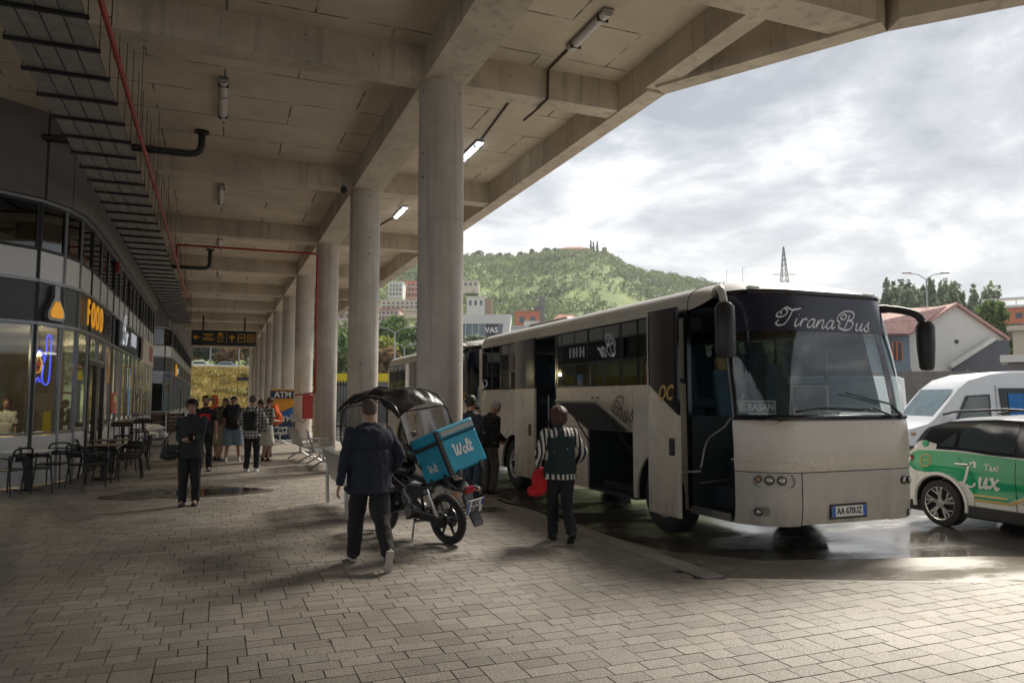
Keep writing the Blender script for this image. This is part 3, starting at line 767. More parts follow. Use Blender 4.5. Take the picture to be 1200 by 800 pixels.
for k, (x, y_, z_) in enumerate([(-4.75, 18.1, 2.85), (-4.5, 29.5, 3.1), (-4.5, 33.5, 3.1), (-4.7, 24.3, 3.0)]):
    t_ = thing('pendant_lamp', lp_labels[k], 'lamp', (x, y_, z_), 0, 'pendant lamps in the shops')
    mb = MB(); mb.ball((0, 0, 0), 0.09); mb.build('bulb', M_LAMPW, t_, smooth=True)
    mb = MB(); mb.tube([(0, 0, 0.085), (0, 0, 3.58 - z_)], 0.008, 5); mb.build('cord', M_ALUD, t_)
    pl_ = bpy.data.lights.new('lamp_light', 'POINT'); pl_.energy = 300 if k in (1, 2) else 110; pl_.color = (1.0, 0.72, 0.42); pl_.shadow_soft_size = 0.1
    lo = bpy.data.objects.new('lamp_light', pl_); COL.objects.link(lo); lo.parent = t_; lo.location = (0, 0, -0.14)
ct = thing('shop_counter', 'white counter with glass top inside the rounded corner', 'counter', (-5.4, 19.0, 0), 0.5)
mb = MB(); mb.box(-1.2, 1.2, -0.35, 0.35, 0, 1.05); mb.build('body', M_CREAMW, ct, bevel=0.01)
mb = MB(); mb.box(-1.25, 1.25, -0.4, 0.4, 1.053, 1.09); mb.build('worktop', M_DARKP, ct)
mb = MB(); mb.box(-1.1, 0.6, -0.3, 0.1, 1.093, 1.45); mb.build('glass_case', M_GLS, ct)
rp = thing('red_banner', 'tall red panel standing just inside the shop door', 'banner', (-3.3, 23.0, 0))
mb = MB(); mb.box(-0.03, 0.03, -0.22, 0.22, 0.05, 2.0); mb.build('panel', mat('banner_red', (0.55, 0.02, 0.03), 0.5), rp)
mb = MB(); mb.box(-0.16, 0.16, -0.25, 0.25, 0, 0.048); mb.build('foot', M_ALUD, rp)
ys = thing('yellow_cone', 'slim yellow floor sign standing behind the curved glass', 'floor sign', tuple(on_ground(66, 566) + Vector((-0.35, 0.7, 0))))
mb = MB(); mb.add([(-0.11, -0.12, 0), (0.11, -0.12, 0), (0.11, 0.12, 0), (-0.11, 0.12, 0), (-0.06, -0.015, 1.45), (0.06, -0.015, 1.45), (0.06, 0.015, 1.45), (-0.06, 0.015, 1.45)],
     [(0, 3, 2, 1), (4, 5, 6, 7), (0, 1, 5, 4), (1, 2, 6, 5), (2, 3, 7, 6), (3, 0, 4, 7)]); mb.build('board', mat('sign_yellow', (0.8, 0.62, 0.03), 0.5), ys)

# ================================================================== CEILING SERVICES
M_STEEL = mat('brushed_steel', (0.42, 0.42, 0.42), 0.35, 0.9, var=0.08)
M_GALV = mat('galvanised_steel', (0.22, 0.22, 0.22), 0.5, 0.7, var=0.2, vscale=8)
M_BLACK = mat('black_plastic', (0.012, 0.012, 0.013), 0.45, var=0.1)
M_RUB = mat('rubber', (0.018, 0.018, 0.018), 0.75, var=0.2)
M_REDP = mat('red_pipe_paint', (0.34, 0.025, 0.025), 0.4, var=0.12, vscale=6)
M_PIPE = mat('black_drain', (0.02, 0.019, 0.018), 0.4, var=0.2)
# perforated tray floor: real slots would be too many, so the sheet is pierced by a procedural alpha
M_TRAY = mat('tray_sheet', (0.48, 0.47, 0.45), 0.55, 0.5, var=0.2, vscale=5)
def pierce(m):
    t = m.node_tree; b = t.nodes['Principled BSDF']
    tcn = t.nodes.new('ShaderNodeTexCoord'); br = t.nodes.new('ShaderNodeTexBrick')
    br.inputs['Scale'].default_value = 1.0; br.inputs['Brick Width'].default_value = 0.055; br.inputs['Row Height'].default_value = 0.03; br.inputs['Mortar Size'].default_value = 0.009
    t.links.new(tcn.outputs['Object'], br.inputs['Vector'])
    mr = t.nodes.new('ShaderNodeMapRange'); mr.inputs['To Min'].default_value = 0.45; mr.inputs['To Max'].default_value = 1.0
    t.links.new(br.outputs['Fac'], mr.inputs['Value']); t.links.new(mr.outputs[0], b.inputs['Alpha'])
pierce(M_TRAY)
TZ = 5.90
tr = thing('cable_tray', 'long perforated grey cable tray hung in the canopy above the shop fronts', 'cable tray', (-1.92, 0, TZ))
for k in range(4):
    x0 = -0.45 + k * 0.228
    mb = MB(); mb.box(x0, x0 + 0.212, -4, 45, 0, 0.003); mb.build('tray_floor', M_TRAY, tr)
    mb = MB()
    for xs in (x0, x0 + 0.209): mb.box(xs, xs + 0.003, -4, 45, 0.0035, 0.06)
    mb.build('tray_side', M_GALV, tr)
    mb = MB(); 
    for q in range(4):
        xx = x0 + 0.03 + q * 0.045; pts = [(xx + 0.008 * math.sin(j * 1.3 + q), -4 + j * 1.75, 0.022) for j in range(29)]
        mb.tube(pts, 0.014, 6)
    mb.build('cable', M_BLACK if k % 2 else M_GALV, tr)
y = 6.4; n_ = 0
mbr = []
while y < 45:
    mb = MB(); mb.box(-0.50, 0.50, y - 0.022, y + 0.022, -0.045, -0.002)
    for xs in (-0.485, 0.485): mb.tube([(xs, y, -0.04), (xs, y, ZS - TZ)], 0.006, 5)
    mb.build('hanger', M_ALUD, tr); y += 0.86
pp = thing('fire_pipe', 'thin red fire pipe running along the cable tray', 'pipe', (-1.27, 0, 5.93))
mb = MB(); mb.tube([(0, -4, 0), (0, 24.6, 0), (0, 33.5, 0)], 0.034, 10); 
for k in range(13): mb.cyl((0, -2 + k * 3.0, 0), (0, -1.9 + k * 3.0, 0), 0.042, 10)
mb.build('main_pipe', M_REDP, pp, smooth=True)
mb = MB(); mb.tube([(0.03, 24.6, 0.5), (4.1, 24.6, 0.52), (4.17, 24.6, 0.50), (4.20, 24.6, 0.44), (4.2, 24.6, -0.5), (4.2, 24.6, -3.86), (4.2, 24.75, -4.0), (4.2, 26, -4.03), (4.25, 31.2, -4.05)], 0.036, 10); mb.tube([(0, 24.6, 0), (0.0, 24.6, 0.5), (0.04, 24.6, 0.5)], 0.036, 10)
mb.build('branch_pipe', M_REDP, pp, smooth=True)
for k in range(10): mb = MB(); mb.tube([(0.04, -1 + k * 3.4, 0.0), (0.04, -1 + k * 3.4, ZS - 5.93)], 0.005, 5); mb.build('rod', M_ALUD, pp)
def drain(loc, x0, label, z_end, zz):
    t_ = thing('drain_pipe', label, 'pipe', loc, 0, 'black drain pipes under the canopy')
    mb = MB(); pts = [(x0, 0, 0), (-0.28, 0, 0), (-0.12, 0, 0.02), (-0.03, 0, 0.09), (0, 0, 0.24), (0, -1.0 * 0 - 0.02, zz - 0.02)]
    mb.tube(pts, 0.075, 12); mb.build('pipe', M_PIPE, t_, smooth=True)
    mb = MB(); mb.cyl((0, -0.01, zz - 0.05), (0, -0.01, zz + 0.001), 0.15, 16); mb.build('flange', M_PIPE, t_)
    mb = MB(); [mb.cyl((x, 0, 0), (x + 0.05, 0, 0), 0.088, 12) for x in (-1.0, -2.2)]; mb.build('collar', M_PIPE, t_)
drain((-0.46, 16.9, 6.93), -3.6, 'black drain pipe elbow dropping from the slab, nearest to the camera', 0, 0.52)
drain((-0.40, 30.4, 6.70), -2.4, 'smaller looking black drain pipe elbow farther down the platform', 0, 0.75)

M_LENS = mat('lamp_lens', (0.62, 0.60, 0.58), 0.25, var=0.08, vscale=12)
M_LENSL = mat('lamp_lens_lit', (0.9, 0.92, 0.95), 0.2, emit=(0.86, 0.95, 1.0), emis=1.6)
def strip_lamp(loc, rz, ln, label, lit=False, group='strip lamps on the canopy ceiling', conduit=None, split=False):
    t_ = thing('strip_lamp', label, 'ceiling lamp', loc, rz, group)
    mb = MB(); mb.box(-0.085, 0.085, -ln / 2, ln / 2, -0.05, -0.001); mb.build('housing', M_ALU, t_, bevel=0.008)
    segs = [(-ln / 2 + 0.03, ln / 2 - 0.03)] if not split else [(-ln / 2 + 0.03, -0.28), (-0.22, ln / 2 - 0.03)]
    for a_, b_ in segs:
        mb = MB(); mb.grid(lambda u, v: (-0.078 * math.cos(math.pi * u), a_ + (b_ - a_) * v, -0.052 - 0.065 * math.sin(math.pi * u)), 10, 1)
        mb.add([(-0.078, a_, -0.052), (0.078, a_, -0.052), (0.05, a_, -0.1), (-0.05, a_, -0.1)], [(0, 1, 2, 3)]); mb.add([(-0.078, b_, -0.052), (0.078, b_, -0.052), (0.05, b_, -0.1), (-0.05, b_, -0.1)], [(3, 2, 1, 0)])
        mb.build('diffuser', M_LENSL if lit else M_LENS, t_, smooth=True)
    for y_ in (-ln / 2 + 0.2, ln / 2 - 0.2): mb = MB(); mb.box(-0.09, 0.09, y_ - 0.012, y_ + 0.012, -0.122, -0.0); mb.build('clip', M_ALUD, t_)
    return t_
for k, y in enumerate([14.8, 21.9, 28.7, 35.6, 42.4]):
    strip_lamp((-0.05, y, ZS - 0.001), 0, 2.0, ['unlit strip lamp on the slab nearest the camera, left of the big column', 'unlit strip lamp on the second slab bay along the walkway', 'third unlit strip lamp on the slab, near the red cross pipe', 'fourth unlit strip lamp above the walkway', 'fifth unlit strip lamp above the walkway, near the hanging sign'][k], split=(k == 0))
    if k > 1: pass
strip_lamp((5.2, 9.85, ZS - 0.001), RAD(0), 1.3, 'large weathered strip lamp near the canopy edge kink', lit=False)
strip_lamp((5.28, 15.8, ZS - 0.001), 0, 1.3, 'lit strip lamp between the first and second cross beams, right of the big column', lit=True)
strip_lamp((5.05, 21.9, ZS - 0.001), 0, 1.3, 'small lit strip lamp seen between the two nearest columns', lit=True)
strip_lamp((5.05, 28.6, ZS - 0.001), 0, 1.3, 'strip lamp on the fourth bay by the edge beam', lit=True)
for k, (pts, lb) in enumerate([([(5.2, 10.5, 7.43), (5.2, 11.36, 7.42), (5.19, 11.37, 6.9), (5.18, 11.8, 6.88), (5.17, 12.4, 6.885)], 'rusty conduit stepping down over the beam by the weathered lamp'),
                               ([(5.28, 15.1, 7.43), (5.0, 11.95, 7.43)], 'straight dark conduit leading to the lit lamp right of the big column'),
                               ([(5.05, 22.6, 7.43), (4.7, 25.0, 7.43)], 'short dark conduit behind the small lit lamp')]):
    mb = MB(); mb.tube(pts, 0.022, 6); o = mb.build('conduit', mat('rusty_conduit', (0.07, 0.045, 0.035), 0.7, var=0.3, vscale=10), smooth=True)
    tag(o, lb, 'conduit', 'conduits on the ceiling')
# camera dome
t_ = thing('security_camera', 'small grey security camera on the beam by the second column', 'security camera', (2.72, 17.85, 6.72))
mb = MB(); mb.cyl((0, 0.0, 0.19), (0, 0, 0.08), 0.06, 14); mb.tube([(0, 0.35, 0.14), (0, 0, 0.12)], 0.025, 8); mb.build('mount', M_ALU, t_, smooth=True)
mb = MB(); mb.ball((0, 0, 0.04), 0.095); mb.build('dome', M_BLACK, t_, smooth=True)
t_ = thing('fire_alarm', 'small red alarm sounder on the wall above the shop windows', 'alarm', (-2.60, 22.9, 5.35))
mb = MB(); mb.box(-0.1, 0.0, -0.08, 0.08, -0.16, 0.16); mb.build('housing', M_REDP, t_, bevel=0.02)
mb = MB(); mb.ball((0.03, 0, -0.03), 0.06); mb.build('horn', M_ALU, t_, smooth=True)
for k, y in enumerate((33.0, 39.9)):
    t_ = thing('junction_box', ['dark junction box with stub pipe on the slab past the third lamp', 'second dark junction box far along the slab'][k], 'junction box', (0.25, y, ZS))
    mb = MB(); mb.box(-0.14, 0.14, -0.12, 0.12, -0.16, -0.001); mb.tube([(0.0, 0, -0.16), (0, 0, -0.3), (0.2, 0, -0.36)], 0.04, 8); mb.build('box_body', M_ALUD, t_, bevel=0.01)

# ---- hanging direction sign
M_SIGNB = mat('sign_black', (0.012, 0.012, 0.012), 0.4, var=0.05)
M_SIGNY = mat('sign_amber', (0.75, 0.40, 0.03), 0.5, var=0.05)
SY = 50.0
ds = thing('direction_sign', 'long black hanging sign with amber arrows and pictograms', 'sign', (0.33, SY, 5.08))
mb = MB(); mb.box(-1.9, 1.9, -0.06, 0.06, 0, 0.96); mb.build('board', M_SIGNB, ds, bevel=0.01)
mb = MB(); [mb.box(x - 0.05, x + 0.05, -0.03, 0.03, 0.962, 1.85) for x in (-1.25, 1.2)]; mb.build('hanger', M_SIGNB, ds)
SM = wallM((0, -0.064, 0), (1, 0, 0))
mb = MB()
def rect(x0, x1, y0, y1): flat(mb, [(x0, y0), (x1, y0), (x1, y1), (x0, y1)], SM, 0, 0.006)
def arrow(cx_, cy_, rot, s_):
    pts = [(-0.04, -0.24), (0.04, -0.24), (0.04, 0.08), (0.13, -0.02), (0.19, 0.04), (0.0, 0.25), (-0.19, 0.04), (-0.13, -0.02), (-0.04, 0.08)]
    c_, n_ = math.cos(rot), math.sin(rot); flat(mb, [(cx_ + s_ * (x * c_ - y * n_), cy_ + s_ * (x * n_ + y * c_)) for x, y in pts], SM, 0, 0.006)
arrow(-1.6, 0.5, math.pi / 2, 0.85); arrow(0.45, 0.48, 0, 0.95)
for r_ in ((-1.25, -0.65, 0.66, 0.72), (-1.25, -0.6, 0.40, 0.45), (-1.25, -0.6, 0.32, 0.36), (0.13, 0.15, 0.2, 0.8)): rect(*r_)
for x0, x1 in ((0.80, 1.25), (1.38, 1.80)):
    for r_ in ((x0, x1, 0.72, 0.75), (x0, x1, 0.26, 0.29), (x0, x0 + 0.03, 0.29, 0.72), (x1 - 0.03, x1, 0.29, 0.72)): rect(*r_)
rect(-0.42, -0.05, 0.60, 0.63); rect(-0.36, -0.10, 0.67, 0.80); rect(1.45, 1.72, 0.55, 0.6); rect(1.45, 1.72, 0.38, 0.43)
mb.text('EXIT', 0.19, SM @ Matrix.Translation((-0.93, 0.56, 0.003)), 0.003); mb.text('TAXI', 0.2, SM @ Matrix.Translation((-0.24, 0.48, 0.003)), 0.003); mb.text('BUS', 0.2, SM @ Matrix.Translation((-0.24, 0.28, 0.003)), 0.003); mb.text('WC', 0.26, SM @ Matrix.Translation((1.03, 0.5, 0.003)), 0.003)
mb.build('pictograms', M_SIGNY, ds)

# ---- ATM panel
M_NAVY = mat('atm_navy', (0.012, 0.035, 0.10), 0.4, var=0.05)
M_ORNG = mat('atm_orange', (0.75, 0.33, 0.03), 0.4, var=0.05)
M_BLUE = mat('atm_blue', (0.03, 0.13, 0.42), 0.4, var=0.05)
M_WHT = mat('white_print', (0.75, 0.75, 0.75), 0.5, var=0.03)
am = thing('atm_machine', 'navy and orange ATM cabinet standing by the columns', 'cash machine', (2.62, 33.1, 0))
mb = MB(); mb.box(-0.48, 0.48, 0, 0.62, 0, 2.08); mb.build('cabinet', M_NAVY, am, bevel=0.01)
mb = MB(); mb.box(-0.48, 0.48, -0.03, 0.65, 2.083, 2.14); mb.box(-0.48, 0.48, -0.03, -0.003, 1.69, 1.74); mb.build('trim', M_ORNG, am)
AM = wallM((0, -0.006, 0), (1, 0, 0))
mb = MB(); flat(mb, [(-0.47, 1.68), (0.47, 1.68), (0.47, 1.42), (0.0, 1.2), (-0.47, 1.32)], AM, 0, 0.004); mb.build('orange_field', M_ORNG, am)
mb = MB(); flat(mb, [(0.47, 1.41), (0.47, 0.86), (0.1, 0.98), (-0.47, 1.22), (-0.2, 1.24), (0.0, 1.19)], AM, 0.001, 0.006); mb.build('blue_field', M_BLUE, am)
mb = MB(); mb.text('ATM', 0.34, AM @ Matrix.Translation((0, 1.9, 0.003)), 0.004, bold=0.012); mb.text('ATM', 0.30, AM @ Matrix.Translation((0.08, 0.86, 0.006)), 0.004, bold=0.01)
mb.tube([AM @ Vector((0.2 + 0.2 * math.cos(t * 0.6), 0.42 + 0.1 * math.sin(t * 0.6), 0.004)) for t in range(9)], 0.016, 5)
mb.tube([AM @ Vector((0.1 + 0.26 * math.cos(t * 0.6 + 1), 0.36 + 0.12 * math.sin(t * 0.6 + 1), 0.004)) for t in range(9)], 0.016, 5)
mb.build('lettering', M_WHT, am)

hc = thing('hose_cabinet', 'red fire hose cabinet standing against the column', 'fire cabinet', (3.47, 30.9, 0.92))
mb = MB(); mb.box(-0.24, 0.24, 0, 0.24, 0, 0.98); mb.build('cabinet', M_REDP, hc, bevel=0.012)
mb = MB(); mb.box(-0.2, 0.2, -0.016, -0.002, 0.05, 0.93); mb.build('door', M_REDP, hc, bevel=0.006)
mb = MB(); mb.cyl((0.14, -0.03, 0.5), (0.14, -0.016, 0.5), 0.03); mb.build('handle', M_STEEL, hc)
t_ = thing('power_box', 'small grey outdoor socket box with a hanging black cable', 'socket box', (2.98, 31.6, 0.95))
mb = MB(); mb.box(-0.16, 0.16, 0, 0.14, -0.16, 0.16); mb.build('box_body', M_ALU, t_, bevel=0.012)
mb = MB(); mb.box(-0.03, 0.03, 0.04, 0.10, -0.95, -0.162); mb.build('post', M_ALUD, t_)
mb = MB(); mb.tube(spline([(0.16, 0.03, -0.05), (0.35, 0.0, -0.2), (0.45, -0.4, 0.1), (0.62, -0.6, 0.25), (0.62, -0.62, 0.05)], 6), 0.014, 6); mb.build('cable', M_BLACK, t_, smooth=True)

# ---- steel waiting benches
def bench(loc, rz, n, label):
    t_ = thing('waiting_bench', label, 'bench', loc, rz, 'perforated steel waiting benches')
    ln = n * 0.6
    mb = MB(); mb.box(-0.03, 0.03, 0.0, ln, 0.36, 0.42); mb.build('rail', M_STEEL, t_)
    for k in range(n):
        y0 = k * 0.6 + 0.03; y1 = y0 + 0.54
        mb = MB()
        prof = [(0.30, 0.44), (0.27, 0.455), (0.1, 0.435), (-0.12, 0.425), (-0.2, 0.44)]
        prof2 = [(-0.21, 0.47), (-0.27, 0.62), (-0.34, 0.82), (-0.37, 0.92)]
        for pf, nm in ((prof, 'seat'), (prof2, 'backrest')):
            mb = MB()
            for (a, b), (c, d) in zip(pf[:-1], pf[1:]):
                ns = 7 if nm == 'seat' else 7
                for q in range(ns):
                    ya = y0 + (y1 - y0) * q / ns; yb = ya + (y1 - y0) / ns * 0.72
                    mb.bar((a, (ya + yb) / 2, b), (c, (ya + yb) / 2, d), yb - ya, 0.012, up=(0, 0, 1) if nm == 'seat' else (1, 0, 0))
            for q in (pf[0], pf[-1]): mb.bar((q[0], y0, q[1]), (q[0], y1, q[1]), 0.03, 0.022)
            mb.build(nm, M_STEEL, t_)
    for y0 in (0.12, ln - 0.12):
        mb = MB(); mb.tube(spline([(0.34, y0, 0.02), (0.2, y0, 0.10), (0.0, y0, 0.2), (-0.2, y0, 0.10), (-0.34, y0, 0.02)], 4), 0.022, 8); mb.tube([(0, y0, 0.19), (0, y0, 0.38)], 0.028, 8); mb.build('leg', M_STEEL, t_, smooth=True)
    for y0 in (0.0, ln):
        mb = MB(); mb.tube([(-0.3, y0, 0.66), (0.2, y0, 0.66), (0.22, y0, 0.62), (0.2, y0, 0.42), (0.0, y0, 0.4)], 0.018, 8); mb.build('armrest', M_STEEL, t_, smooth=True)
    return t_
bench((2.45, 18.5, 0), RAD(-4), 3, 'steel bench of three seats, second nearest on the walkway')
bench((2.4, 20.6, 0), RAD(4), 3, 'steel bench just beyond the second nearest bench')
bench((2.25, 29.0, 0), RAD(10), 2, 'steel bench by the ATM cabinet, under the orange backpack')
b4 = thing('waiting_bench', 'steel bench nearest the camera, half hidden behind the walking man', 'bench', (1.98, 10.72, 0), 0, 'perforated steel waiting benches')
for k in range(3):
    y0 = 0.08 + k * 0.6
    mb = MB(); 
    for q in range(7): mb.box(-0.22, 0.27, y0 + q * 0.078, y0 + q * 0.078 + 0.055, 0.43, 0.445)
    mb.box(0.25, 0.28, y0, y0 + 0.54, 0.42, 0.45); mb.build('seat', M_STEEL, b4)
    mb = MB()
    for q in range(7): mb.bar((-0.22, y0 + q * 0.078 + 0.03, 0.47), (-0.34, y0 + q * 0.078 + 0.03, 0.9), 0.055, 0.012, up=(1, 0, 0))
    mb.bar((-0.34, y0, 0.9), (-0.34, y0 + 0.54, 0.9), 0.03, 0.02); mb.build('backrest', M_STEEL, b4)
mb = MB(); mb.box(-0.03, 0.03, 0.0, 1.95, 0.37, 0.42); mb.build('rail', M_STEEL, b4)
for y0 in (0.0, 1.95):
    mb = MB(); mb.tube(spline([(-0.22, y0, 0.0), (-0.235, y0, 0.3), (-0.23, y0, 0.62), (-0.14, y0, 0.70), (0.0, y0, 0.66), (0.06, y0, 0.55)], 5), 0.03, 10); mb.box(-0.14, 0.1, y0 - 0.02, y0 + 0.02, 0.40, 0.78 if y0 == 0 else 0.42); mb.tube([(0.2, y0, 0), (0.2, y0, 0.4)], 0.02, 8); mb.build('leg', M_STEEL, b4, smooth=True)

# ---- cafe furniture
M_CHB = mat('chair_black', (0.012, 0.012, 0.013), 0.38, var=0.1)
def cafe_chair():
    t_ = thing('cafe_chair', '', 'chair', (0, 0, 0), 0, 'black plastic cafe chairs')
    def leg(x0, y0, x1, y1, z1=0.45, r=0.016):
        mb = MB(); mb.tube([(x0, y0, 0), (x1, y1, z1)], [r * 0.8, r], 8); mb.build('leg', M_CHB, t_, smooth=True)
    leg(-0.25, 0.24, -0.21, 0.19, 0.66); leg(0.25, 0.24, 0.21, 0.19, 0.66); leg(-0.23, -0.26, -0.2, -0.2, 0.45); leg(0.23, -0.26, 0.2, -0.2, 0.45)
    mb = MB(); mb.prism([(-0.21, -0.2), (-0.17, -0.22), (0.17, -0.22), (0.21, -0.2), (0.23, 0.18), (0.19, 0.22), (-0.19, 0.22), (-0.23, 0.18)], 0.03, 'xy', 0.435); mb.build('seat', M_CHB, t_, bevel=0.01)
    mb = MB()
    mb.tube(spline([(-0.2, -0.2, 0.45), (-0.215, -0.25, 0.65), (-0.2, -0.28, 0.78), (-0.12, -0.30, 0.83), (0.12, -0.30, 0.83), (0.2, -0.28, 0.78), (0.215, -0.25, 0.65), (0.2, -0.2, 0.45)], 5), 0.018, 8)
    mb.tube(spline([(-0.205, -0.265, 0.72), (0, -0.31, 0.73), (0.205, -0.265, 0.72)], 6), 0.015, 6)
    mb.grid(lambda u, v: (-0.17 + 0.34 * u, -0.27 - 0.035 * math.sin(math.pi * u) - 0.02 * v, 0.60 + 0.09 * v), 8, 2); mb.grid(lambda u, v: (-0.17 + 0.34 * u, -0.262 - 0.035 * math.sin(math.pi * u) - 0.02 * v, 0.60 + 0.09 * v), 8, 2)
    mb.build('backrest', M_CHB, t_, smooth=True)
    for s_ in (-1, 1):
        mb = MB(); mb.tube(spline([(s_ * 0.21, -0.255, 0.64), (s_ * 0.25, -0.05, 0.67), (s_ * 0.235, 0.15, 0.665), (s_ * 0.21, 0.19, 0.63)], 5), 0.016, 8); mb.build('armrest', M_CHB, t_, smooth=True)
    return t_
chairs = [((-3.42, 15.75), 60, 'black cafe chair cut by the left picture edge'), ((-3.02, 16.0), -80, 'black cafe chair right of the white table at the left edge'),
          ((-2.95, 16.95), 165, 'black cafe chair behind the white table, against the shop panel'), ((-2.32, 16.55), -40, 'black cafe chair facing the camera, in front of the dark table'),
          ((-2.15, 17.5), -100, 'black cafe chair left of the dark table, second from the camera side'), ((-1.72, 18.1), 90, 'black cafe chair on the walkway side of the dark table'),
          ((-1.85, 19.0), 110, 'black cafe chair on the walkway side, behind the first'), ((-2.5, 18.6), -80, 'black cafe chair by the shop glass behind the dark table'),
          ((-1.75, 20.1), 100, 'last black cafe chair of the row, beside the bar stools')]
c0 = cafe_chair()
for k, ((x, y), a, lb) in enumerate(chairs):
    if k == 0: c0.location = (x, y, 0); c0.rotation_euler = (0, 0, RAD(a)); c0['label'] = lb
    else: dup(c0, (x, y, 0), RAD(a), lb)
def cafe_table(loc, top, label, r=0.36):
    t_ = thing('cafe_table', label, 'table', loc, 0, 'pedestal tables outside the shop')
    mb = MB(); mb.box(-r, r, -r, r, 0.72, 0.745); mb.build('tabletop', top, t_, bevel=0.006)
    mb = MB(); mb.box(-0.06, 0.06, -0.06, 0.06, 0.03, 0.718); mb.build('pedestal', M_CHB, t_)
    mb = MB(); mb.lathe([(0.24, 0.0), (0.24, 0.02), (0.08, 0.035)], seg=20); mb.build('base', M_CHB, t_)
cafe_table((-3.25, 16.42, 0), M_WHITEP, 'white topped square table by the rounded shop panel')
cafe_table((-2.2, 18.1, 0), mat('table_wood', (0.28, 0.2, 0.12), 0.5, var=0.2, vscale=8), 'wood topped table with black pedestal among the cafe chairs')
cafe_table((-2.3, 20.2, 0), mat('table_wood', (0.28, 0.2, 0.12), 0.5), 'farther wood topped table between the chairs and the bar stools')
for k, (x, y) in enumerate([(-2.25, 21.8), (-2.05, 24.4), (-2.3, 26.4)]):
    t_ = thing('bar_stool', ['black bar stool with low back nearest the cafe tables', 'black bar stool with low back before the snack window', 'farthest black bar stool, near the luggage cart'][k], 'stool', (x, y, 0), 0.4 * k, 'black bar stools by the shop')
    mb = MB(); mb.box(-0.19, 0.19, -0.18, 0.18, 0.74, 0.78); mb.build('seat', M_CHB, t_, bevel=0.012)
    mb = MB(); mb.box(-0.26, 0.26, -0.20, -0.165, 1.0, 1.12); mb.box(-0.03, 0.03, -0.2, -0.17, 0.78, 1.0); mb.build('backrest', M_CHB, t_, bevel=0.01)
    for sx_, sy_ in ((-1, -1), (1, -1), (1, 1), (-1, 1)):
        mb = MB(); mb.tube([(sx_ * 0.22, sy_ * 0.22, 0), (sx_ * 0.16, sy_ * 0.15, 0.74)], 0.016, 6); mb.build('leg', M_CHB, t_)
    mb = MB(); mb.tube([(0.2, 0.19, 0.3), (-0.2, 0.19, 0.3), (-0.2, -0.19, 0.3), (0.2, -0.19, 0.3), (0.2, 0.19, 0.3)], 0.01, 6); mb.build('footrest', M_CHB, t_)
hd = thing('high_table', 'long pale high table top along the snack window', 'table', (-2.42, 24.6, 0))
mb = MB(); mb.box(-0.2, 0.2, -1.3, 1.3, 1.05, 1.09); mb.build('tabletop', mat('table_wood', (0.28, 0.2, 0.12), 0.5), hd)
for y_ in (-1.1, 1.1):
    mb = MB(); mb.box(-0.04, 0.04, y_ - 0.04, y_ + 0.04, 0, 1.05); mb.build('leg', M_CHB, hd)
# luggage cart with white sacks
cx0 = Vector((-2.05, 30.4, 0))
lc = thing('luggage_cart', 'grey wire hand cart with raised handle loaded with white sacks', 'cart', tuple(cx0), RAD(8))
mb = MB()
mb.box(-0.42, 0.42, -0.6, 0.6, 0.22, 0.25); mb.build('deck', M_GALV, lc)
mb = MB()
for s_ in (-0.38, 0.38): mb.tube([(s_, 0.58, 0.24), (s_, 0.78, 1.15)], 0.018, 8)
mb.tube([(-0.38, 0.78, 1.15), (0.38, 0.78, 1.15)], 0.02, 8)
for z_ in (0.45, 0.65, 0.85): mb.tube([(-0.38, 0.6 + (z_ - 0.24) * 0.22, z_), (0.38, 0.6 + (z_ - 0.24) * 0.22, z_)], 0.01, 6)
mb.build('handle', M_STEEL, lc, smooth=True)
for sx_, sy_ in ((-0.36, -0.5), (0.36, -0.5), (-0.36, 0.5), (0.36, 0.5)):
    mb = MB(); mb.lathe([(0.0, -0.02), (0.08, -0.02), (0.08, 0.02), (0, 0.02)], (sx_, sy_, 0.08), 'x', 14); mb.build('wheel', M_RUB, lc); mb = MB(); mb.box(sx_ - 0.03, sx_ + 0.03, sy_ - 0.015, sy_ + 0.015, 0.085, 0.22); mb.build('bracket', M_GALV, lc)
M_SACK = mat('white_sack', (0.55, 0.54, 0.52), 0.6, var=0.12, vscale=10, bump=0.8, bscale=14)
for k, (x, y, z, lb) in enumerate([(-0.15, -0.3, 0.25, 'white plastic sack at the front of the luggage cart'), (0.12, 0.15, 0.25, 'white plastic sack in the middle of the luggage cart'), (-0.05, -0.1, 0.5, 'white plastic sack lying on top of the others')]):
    mb = MB(); r_ = random.Random(k + 5); ph = [r_.uniform(0, 6) for _ in range(4)]
    def sp(u, v):
        t, p = 2 * math.pi * u, math.pi * v; rr = 1 + 0.12 * math.sin(3 * t + ph[0]) * math.sin(p) + 0.1 * math.sin(5 * p + 2 * t + ph[1])
        return (0.3 * rr * math.sin(p) * math.cos(t), 0.34 * rr * math.sin(p) * math.sin(t), 0.15 + 0.15 * rr * math.cos(p))
    mb.grid(sp, 18, 12); o = mb.build('sack', M_SACK, smooth=True, weld=True, flat_angle=3); o.location = cx0 + Vector((x, y, z)); tag(o, lb, 'sack', 'white sacks on the cart')
# black hose lying on the platform by the kerb
cb_ = [on_ground(px, py, 0.02) for px, py in ((583, 584), (596, 589), (612, 592), (628, 597), (643, 603), (655, 609))]
mb = MB(); mb.tube(spline([tuple(p) for p in cb_], 6), 0.016, 8); o = mb.build('hose', M_RUB, smooth=True); tag(o, 'thin black hose lying along the kerb behind the striped woman', 'hose')

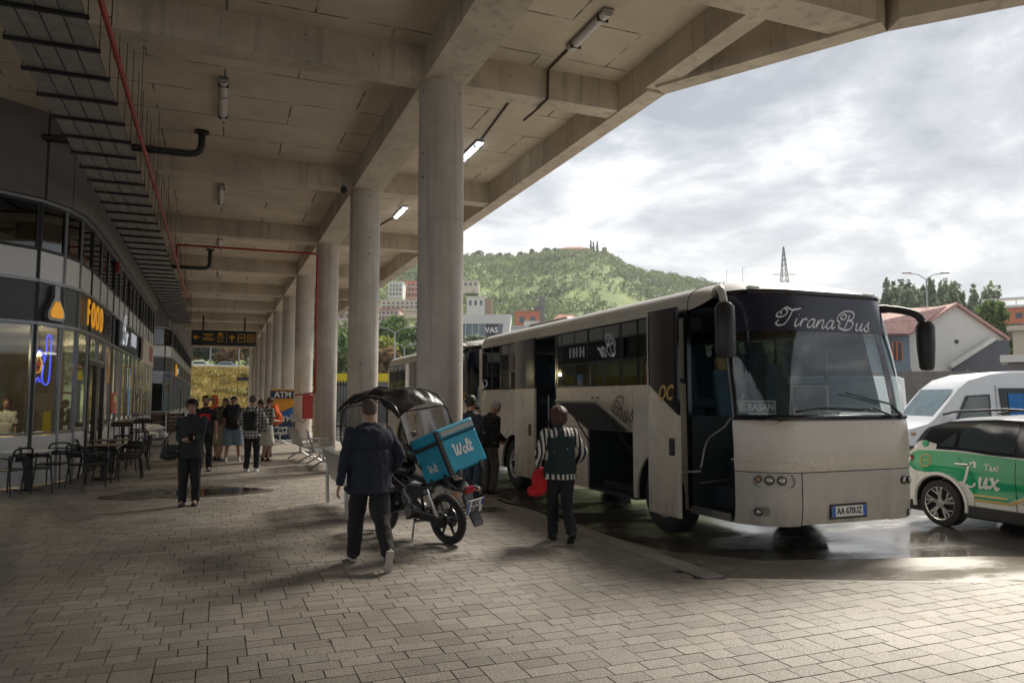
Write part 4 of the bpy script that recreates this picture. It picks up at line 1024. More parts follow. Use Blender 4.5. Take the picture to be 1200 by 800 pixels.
# ================================================================== COACHES
M_COACH = mat('coach_cream', (0.58, 0.53, 0.45), 0.26, 0.0, var=0.07, vscale=1.2, coat=0.3, rvar=0.06, detail=8)
M_COACHL = mat('coach_lower_grey', (0.46, 0.43, 0.385), 0.36, 0.0, var=0.09, vscale=1.5, coat=0.2, rvar=0.08, detail=8)
M_ROOFC = mat('coach_roof_cream', (0.46, 0.44, 0.39), 0.35, var=0.1, vscale=2, coat=0.2)
M_GBLK = mat('gloss_black', (0.008, 0.009, 0.012), 0.12, var=0.1, spec=0.5)
M_NVY = mat('banner_navy', (0.012, 0.016, 0.034), 0.2, var=0.1)
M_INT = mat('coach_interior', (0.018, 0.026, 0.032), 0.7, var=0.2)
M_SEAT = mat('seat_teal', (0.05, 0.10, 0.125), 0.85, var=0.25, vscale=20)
M_WSC = glass('windscreen_glass', (0.80, 0.90, 0.88), 0.90, 0.01, 1.45)
M_SIDEG = glass('tinted_glass', (0.50, 0.58, 0.60), 0.55, 0.012, 1.55)
M_CHROME = mat('chrome', (0.7, 0.7, 0.7), 0.12, 1.0, var=0.02)
M_LAMP = mat('headlamp_glass', (0.42, 0.42, 0.40), 0.08, 0.6, var=0.1)
M_LAMPD = mat('headlamp_bowl', (0.05, 0.05, 0.05), 0.2, 0.8, var=0.1)
M_AMB = mat('indicator_amber', (0.45, 0.22, 0.10), 0.25, var=0.05)
M_PLATE = mat('plate_white', (0.70, 0.70, 0.67), 0.4, var=0.03)
M_PBLUE = mat('plate_blue', (0.02, 0.10, 0.45), 0.4, var=0.03)
M_PTXT = mat('plate_text', (0.01, 0.01, 0.01), 0.5, var=0.03)
M_UNDER = mat('underbody', (0.015, 0.014, 0.013), 0.8, var=0.2)
M_HUB = mat('wheel_hub', (0.38, 0.37, 0.35), 0.4, 0.5, var=0.12, vscale=6)
M_GOLD = mat('gold_print', (0.45, 0.28, 0.07), 0.4, var=0.05)
M_SILV = mat('silver_print', (0.62, 0.64, 0.66), 0.35, 0.2, var=0.03)

def grime(m, z0=0.35, z1=1.1, amt=0.55, col=(0.13, 0.105, 0.08, 1)):
    """splashed road dirt, thickest at the sills, broken up by noise"""
    t = m.node_tree; b = t.nodes['Principled BSDF']; src = b.inputs['Base Color'].links[0].from_socket
    tcn = t.nodes.new('ShaderNodeTexCoord'); sp = t.nodes.new('ShaderNodeSeparateXYZ'); t.links.new(tcn.outputs['Object'], sp.inputs[0])
    r = t.nodes.new('ShaderNodeMapRange'); r.inputs['From Min'].default_value = z0; r.inputs['From Max'].default_value = z1; r.inputs['To Min'].default_value = amt; r.inputs['To Max'].default_value = 0.025
    t.links.new(sp.outputs['Z'], r.inputs['Value'])
    mp = t.nodes.new('ShaderNodeMapping'); mp.inputs['Scale'].default_value = (5, 5, 1.6); t.links.new(tcn.outputs['Object'], mp.inputs[0])
    n = t.nodes.new('ShaderNodeTexNoise'); n.inputs['Scale'].default_value = 1.3; n.inputs['Detail'].default_value = 9; n.inputs['Roughness'].default_value = 0.7; t.links.new(mp.outputs[0], n.inputs['Vector'])
    r2 = t.nodes.new('ShaderNodeMapRange'); r2.inputs['From Min'].default_value = 0.38; r2.inputs['From Max'].default_value = 0.68; t.links.new(n.outputs['Fac'], r2.inputs['Value'])
    mu = t.nodes.new('ShaderNodeMath'); mu.operation = 'MULTIPLY'; t.links.new(r.outputs[0], mu.inputs[0]); t.links.new(r2.outputs[0], mu.inputs[1])
    mi = t.nodes.new('ShaderNodeMix'); mi.data_type = 'RGBA'; t.links.new(mu.outputs[0], mi.inputs['Factor']); t.links.new(src, mi.inputs['A']); mi.inputs['B'].default_value = col
    t.links.new(mi.outputs['Result'], b.inputs['Base Color'])
grime(M_COACH); grime(M_COACHL, 0.35, 1.0, 0.5)
BW, BL = 2.60, 9.62
def tumble(z): return 0.0 if z < 1.5 else 0.06 * ((z - 1.5) / 1.6) ** 1.4
def setback(z):
    if z < 0.6: return 0.05 * ((0.6 - z) / 0.3) ** 1.5
    if z < 1.25: return 0.0
    return 0.34 * ((z - 1.25) / 1.85) ** 1.55
def FR(s, z):
    hw = BW / 2 - tumble(z)
    return Vector((BW / 2 + hw * s, setback(z) - 0.08 + 0.5 * abs(s) ** 7, z))
def FRn(s, z):
    e = 0.01
    a = FR(s + e, z) - FR(s - e, z); b = FR(s, z + e) - FR(s, z - e)
    n = a.cross(b).normalized()
    return n if n.y < 0 else -n
BUS0 = Vector((5.70, 6.80, -0.12))
def front_at(px, py):
    d = _fw + _r * ((px - 600) / F_PX) + _up * ((400 - py) / F_PX); y = 0.1; s = z = 0
    for _ in range(30):
        t = (BUS0.y + y) / d.y; p = Vector((0, 0, CAM_H)) + d * t - BUS0
        z = p.z; hw = BW / 2 - tumble(z); s = max(-1, min(1, (p.x - BW / 2) / hw)); y = 0.5 * y + 0.5 * FR(s, z).y
    return s, z
def warp(mb_, fn):
    mb_.v = [tuple(fn(Vector(v))) for v in mb_.v]; return mb_
def wheel(par, c, r, w_, side, hub=M_HUB, kind='truck', name='wheel'):
    """side -1: outer face towards -x"""
    wp = bpy.data.objects.new(name, None); COL.objects.link(wp); wp.parent = par; wp.location = c; wp.empty_display_size = .1
    rr = r
    rim = r * (0.60 if kind == 'truck' else 0.72)
    h = w_ / 2
    mb = MB(); mb.lathe([(rim, -h * 0.9), (rim + 0.02, -h), (r - 0.05, -h * 1.0), (r - 0.012, -h * 0.85), (r, -h * 0.6), (r, h * 0.6), (r - 0.012, h * 0.85), (r - 0.05, h), (rim, h), (rim, -h * 0.9)], ax='x', seg=48)
    for q in range(3):
        pass
    mb.build('tyre', M_RUB, wp, smooth=True)
    s = side
    if kind == 'truck':
        mb = MB(); mb.lathe([(rim, s * h * 0.93), (rim - 0.02, s * h * 0.99), (rim - 0.05, s * h * 0.8), (rim * 0.55, s * h * 0.75), (rim * 0.45, s * h * 0.95), (rim * 0.30, s * h * 1.02), (rim * 0.28, s * h * 1.1), (0, s * h * 1.12)], ax='x', seg=36, cap=None)
        mb.build('rim', hub, wp, smooth=True)
        mb = MB()
        for k in range(10):
            t = k * math.pi / 5; cc = Vector((s * h * 0.78, rim * 0.62 * math.cos(t), rim * 0.62 * math.sin(t))); mb.cyl(cc, cc + Vector((s * 0.035, 0, 0)), 0.018, 8)
        mb.build('wheel_nuts', M_UNDER, wp)
        mb = MB(); mb.lathe([(rim * 0.24, s * h * 1.1), (rim * 0.22, s * h * 1.3), (0, s * h * 1.32)], ax='x', seg=20); mb.build('hub_cap', M_UNDER, wp)
    return wp

bus = thing('coach', 'cream Tirana Bus coach with open doors and raised luggage flap, nearest to the camera', 'coach', tuple(BUS0), 0, 'cream coaches parked at the platform')
# lower front
mb = MB(); zz = [0.33, 0.42, 0.55, 0.7, 0.85, 1.0]
def front_patch(z0, z1, s0=-1, s1=1, off=0.0, nu=40, nv=6):
    q = MB()
    q.grid(lambda u, v: FR(s0 + (s1 - s0) * u, z0 + (z1 - z0) * v) + FRn(s0 + (s1 - s0) * u * 0.999 + 0.0005, z0 + (z1 - z0) * v) * off, nu, nv)
    return q
SEAMZ = 0.985
sL, _z1 = front_at(940, 580); sR, _z2 = front_at(1043, 580)
mb = front_patch(0.39, SEAMZ - 0.006, sL + 0.006, sR - 0.006, 0.006); mb.build('bumper_centre', M_COACHL, bus, smooth=True)
mb = front_patch(0.375, SEAMZ - 0.006, -1, sL, 0.0); mb.build('bumper_corner', M_COACHL, bus, smooth=True)
mb = front_patch(0.375, SEAMZ - 0.006, sR, 1, 0.0); mb.build('bumper_corner', M_COACHL, bus, smooth=True)
def nose(u, v):
    s = -1 + 2 * u; z = SEAMZ + 0.004 + (1.585 - SEAMZ) * v
    crease = 0.018 * math.exp(-((z - 1.07) / 0.035) ** 2) * (1 if abs(s) > 0.45 else 0)
    return FR(s, z) + FRn(max(-.99, min(.99, s)), z) * (0.012 * min(1, v * 8) * min(1, (1 - v) * 8) - crease * 0)
mb = MB(); mb.grid(nose, 60, 14); mb.build('nose_panel', M_COACH, bus, smooth=True)
for s0, s1 in ((-0.99, -0.45), (0.72, 0.99)):
    mb = MB(); pts = []
    for k in range(14):
        t = k / 13; s = s0 + (s1 - s0) * t
        zt = 1.10 - 0.07 * (t if s0 < 0 else 1 - t) ** 5
        pts.append(FR(s, zt) + FRn(s, zt) * 0.012)
    mb.tube(pts, 0.009, 6); mb.build('crease', M_COACH, bus, smooth=True)
mb = front_patch(0.39, 1.6, -1, 1, -0.03, 40, 4); mb.build('front_structure', M_UNDER, bus)
mb = MB(); mb.add([FR(-1 + 2 * k / 30, 0.385) for k in range(31)] + [(BW, 1.2, 0.385), (0, 1.2, 0.385)], [tuple(range(33))]); mb.build('under_tray', M_UNDER, bus)
# windscreen with black surround
mb = front_patch(1.62, 3.12, -0.985, 0.985, 0.0, 48, 14); mb.build('windscreen', M_WSC, bus, smooth=True)
mb = MB()
mb.tube([FR(-1 + 2 * k / 30, 1.612) for k in range(31)], 0.03, 8)
mb.tube([FR(-1 + 2 * k / 30, 3.125) for k in range(31)], 0.035, 8)
mb.tube([FR(-0.99, 1.6 + 1.52 * k / 12) for k in range(13)], 0.042, 8)
mb.tube([FR(0.99, 1.6 + 1.52 * k / 12) for k in range(13)], 0.04, 8)
mb.grid(lambda u, v: FR(-1 + 2 * u, 1.575 + 0.05 * v + 0.04 * v * (1 if abs(-1 + 2 * u) > .9 else 0)) + Vector((0, -0.016, 0)), 40, 2)
s_, z_ = front_at(905, 504)
mb.add([FR(s_ - 0.08, 1.585) + Vector((0, -0.018, 0)), FR(s_, 1.53) + Vector((0, -0.018, 0)), FR(s_ + 0.10, 1.60) + Vector((0, -0.018, 0)), FR(s_ + .2, 1.61) + Vector((0, -0.018, 0)), FR(s_ - .2, 1.61) + Vector((0, -0.018, 0))], [(0, 1, 2, 3, 4)])
mb.build('windscreen_seal', M_GBLK, bus, smooth=True)
mb = front_patch(2.64, 3.11, -0.975, 0.975, 0.004, 48, 6); mb.build('header_banner', M_NVY, bus, smooth=True)
# lettering across the header
s0, z0 = front_at(908, 381); s1, z1 = front_at(1021, 389)
mb = MB(); wtot = pen(mb, 'Tirana Bus', 0.22, Matrix.Identity(4), slant=0.42, thick=0.12, thin=0.045, ext=0.0)
xr = max(v[0] for v in mb.v); xl = min(v[0] for v in mb.v)
def lay(p):
    t = (p.x - xl) / (xr - xl); s = s0 + (s1 - s0) * t; z = z0 + (z1 - z0) * t + p.y
    return FR(s, z) + FRn(s, z) * 0.009
warp(mb, lay); mb.build('header_lettering', M_SILV, bus)
# destination card behind the glass
s0, z0 = front_at(874, 484); 
card = MB(); o_ = FR(s0, z0) + Vector((0.0, 0.10, -0.01)); CM = wallM(tuple(o_ + Vector((0.24, 0, 0.075))), (1, -0.25, 0))
flat(card, [(-0.25, -0.085), (0.25, -0.085), (0.25, 0.085), (-0.25, 0.085)], CM, -0.008, 0)
cardo = card.build('destination_card', mat('card_grey', (0.10, 0.13, 0.12), 0.5), bus)
card = MB()
for a_ in ((-0.245, 0.245, 0.07, 0.08), (-0.245, 0.245, -0.08, -0.07), (-0.245, -0.235, -0.07, 0.07), (0.235, 0.245, -0.07, 0.07)):
    flat(card, [(a_[0], a_[2]), (a_[1], a_[2]), (a_[1], a_[3]), (a_[0], a_[3])], CM, 0.001, 0.003)
card.text('ELBASAN', 0.118, CM @ Matrix.Translation((0, 0, 0.003)), 0.002, sx=0.92, bold=0.003); card.build('lettering', M_PLATE, cardo)
# roof
def sec(s):
    th = s * math.pi / 2; c_, n_ = abs(math.cos(th)), math.sin(th)
    return Vector((BW / 2 + BW / 2 * math.copysign(abs(n_) ** 0.62, n_), 0, 2.985 + 0.385 * c_ ** 0.55))
mb = MB(); mb.grid(lambda u, v: sec(-1 + 2 * u) + Vector((0, 1.3 + (BL - 0.25 - 1.3) * v, 0)), 40, 6); mb.build('roof', M_ROOFC, bus, smooth=True)
def cap(u, v):
    s = -1 + 2 * u; A = FR(s * 0.999, 3.14) + Vector((0, -0.02, 0)); B = sec(s) + Vector((0, 1.3, 0))
    k = 1 - (1 - v) ** 2.2
    x = A.x + (B.x - A.x) * v; y = A.y + (B.y - A.y) * v; z = A.z + (B.z - A.z) * k + 0.02 * math.sin(math.pi * v)
    return Vector((x, y, z))
mb = MB(); mb.grid(cap, 40, 10); mb.build('roof_cap', M_ROOFC, bus, smooth=True)
mb = MB(); mb.grid(lambda u, v: sec(-1 + 2 * u) * (1) + Vector((0, BL - 0.25 + 0.25 * v, 0)) - Vector(((sec(-1 + 2 * u).x - 1.25) * 0.1 * v * v, 0, (sec(-1 + 2 * u).z - 2.9) * 0.55 * v * v)), 30, 5); mb.build('roof_rear', M_ROOFC, bus, smooth=True)
mb = MB(); mb.tube([sec(-1 + 2 * k / 24) + Vector((0, 1.3, 0)) * 1 for k in range(25)], 0.008, 5); mb.build('roof_seam', M_UNDER, bus)
mb = MB(); mb.prism([(5.9, 3.28), (6.2, 3.44), (8.0, 3.46), (8.35, 3.28)], 1.3, 'yz', 0.6); mb.build('roof_unit', M_ROOFC, bus, bevel=0.02)
for s in (-0.72, 0.72):
    mb = MB(); p = cap((s + 1) / 2, 0.14); mb.box(p.x - 0.08, p.x + 0.08, p.y - 0.02, p.y + 0.05, p.z - 0.02, p.z + 0.035); mb.build('marker_lamp', M_PLATE, bus, bevel=0.01)
# side skins
def arc(cy, r, z_low, z_c=0.50, n=14):
    """points of a wheel arch from rear to front (in y) over centre cy"""
    a0 = math.asin(max(-1, min(1, (z_low - z_c) / r)))
    return [(cy + r * math.cos(t), z_c + r * math.sin(t)) for t in [a0 + (math.pi - 2 * a0) * k / n for k in range(n + 1)]]
W1, W2, RA = 2.02, 7.5, 0.60
XS = 0.0
def skin(name, poly, m=M_COACH, x=0.0, th=0.035):
    q = MB(); q.prism(poly, th, 'yz', x); return q.build(name, m, bus)
a1 = arc(W1, RA, 0.40)
skin('side_panel', [(1.32, 0.40), (1.32, 2.03), (2.72, 2.03), (2.72, 0.40)] + a1)
skin('side_panel', [(2.726, 1.36), (2.726, 2.03), (5.36, 2.03), (5.36, 1.36)])
skin('luggage_door', [(4.17, 0.38), (4.17, 1.354), (5.355, 1.354), (5.355, 0.38)], M_COACH)
skin('side_panel', [(6.38, 0.40), (6.38, 2.03), (9.5, 2.03), (9.42, 0.46)] + arc(W2, RA, 0.40))
# luggage hold
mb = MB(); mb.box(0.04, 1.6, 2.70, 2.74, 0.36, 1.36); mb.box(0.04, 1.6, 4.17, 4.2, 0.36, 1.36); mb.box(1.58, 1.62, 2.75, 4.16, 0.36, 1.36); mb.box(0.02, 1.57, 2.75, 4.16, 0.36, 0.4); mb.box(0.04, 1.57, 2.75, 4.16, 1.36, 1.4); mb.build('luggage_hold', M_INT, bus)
fl_ = MB(); A, B = Vector((-0.01, 2.74, 1.34)), Vector((-0.01, 4.15, 1.34)); C_, D_ = Vector((-0.60, 4.15, 1.80)), Vector((-0.60, 2.74, 1.80))
fl_.add([A, B, C_, D_] + [p + Vector((-0.02, 0, -0.026)) * -1 for p in (A, B, C_, D_)], [(0, 1, 2, 3), (7, 6, 5, 4), (0, 4, 5, 1), (1, 5, 6, 2), (2, 6, 7, 3), (3, 7, 4, 0)])
flap = fl_.build('luggage_flap', M_COACHL, bus)
mb = MB(); q_ = [A, B, C_, D_]; cc = (A + B + C_ + D_) / 4
mb.add([cc + (p - cc) * 0.9 + Vector((-0.012, 0, -0.015)) for p in q_], [(3, 2, 1, 0)]); mb.build('flap_lining', mat('flap_lining', (0.06, 0.065, 0.07), 0.6), flap)
for y in (2.85, 4.05):
    mb = MB(); mb.tube([(0.1, y, 0.95), (-0.28, y, 1.52)], 0.012, 6); mb.build('gas_strut', M_UNDER, bus)
# windows, platform side and far side
def pane(name, y0, y1, x, z0=2.06, z1=2.975, par=None, m=M_SIDEG, poly=None):
    q = MB(); q.prism(poly or [(y0, z0), (y0, z1), (y1, z1), (y1, z0)], 0.01, 'yz', x); return q.build(name, m, par or bus)
def rail(y0, y1, z0, z1, x, nm='window_rail', th=0.03):
    q = MB(); q.box(x, x + th, y0, y1, z0, z1); return q.build(nm, M_GBLK, bus)
for y0, y1 in ((1.72, 2.18), (2.20, 3.02), (3.05, 4.12), (4.15, 5.30), (6.44, 7.0), (7.03, 8.15)):
    pane('window', y0, y1, 0.008)
pane('window', 0, 0, 0.008, poly=[(8.18, 2.06), (8.18, 2.975), (9.5, 2.975), (9.36, 2.06)] if False else [(8.18, 2.06), (8.18, 2.975), (9.42, 2.975), (9.42, 2.3), (9.2, 2.06)])
rail(1.32, 5.36, 2.032, 2.062, -0.004); rail(6.38, 9.4, 2.032, 2.062, -0.004); rail(1.32, 9.45, 2.972, 3.0, -0.002)
for y in (1.62, 2.19, 3.035, 4.135, 5.33, 6.41, 7.015, 8.165): rail(y - 0.04 if y in (1.62, 5.33, 6.41) else y - 0.012, y + 0.04 if y in (1.62, 5.33, 6.41) else y + 0.012, 2.064, 2.97, 0.002, 'window_post')
skin('rear_corner', [(9.2, 2.035), (9.42, 2.29), (9.42, 2.99), (9.6, 2.99), (9.6, 2.035)])
# second narrow pane behind the front door
pane('window', 1.36, 1.58, 0.008, 2.10, 2.9); skin('door_post', [(1.315, 0.42), (1.315, 2.97), (1.355, 2.97), (1.355, 2.04), (1.34, .42)], M_GBLK, -0.012, 0.06)
for y0, y1 in ((1.6, 2.6), (2.63, 3.7), (3.73, 4.8), (4.83, 5.9), (5.93, 7.0), (7.03, 8.15), (8.18, 9.4)):
    pane('window', y0, y1, BW - 0.018)
pane('window', 0, 0, BW - 0.018, poly=[(0.62, 1.64), (1.55, 1.64), (1.55, 2.97), (0.95, 2.97)])
for y in (1.575, 2.615, 3.715, 4.815, 5.915, 7.015, 8.165): rail(y - 0.012, y + 0.012, 2.064, 2.97, BW - 0.03, 'window_post')
rail(1.55, 9.4, 2.032, 2.062, BW - 0.028); rail(0.9, 9.45, 2.972, 3.0, BW - 0.028)
skin('side_panel', [(0.44, 0.33), (0.44, 1.62), (1.56, 1.62), (1.56, 2.03), (9.5, 2.03), (9.42, 0.46)] + arc(W2, RA, 0.40) + arc(W1, RA, 0.40), M_COACH, BW - 0.035)
mb = MB(); mb.box(0.02, BW - 0.02, 9.58, 9.62, 0.4, 2.3); mb.box(0.06, BW - 0.06, 9.585, 9.625, 2.9, 3.05); mb.build('rear_panel', M_COACH, bus)
mb = MB(); mb.box(0.1, BW - 0.1, 9.59, 9.6, 2.32, 2.9); mb.build('rear_window', M_GBLK, bus)
mb = MB(); mb.box(0.06, BW - 0.06, 2.75, 9.56, 0.42, 0.6) if False else mb.box(0.3, BW - 0.3, 1.4, 9.4, 0.33, 0.5); mb.build('chassis', M_UNDER, bus)
# front door opening: steps, rails, inner walls
mb = MB()
mb.box(0.04, 0.85, 0.50, 1.3, 0.40, 0.44); mb.box(0.35, 0.85, 0.5, 1.3, 0.44, 0.72); mb.box(0.6, 0.85, 0.5, 1.3, 0.72, 1.0)
mb.box(0.86, 0.9, 0.45, 1.3, 0.40, 1.05); mb.box(0.04, 0.86, 1.3, 1.33, 0.4, 1.6); mb.build('door_steps', M_INT, bus)
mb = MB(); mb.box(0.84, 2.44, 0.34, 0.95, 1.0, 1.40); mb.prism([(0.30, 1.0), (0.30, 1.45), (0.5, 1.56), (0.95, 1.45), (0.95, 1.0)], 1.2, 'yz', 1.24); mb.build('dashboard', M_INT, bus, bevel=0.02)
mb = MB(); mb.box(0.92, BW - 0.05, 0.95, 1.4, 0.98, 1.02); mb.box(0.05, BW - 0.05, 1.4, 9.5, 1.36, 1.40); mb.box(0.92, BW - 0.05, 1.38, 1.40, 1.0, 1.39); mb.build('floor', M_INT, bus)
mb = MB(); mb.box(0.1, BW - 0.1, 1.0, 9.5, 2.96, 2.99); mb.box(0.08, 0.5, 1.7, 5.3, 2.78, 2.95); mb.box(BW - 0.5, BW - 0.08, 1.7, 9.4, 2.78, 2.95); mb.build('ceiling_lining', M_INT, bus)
mb = MB(); mb.tube(spline([(0.1, 1.22, 0.95), (0.2, 1.2, 1.3), (0.5, 1.2, 1.5), (0.8, 1.2, 1.9)], 5), 0.016, 8); mb.tube([(0.1, 0.6, 1.1), (0.5, 0.7, 1.12)], 0.014, 8); mb.tube([(0.1, 1.25, 0.75), (0.55, 1.25, 0.78)], 0.014, 8); mb.build('grab_rail', M_STEEL, bus, smooth=True)
mb = MB(); mb.box(-0.01, 0.86, 0.48, 1.31, 0.38, 0.40); mb.box(0.0, 0.03, 0.52, 1.3, 0.40, 0.47); mb.build('step_edge', M_STEEL, bus)
# steering wheel, seats
mb = MB(); cS = Vector((1.9, 0.98, 1.55)); tl = Matrix.Rotation(RAD(-28), 3, 'X')
mb.tube([cS + tl @ Vector((0.23 * math.cos(t * math.pi / 10), 0.23 * math.sin(t * math.pi / 10), 0)) for t in range(21)], 0.018, 6); mb.tube([cS, cS + tl @ Vector((0, 0.0, -0.3))], 0.03, 8)
mb.tube([cS + tl @ Vector((-0.22, 0, 0)), cS + tl @ Vector((0.22, 0, 0))], 0.015, 6); mb.build('steering_wheel', M_BLACK, bus, smooth=True)
def coach_seat(x, y, z, hd=M_SEAT, nm='seat'):
    q = MB(); q.box(x - 0.22, x + 0.22, y - 0.22, y + 0.22, z + 0.3, z + 0.45); q.box(x - 0.12, x + 0.12, y - 0.12, y + 0.12, z + 0.003, z + 0.3)
    q.obox((x, y + 0.28, z + 0.78), (0.22, 0, 0), (0, 0.05, -0.01), (0, 0.06, 0.36)); s__ = q.build(nm, M_SEAT, bus, bevel=0.03)
    q = MB(); q.obox((x, y + 0.34, z + 1.22), (0.15, 0, 0), (0, 0.05, -0.01), (0, 0.02, 0.1)); q.build('headrest', hd, s__, bevel=0.03); return s__
coach_seat(1.9, 1.55, 1.02); coach_seat(0.95, 1.45, 1.10, mat('headrest_ochre', (0.30, 0.22, 0.08), 0.8))
for k in range(8):
    y = 2.3 + k * 0.85
    for x in (0.32, 0.78, 1.72, 2.18):
        if x < 1 and 5.2 < y + 0.3 < 6.5: continue
        coach_seat(x, y, 1.402)
# door interior: curtains
M_CUR = mat('curtain_red', (0.45, 0.01, 0.03), 0.8, var=0.2)
mb = MB(); mb.grid(lambda u, v: (BW - 0.09 + 0.015 * math.sin(u * 40), 5.35 + 0.75 * u, 2.18 + 0.6 * v), 40, 1); mb.build('curtain', mat('curtain_red_glow', (0.6, 0.015, 0.04), 0.8, emit=(0.8, 0.01, 0.04), emis=0.35), bus, smooth=True)  # red cloth given a glow of its own, as if lit
mb = MB(); mb.grid(lambda u, v: FR(0.72 + 0.12 * u, 1.75 + 0.62 * v) + Vector((0.0, 0.16 + 0.01 * math.sin(u * 30), 0)) - Vector(((0.06 * v) * (1 - u) * -1 if v > .7 else 0, 0, 0)), 16, 8); mb.build('curtain', mat('curtain_maroon', (0.22, 0.045, 0.04), 0.8, var=0.2), bus, smooth=True)
# plug doors, slid outwards
def plug(y0, y1, x, poly_low, glass_poly, nm, hz):
    q = MB(); q.prism(poly_low, 0.05, 'yz', x); d_ = q.build(nm, M_COACH, bus, bevel=0.006)
    q = MB(); q.prism(glass_poly[0], 0.035, 'yz', x + 0.008); q.build('door_frame', M_GBLK, d_)
    q = MB(); q.prism(glass_poly[1], 0.006, 'yz', x + 0.0); g_ = q.build('door_glass', M_SIDEG if False else M_GBLK, d_)
    q = MB(); q.box(x - 0.012, x - 0.001, hz[0] - 0.06, hz[0] + 0.06, hz[1] - 0.11, hz[1] + 0.11); q.build('handle', M_BLACK, d_, bevel=0.008)
    for y_ in ((y0 + 0.1), (y1 - 0.1)):
        q = MB(); q.tube([(x + 0.05, y_, 0.9), (x + 0.3, y_ - 0.15, 0.92)], 0.014, 6); q.build('hinge_arm', M_STEEL, d_)
    return d_
dy0, dy1 = 1.13, 1.80
d_ = plug(dy0, dy1, -0.30, [(dy0, 0.34), (dy0, 1.62), (dy1, 2.02), (dy1, 0.34)], ([(dy0, 1.625), (dy0, 3.0), (dy1, 3.0), (dy1, 2.025)], [(dy0 + 0.05, 1.76), (dy0 + 0.05, 2.93), (dy1 - 0.06, 2.93), (dy1 - 0.06, 2.06), (dy0 + 0.12, 1.74)]), 'front_door', (dy0 + 0.13, 1.22))
mb = MB(); mb.tube([(-0.305, dy1 + 0.003, z) for z in (0.34, 3.0)], 0.008, 6); mb.build('door_edge', M_STEEL, d_)
mb = MB(); mb.text('OC', 0.27, wallM((-0.304, dy0 + 0.27, 1.90), (0, -1, 0)), 0.002, shear=0.3, bold=0.006, sx=0.8); mb.build('gold_lettering', M_GOLD, d_)
ry0, ry1 = 5.98, 6.95
d2 = plug(ry0, ry1, -0.17, [(ry0, 0.34), (ry0, 2.03), (ry1, 2.03), (ry1, 0.34)], ([(ry0, 2.035), (ry0, 2.98), (ry1, 2.98), (ry1, 2.035)], [(ry0 + 0.06, 2.09), (ry0 + 0.06, 2.93), (ry1 - 0.06, 2.93), (ry1 - 0.06, 2.09)]), 'rear_door', (ry0 + 0.2, 1.25))
# rear doorway well
mb = MB(); mb.box(0.04, 1.0, 5.40, 6.34, 0.38, 0.42); mb.box(0.35, 1.0, 5.40, 6.34, 0.42, 0.75); mb.box(0.68, 1.0, 5.4, 6.34, 0.75, 1.08); mb.box(0.04, 1.2, 5.36, 5.39, 0.4, 2.03); mb.box(0.04, 1.2, 6.35, 6.38, 0.4, 2.03); mb.build('door_steps', M_INT, bus)
mb = MB(); mb.box(-0.004, 0.03, 5.36, 5.40, 0.4, 2.97); mb.box(-0.004, 0.03, 6.345, 6.378, 0.4, 2.97); mb.build('door_post', M_GBLK, bus)
mb = MB(); mb.tube([(0.25, 5.5, 0.8), (0.25, 5.5, 1.9)], 0.015, 8); mb.tube([(0.25, 6.25, 0.8), (0.25, 6.25, 1.9)], 0.015, 8); mb.build('grab_rail', M_STEEL, bus)
# side script and scroll
mb = MB(); pen(mb, 'Bus', 0.33, wallM((-0.004, 3.28, 1.50), (0, -1, 0)), slant=0.3, thick=0.10, thin=0.045, ext=0.0); mb.build('side_lettering', mat('script_dark', (0.06, 0.055, 0.05), 0.4), bus)
mb = MB(); mb.tube([(-0.004, 4.0 - 0.26 * t / 12, 1.84 + 0.03 * math.sin(t * 0.8)) for t in range(13)], 0.007, 5); mb.build('side_scroll', MATS['script_dark'], bus)
# wheels
for y in (W1, W2):
    wheel(bus, (0.20, y, 0.505), 0.50, 0.30, -1); wheel(bus, (BW - 0.20, y, 0.505), 0.50, 0.30, 1)
    for x0, x1 in ((0.04, 0.62), (BW - 0.62, BW - 0.04)):
        mb = MB(); mb.grid(lambda u, v: (x0 + (x1 - x0) * u, y + 0.595 * math.cos(math.pi * v), 0.50 + 0.595 * math.sin(math.pi * v)), 1, 16); mb.build('wheel_arch', M_UNDER, bus)
mb = MB(); mb.box(0.62, BW - 0.62, 1.40, 2.70, 0.5, 1.3); mb.build('engine_bay', M_UNDER, bus)
# lamps on the front
def fdisc(s, z, r, m, nm, off=0.006, m2=None):
    p = FR(s, z); n = FRn(s, z); q = MB()
    q.cyl(p + n * (off - 0.012), p + n * (off + 0.006), r, 20); o = q.build(nm, m, bus, smooth=True)
    q = MB(); cen = p + n * (off + 0.004)
    q.ball(cen, (r * 0.72, r * 0.72, r * 0.3), 14, 6, rot=n.to_track_quat('Z', 'Y').to_matrix()); q.build('lens', m2 or M_LAMP, o, smooth=True); return o
def pill(px0, px1, py, hh, nm):
    a = front_at(px0, py); b = front_at(px1, py); q = MB(); z = (a[1] + b[1]) / 2
    wdt = (FR(b[0], z) - FR(a[0], z)).length; nseg = 24; pts = []
    for k in range(nseg):
        t = 2 * math.pi * k / nseg; xx = max(-wdt / 2 + hh, min(wdt / 2 - hh, 9 * math.copysign(1, math.cos(t)))) + hh * math.cos(t); pts.append((xx, hh * math.sin(t)))
    vs = []
    for off in (0.003, 0.009):
        for x, y in pts:
            t = (x + wdt / 2) / wdt; s = a[0] + (b[0] - a[0]) * t; s = max(-.995, min(.995, s)); vs.append(FR(s, z + y) + FRn(s, z + y) * off)
    q.add(vs, [tuple(range(nseg, 2 * nseg))] + [(i, (i + 1) % nseg, nseg + (i + 1) % nseg, nseg + i) for i in range(nseg)])
    q.build(nm, mat('lamp_recess', (0.24, 0.225, 0.20), 0.45), bus)
pill(882, 932, 563.5, 0.075, 'lamp_recess'); pill(883, 903, 599, 0.055, 'lamp_recess')
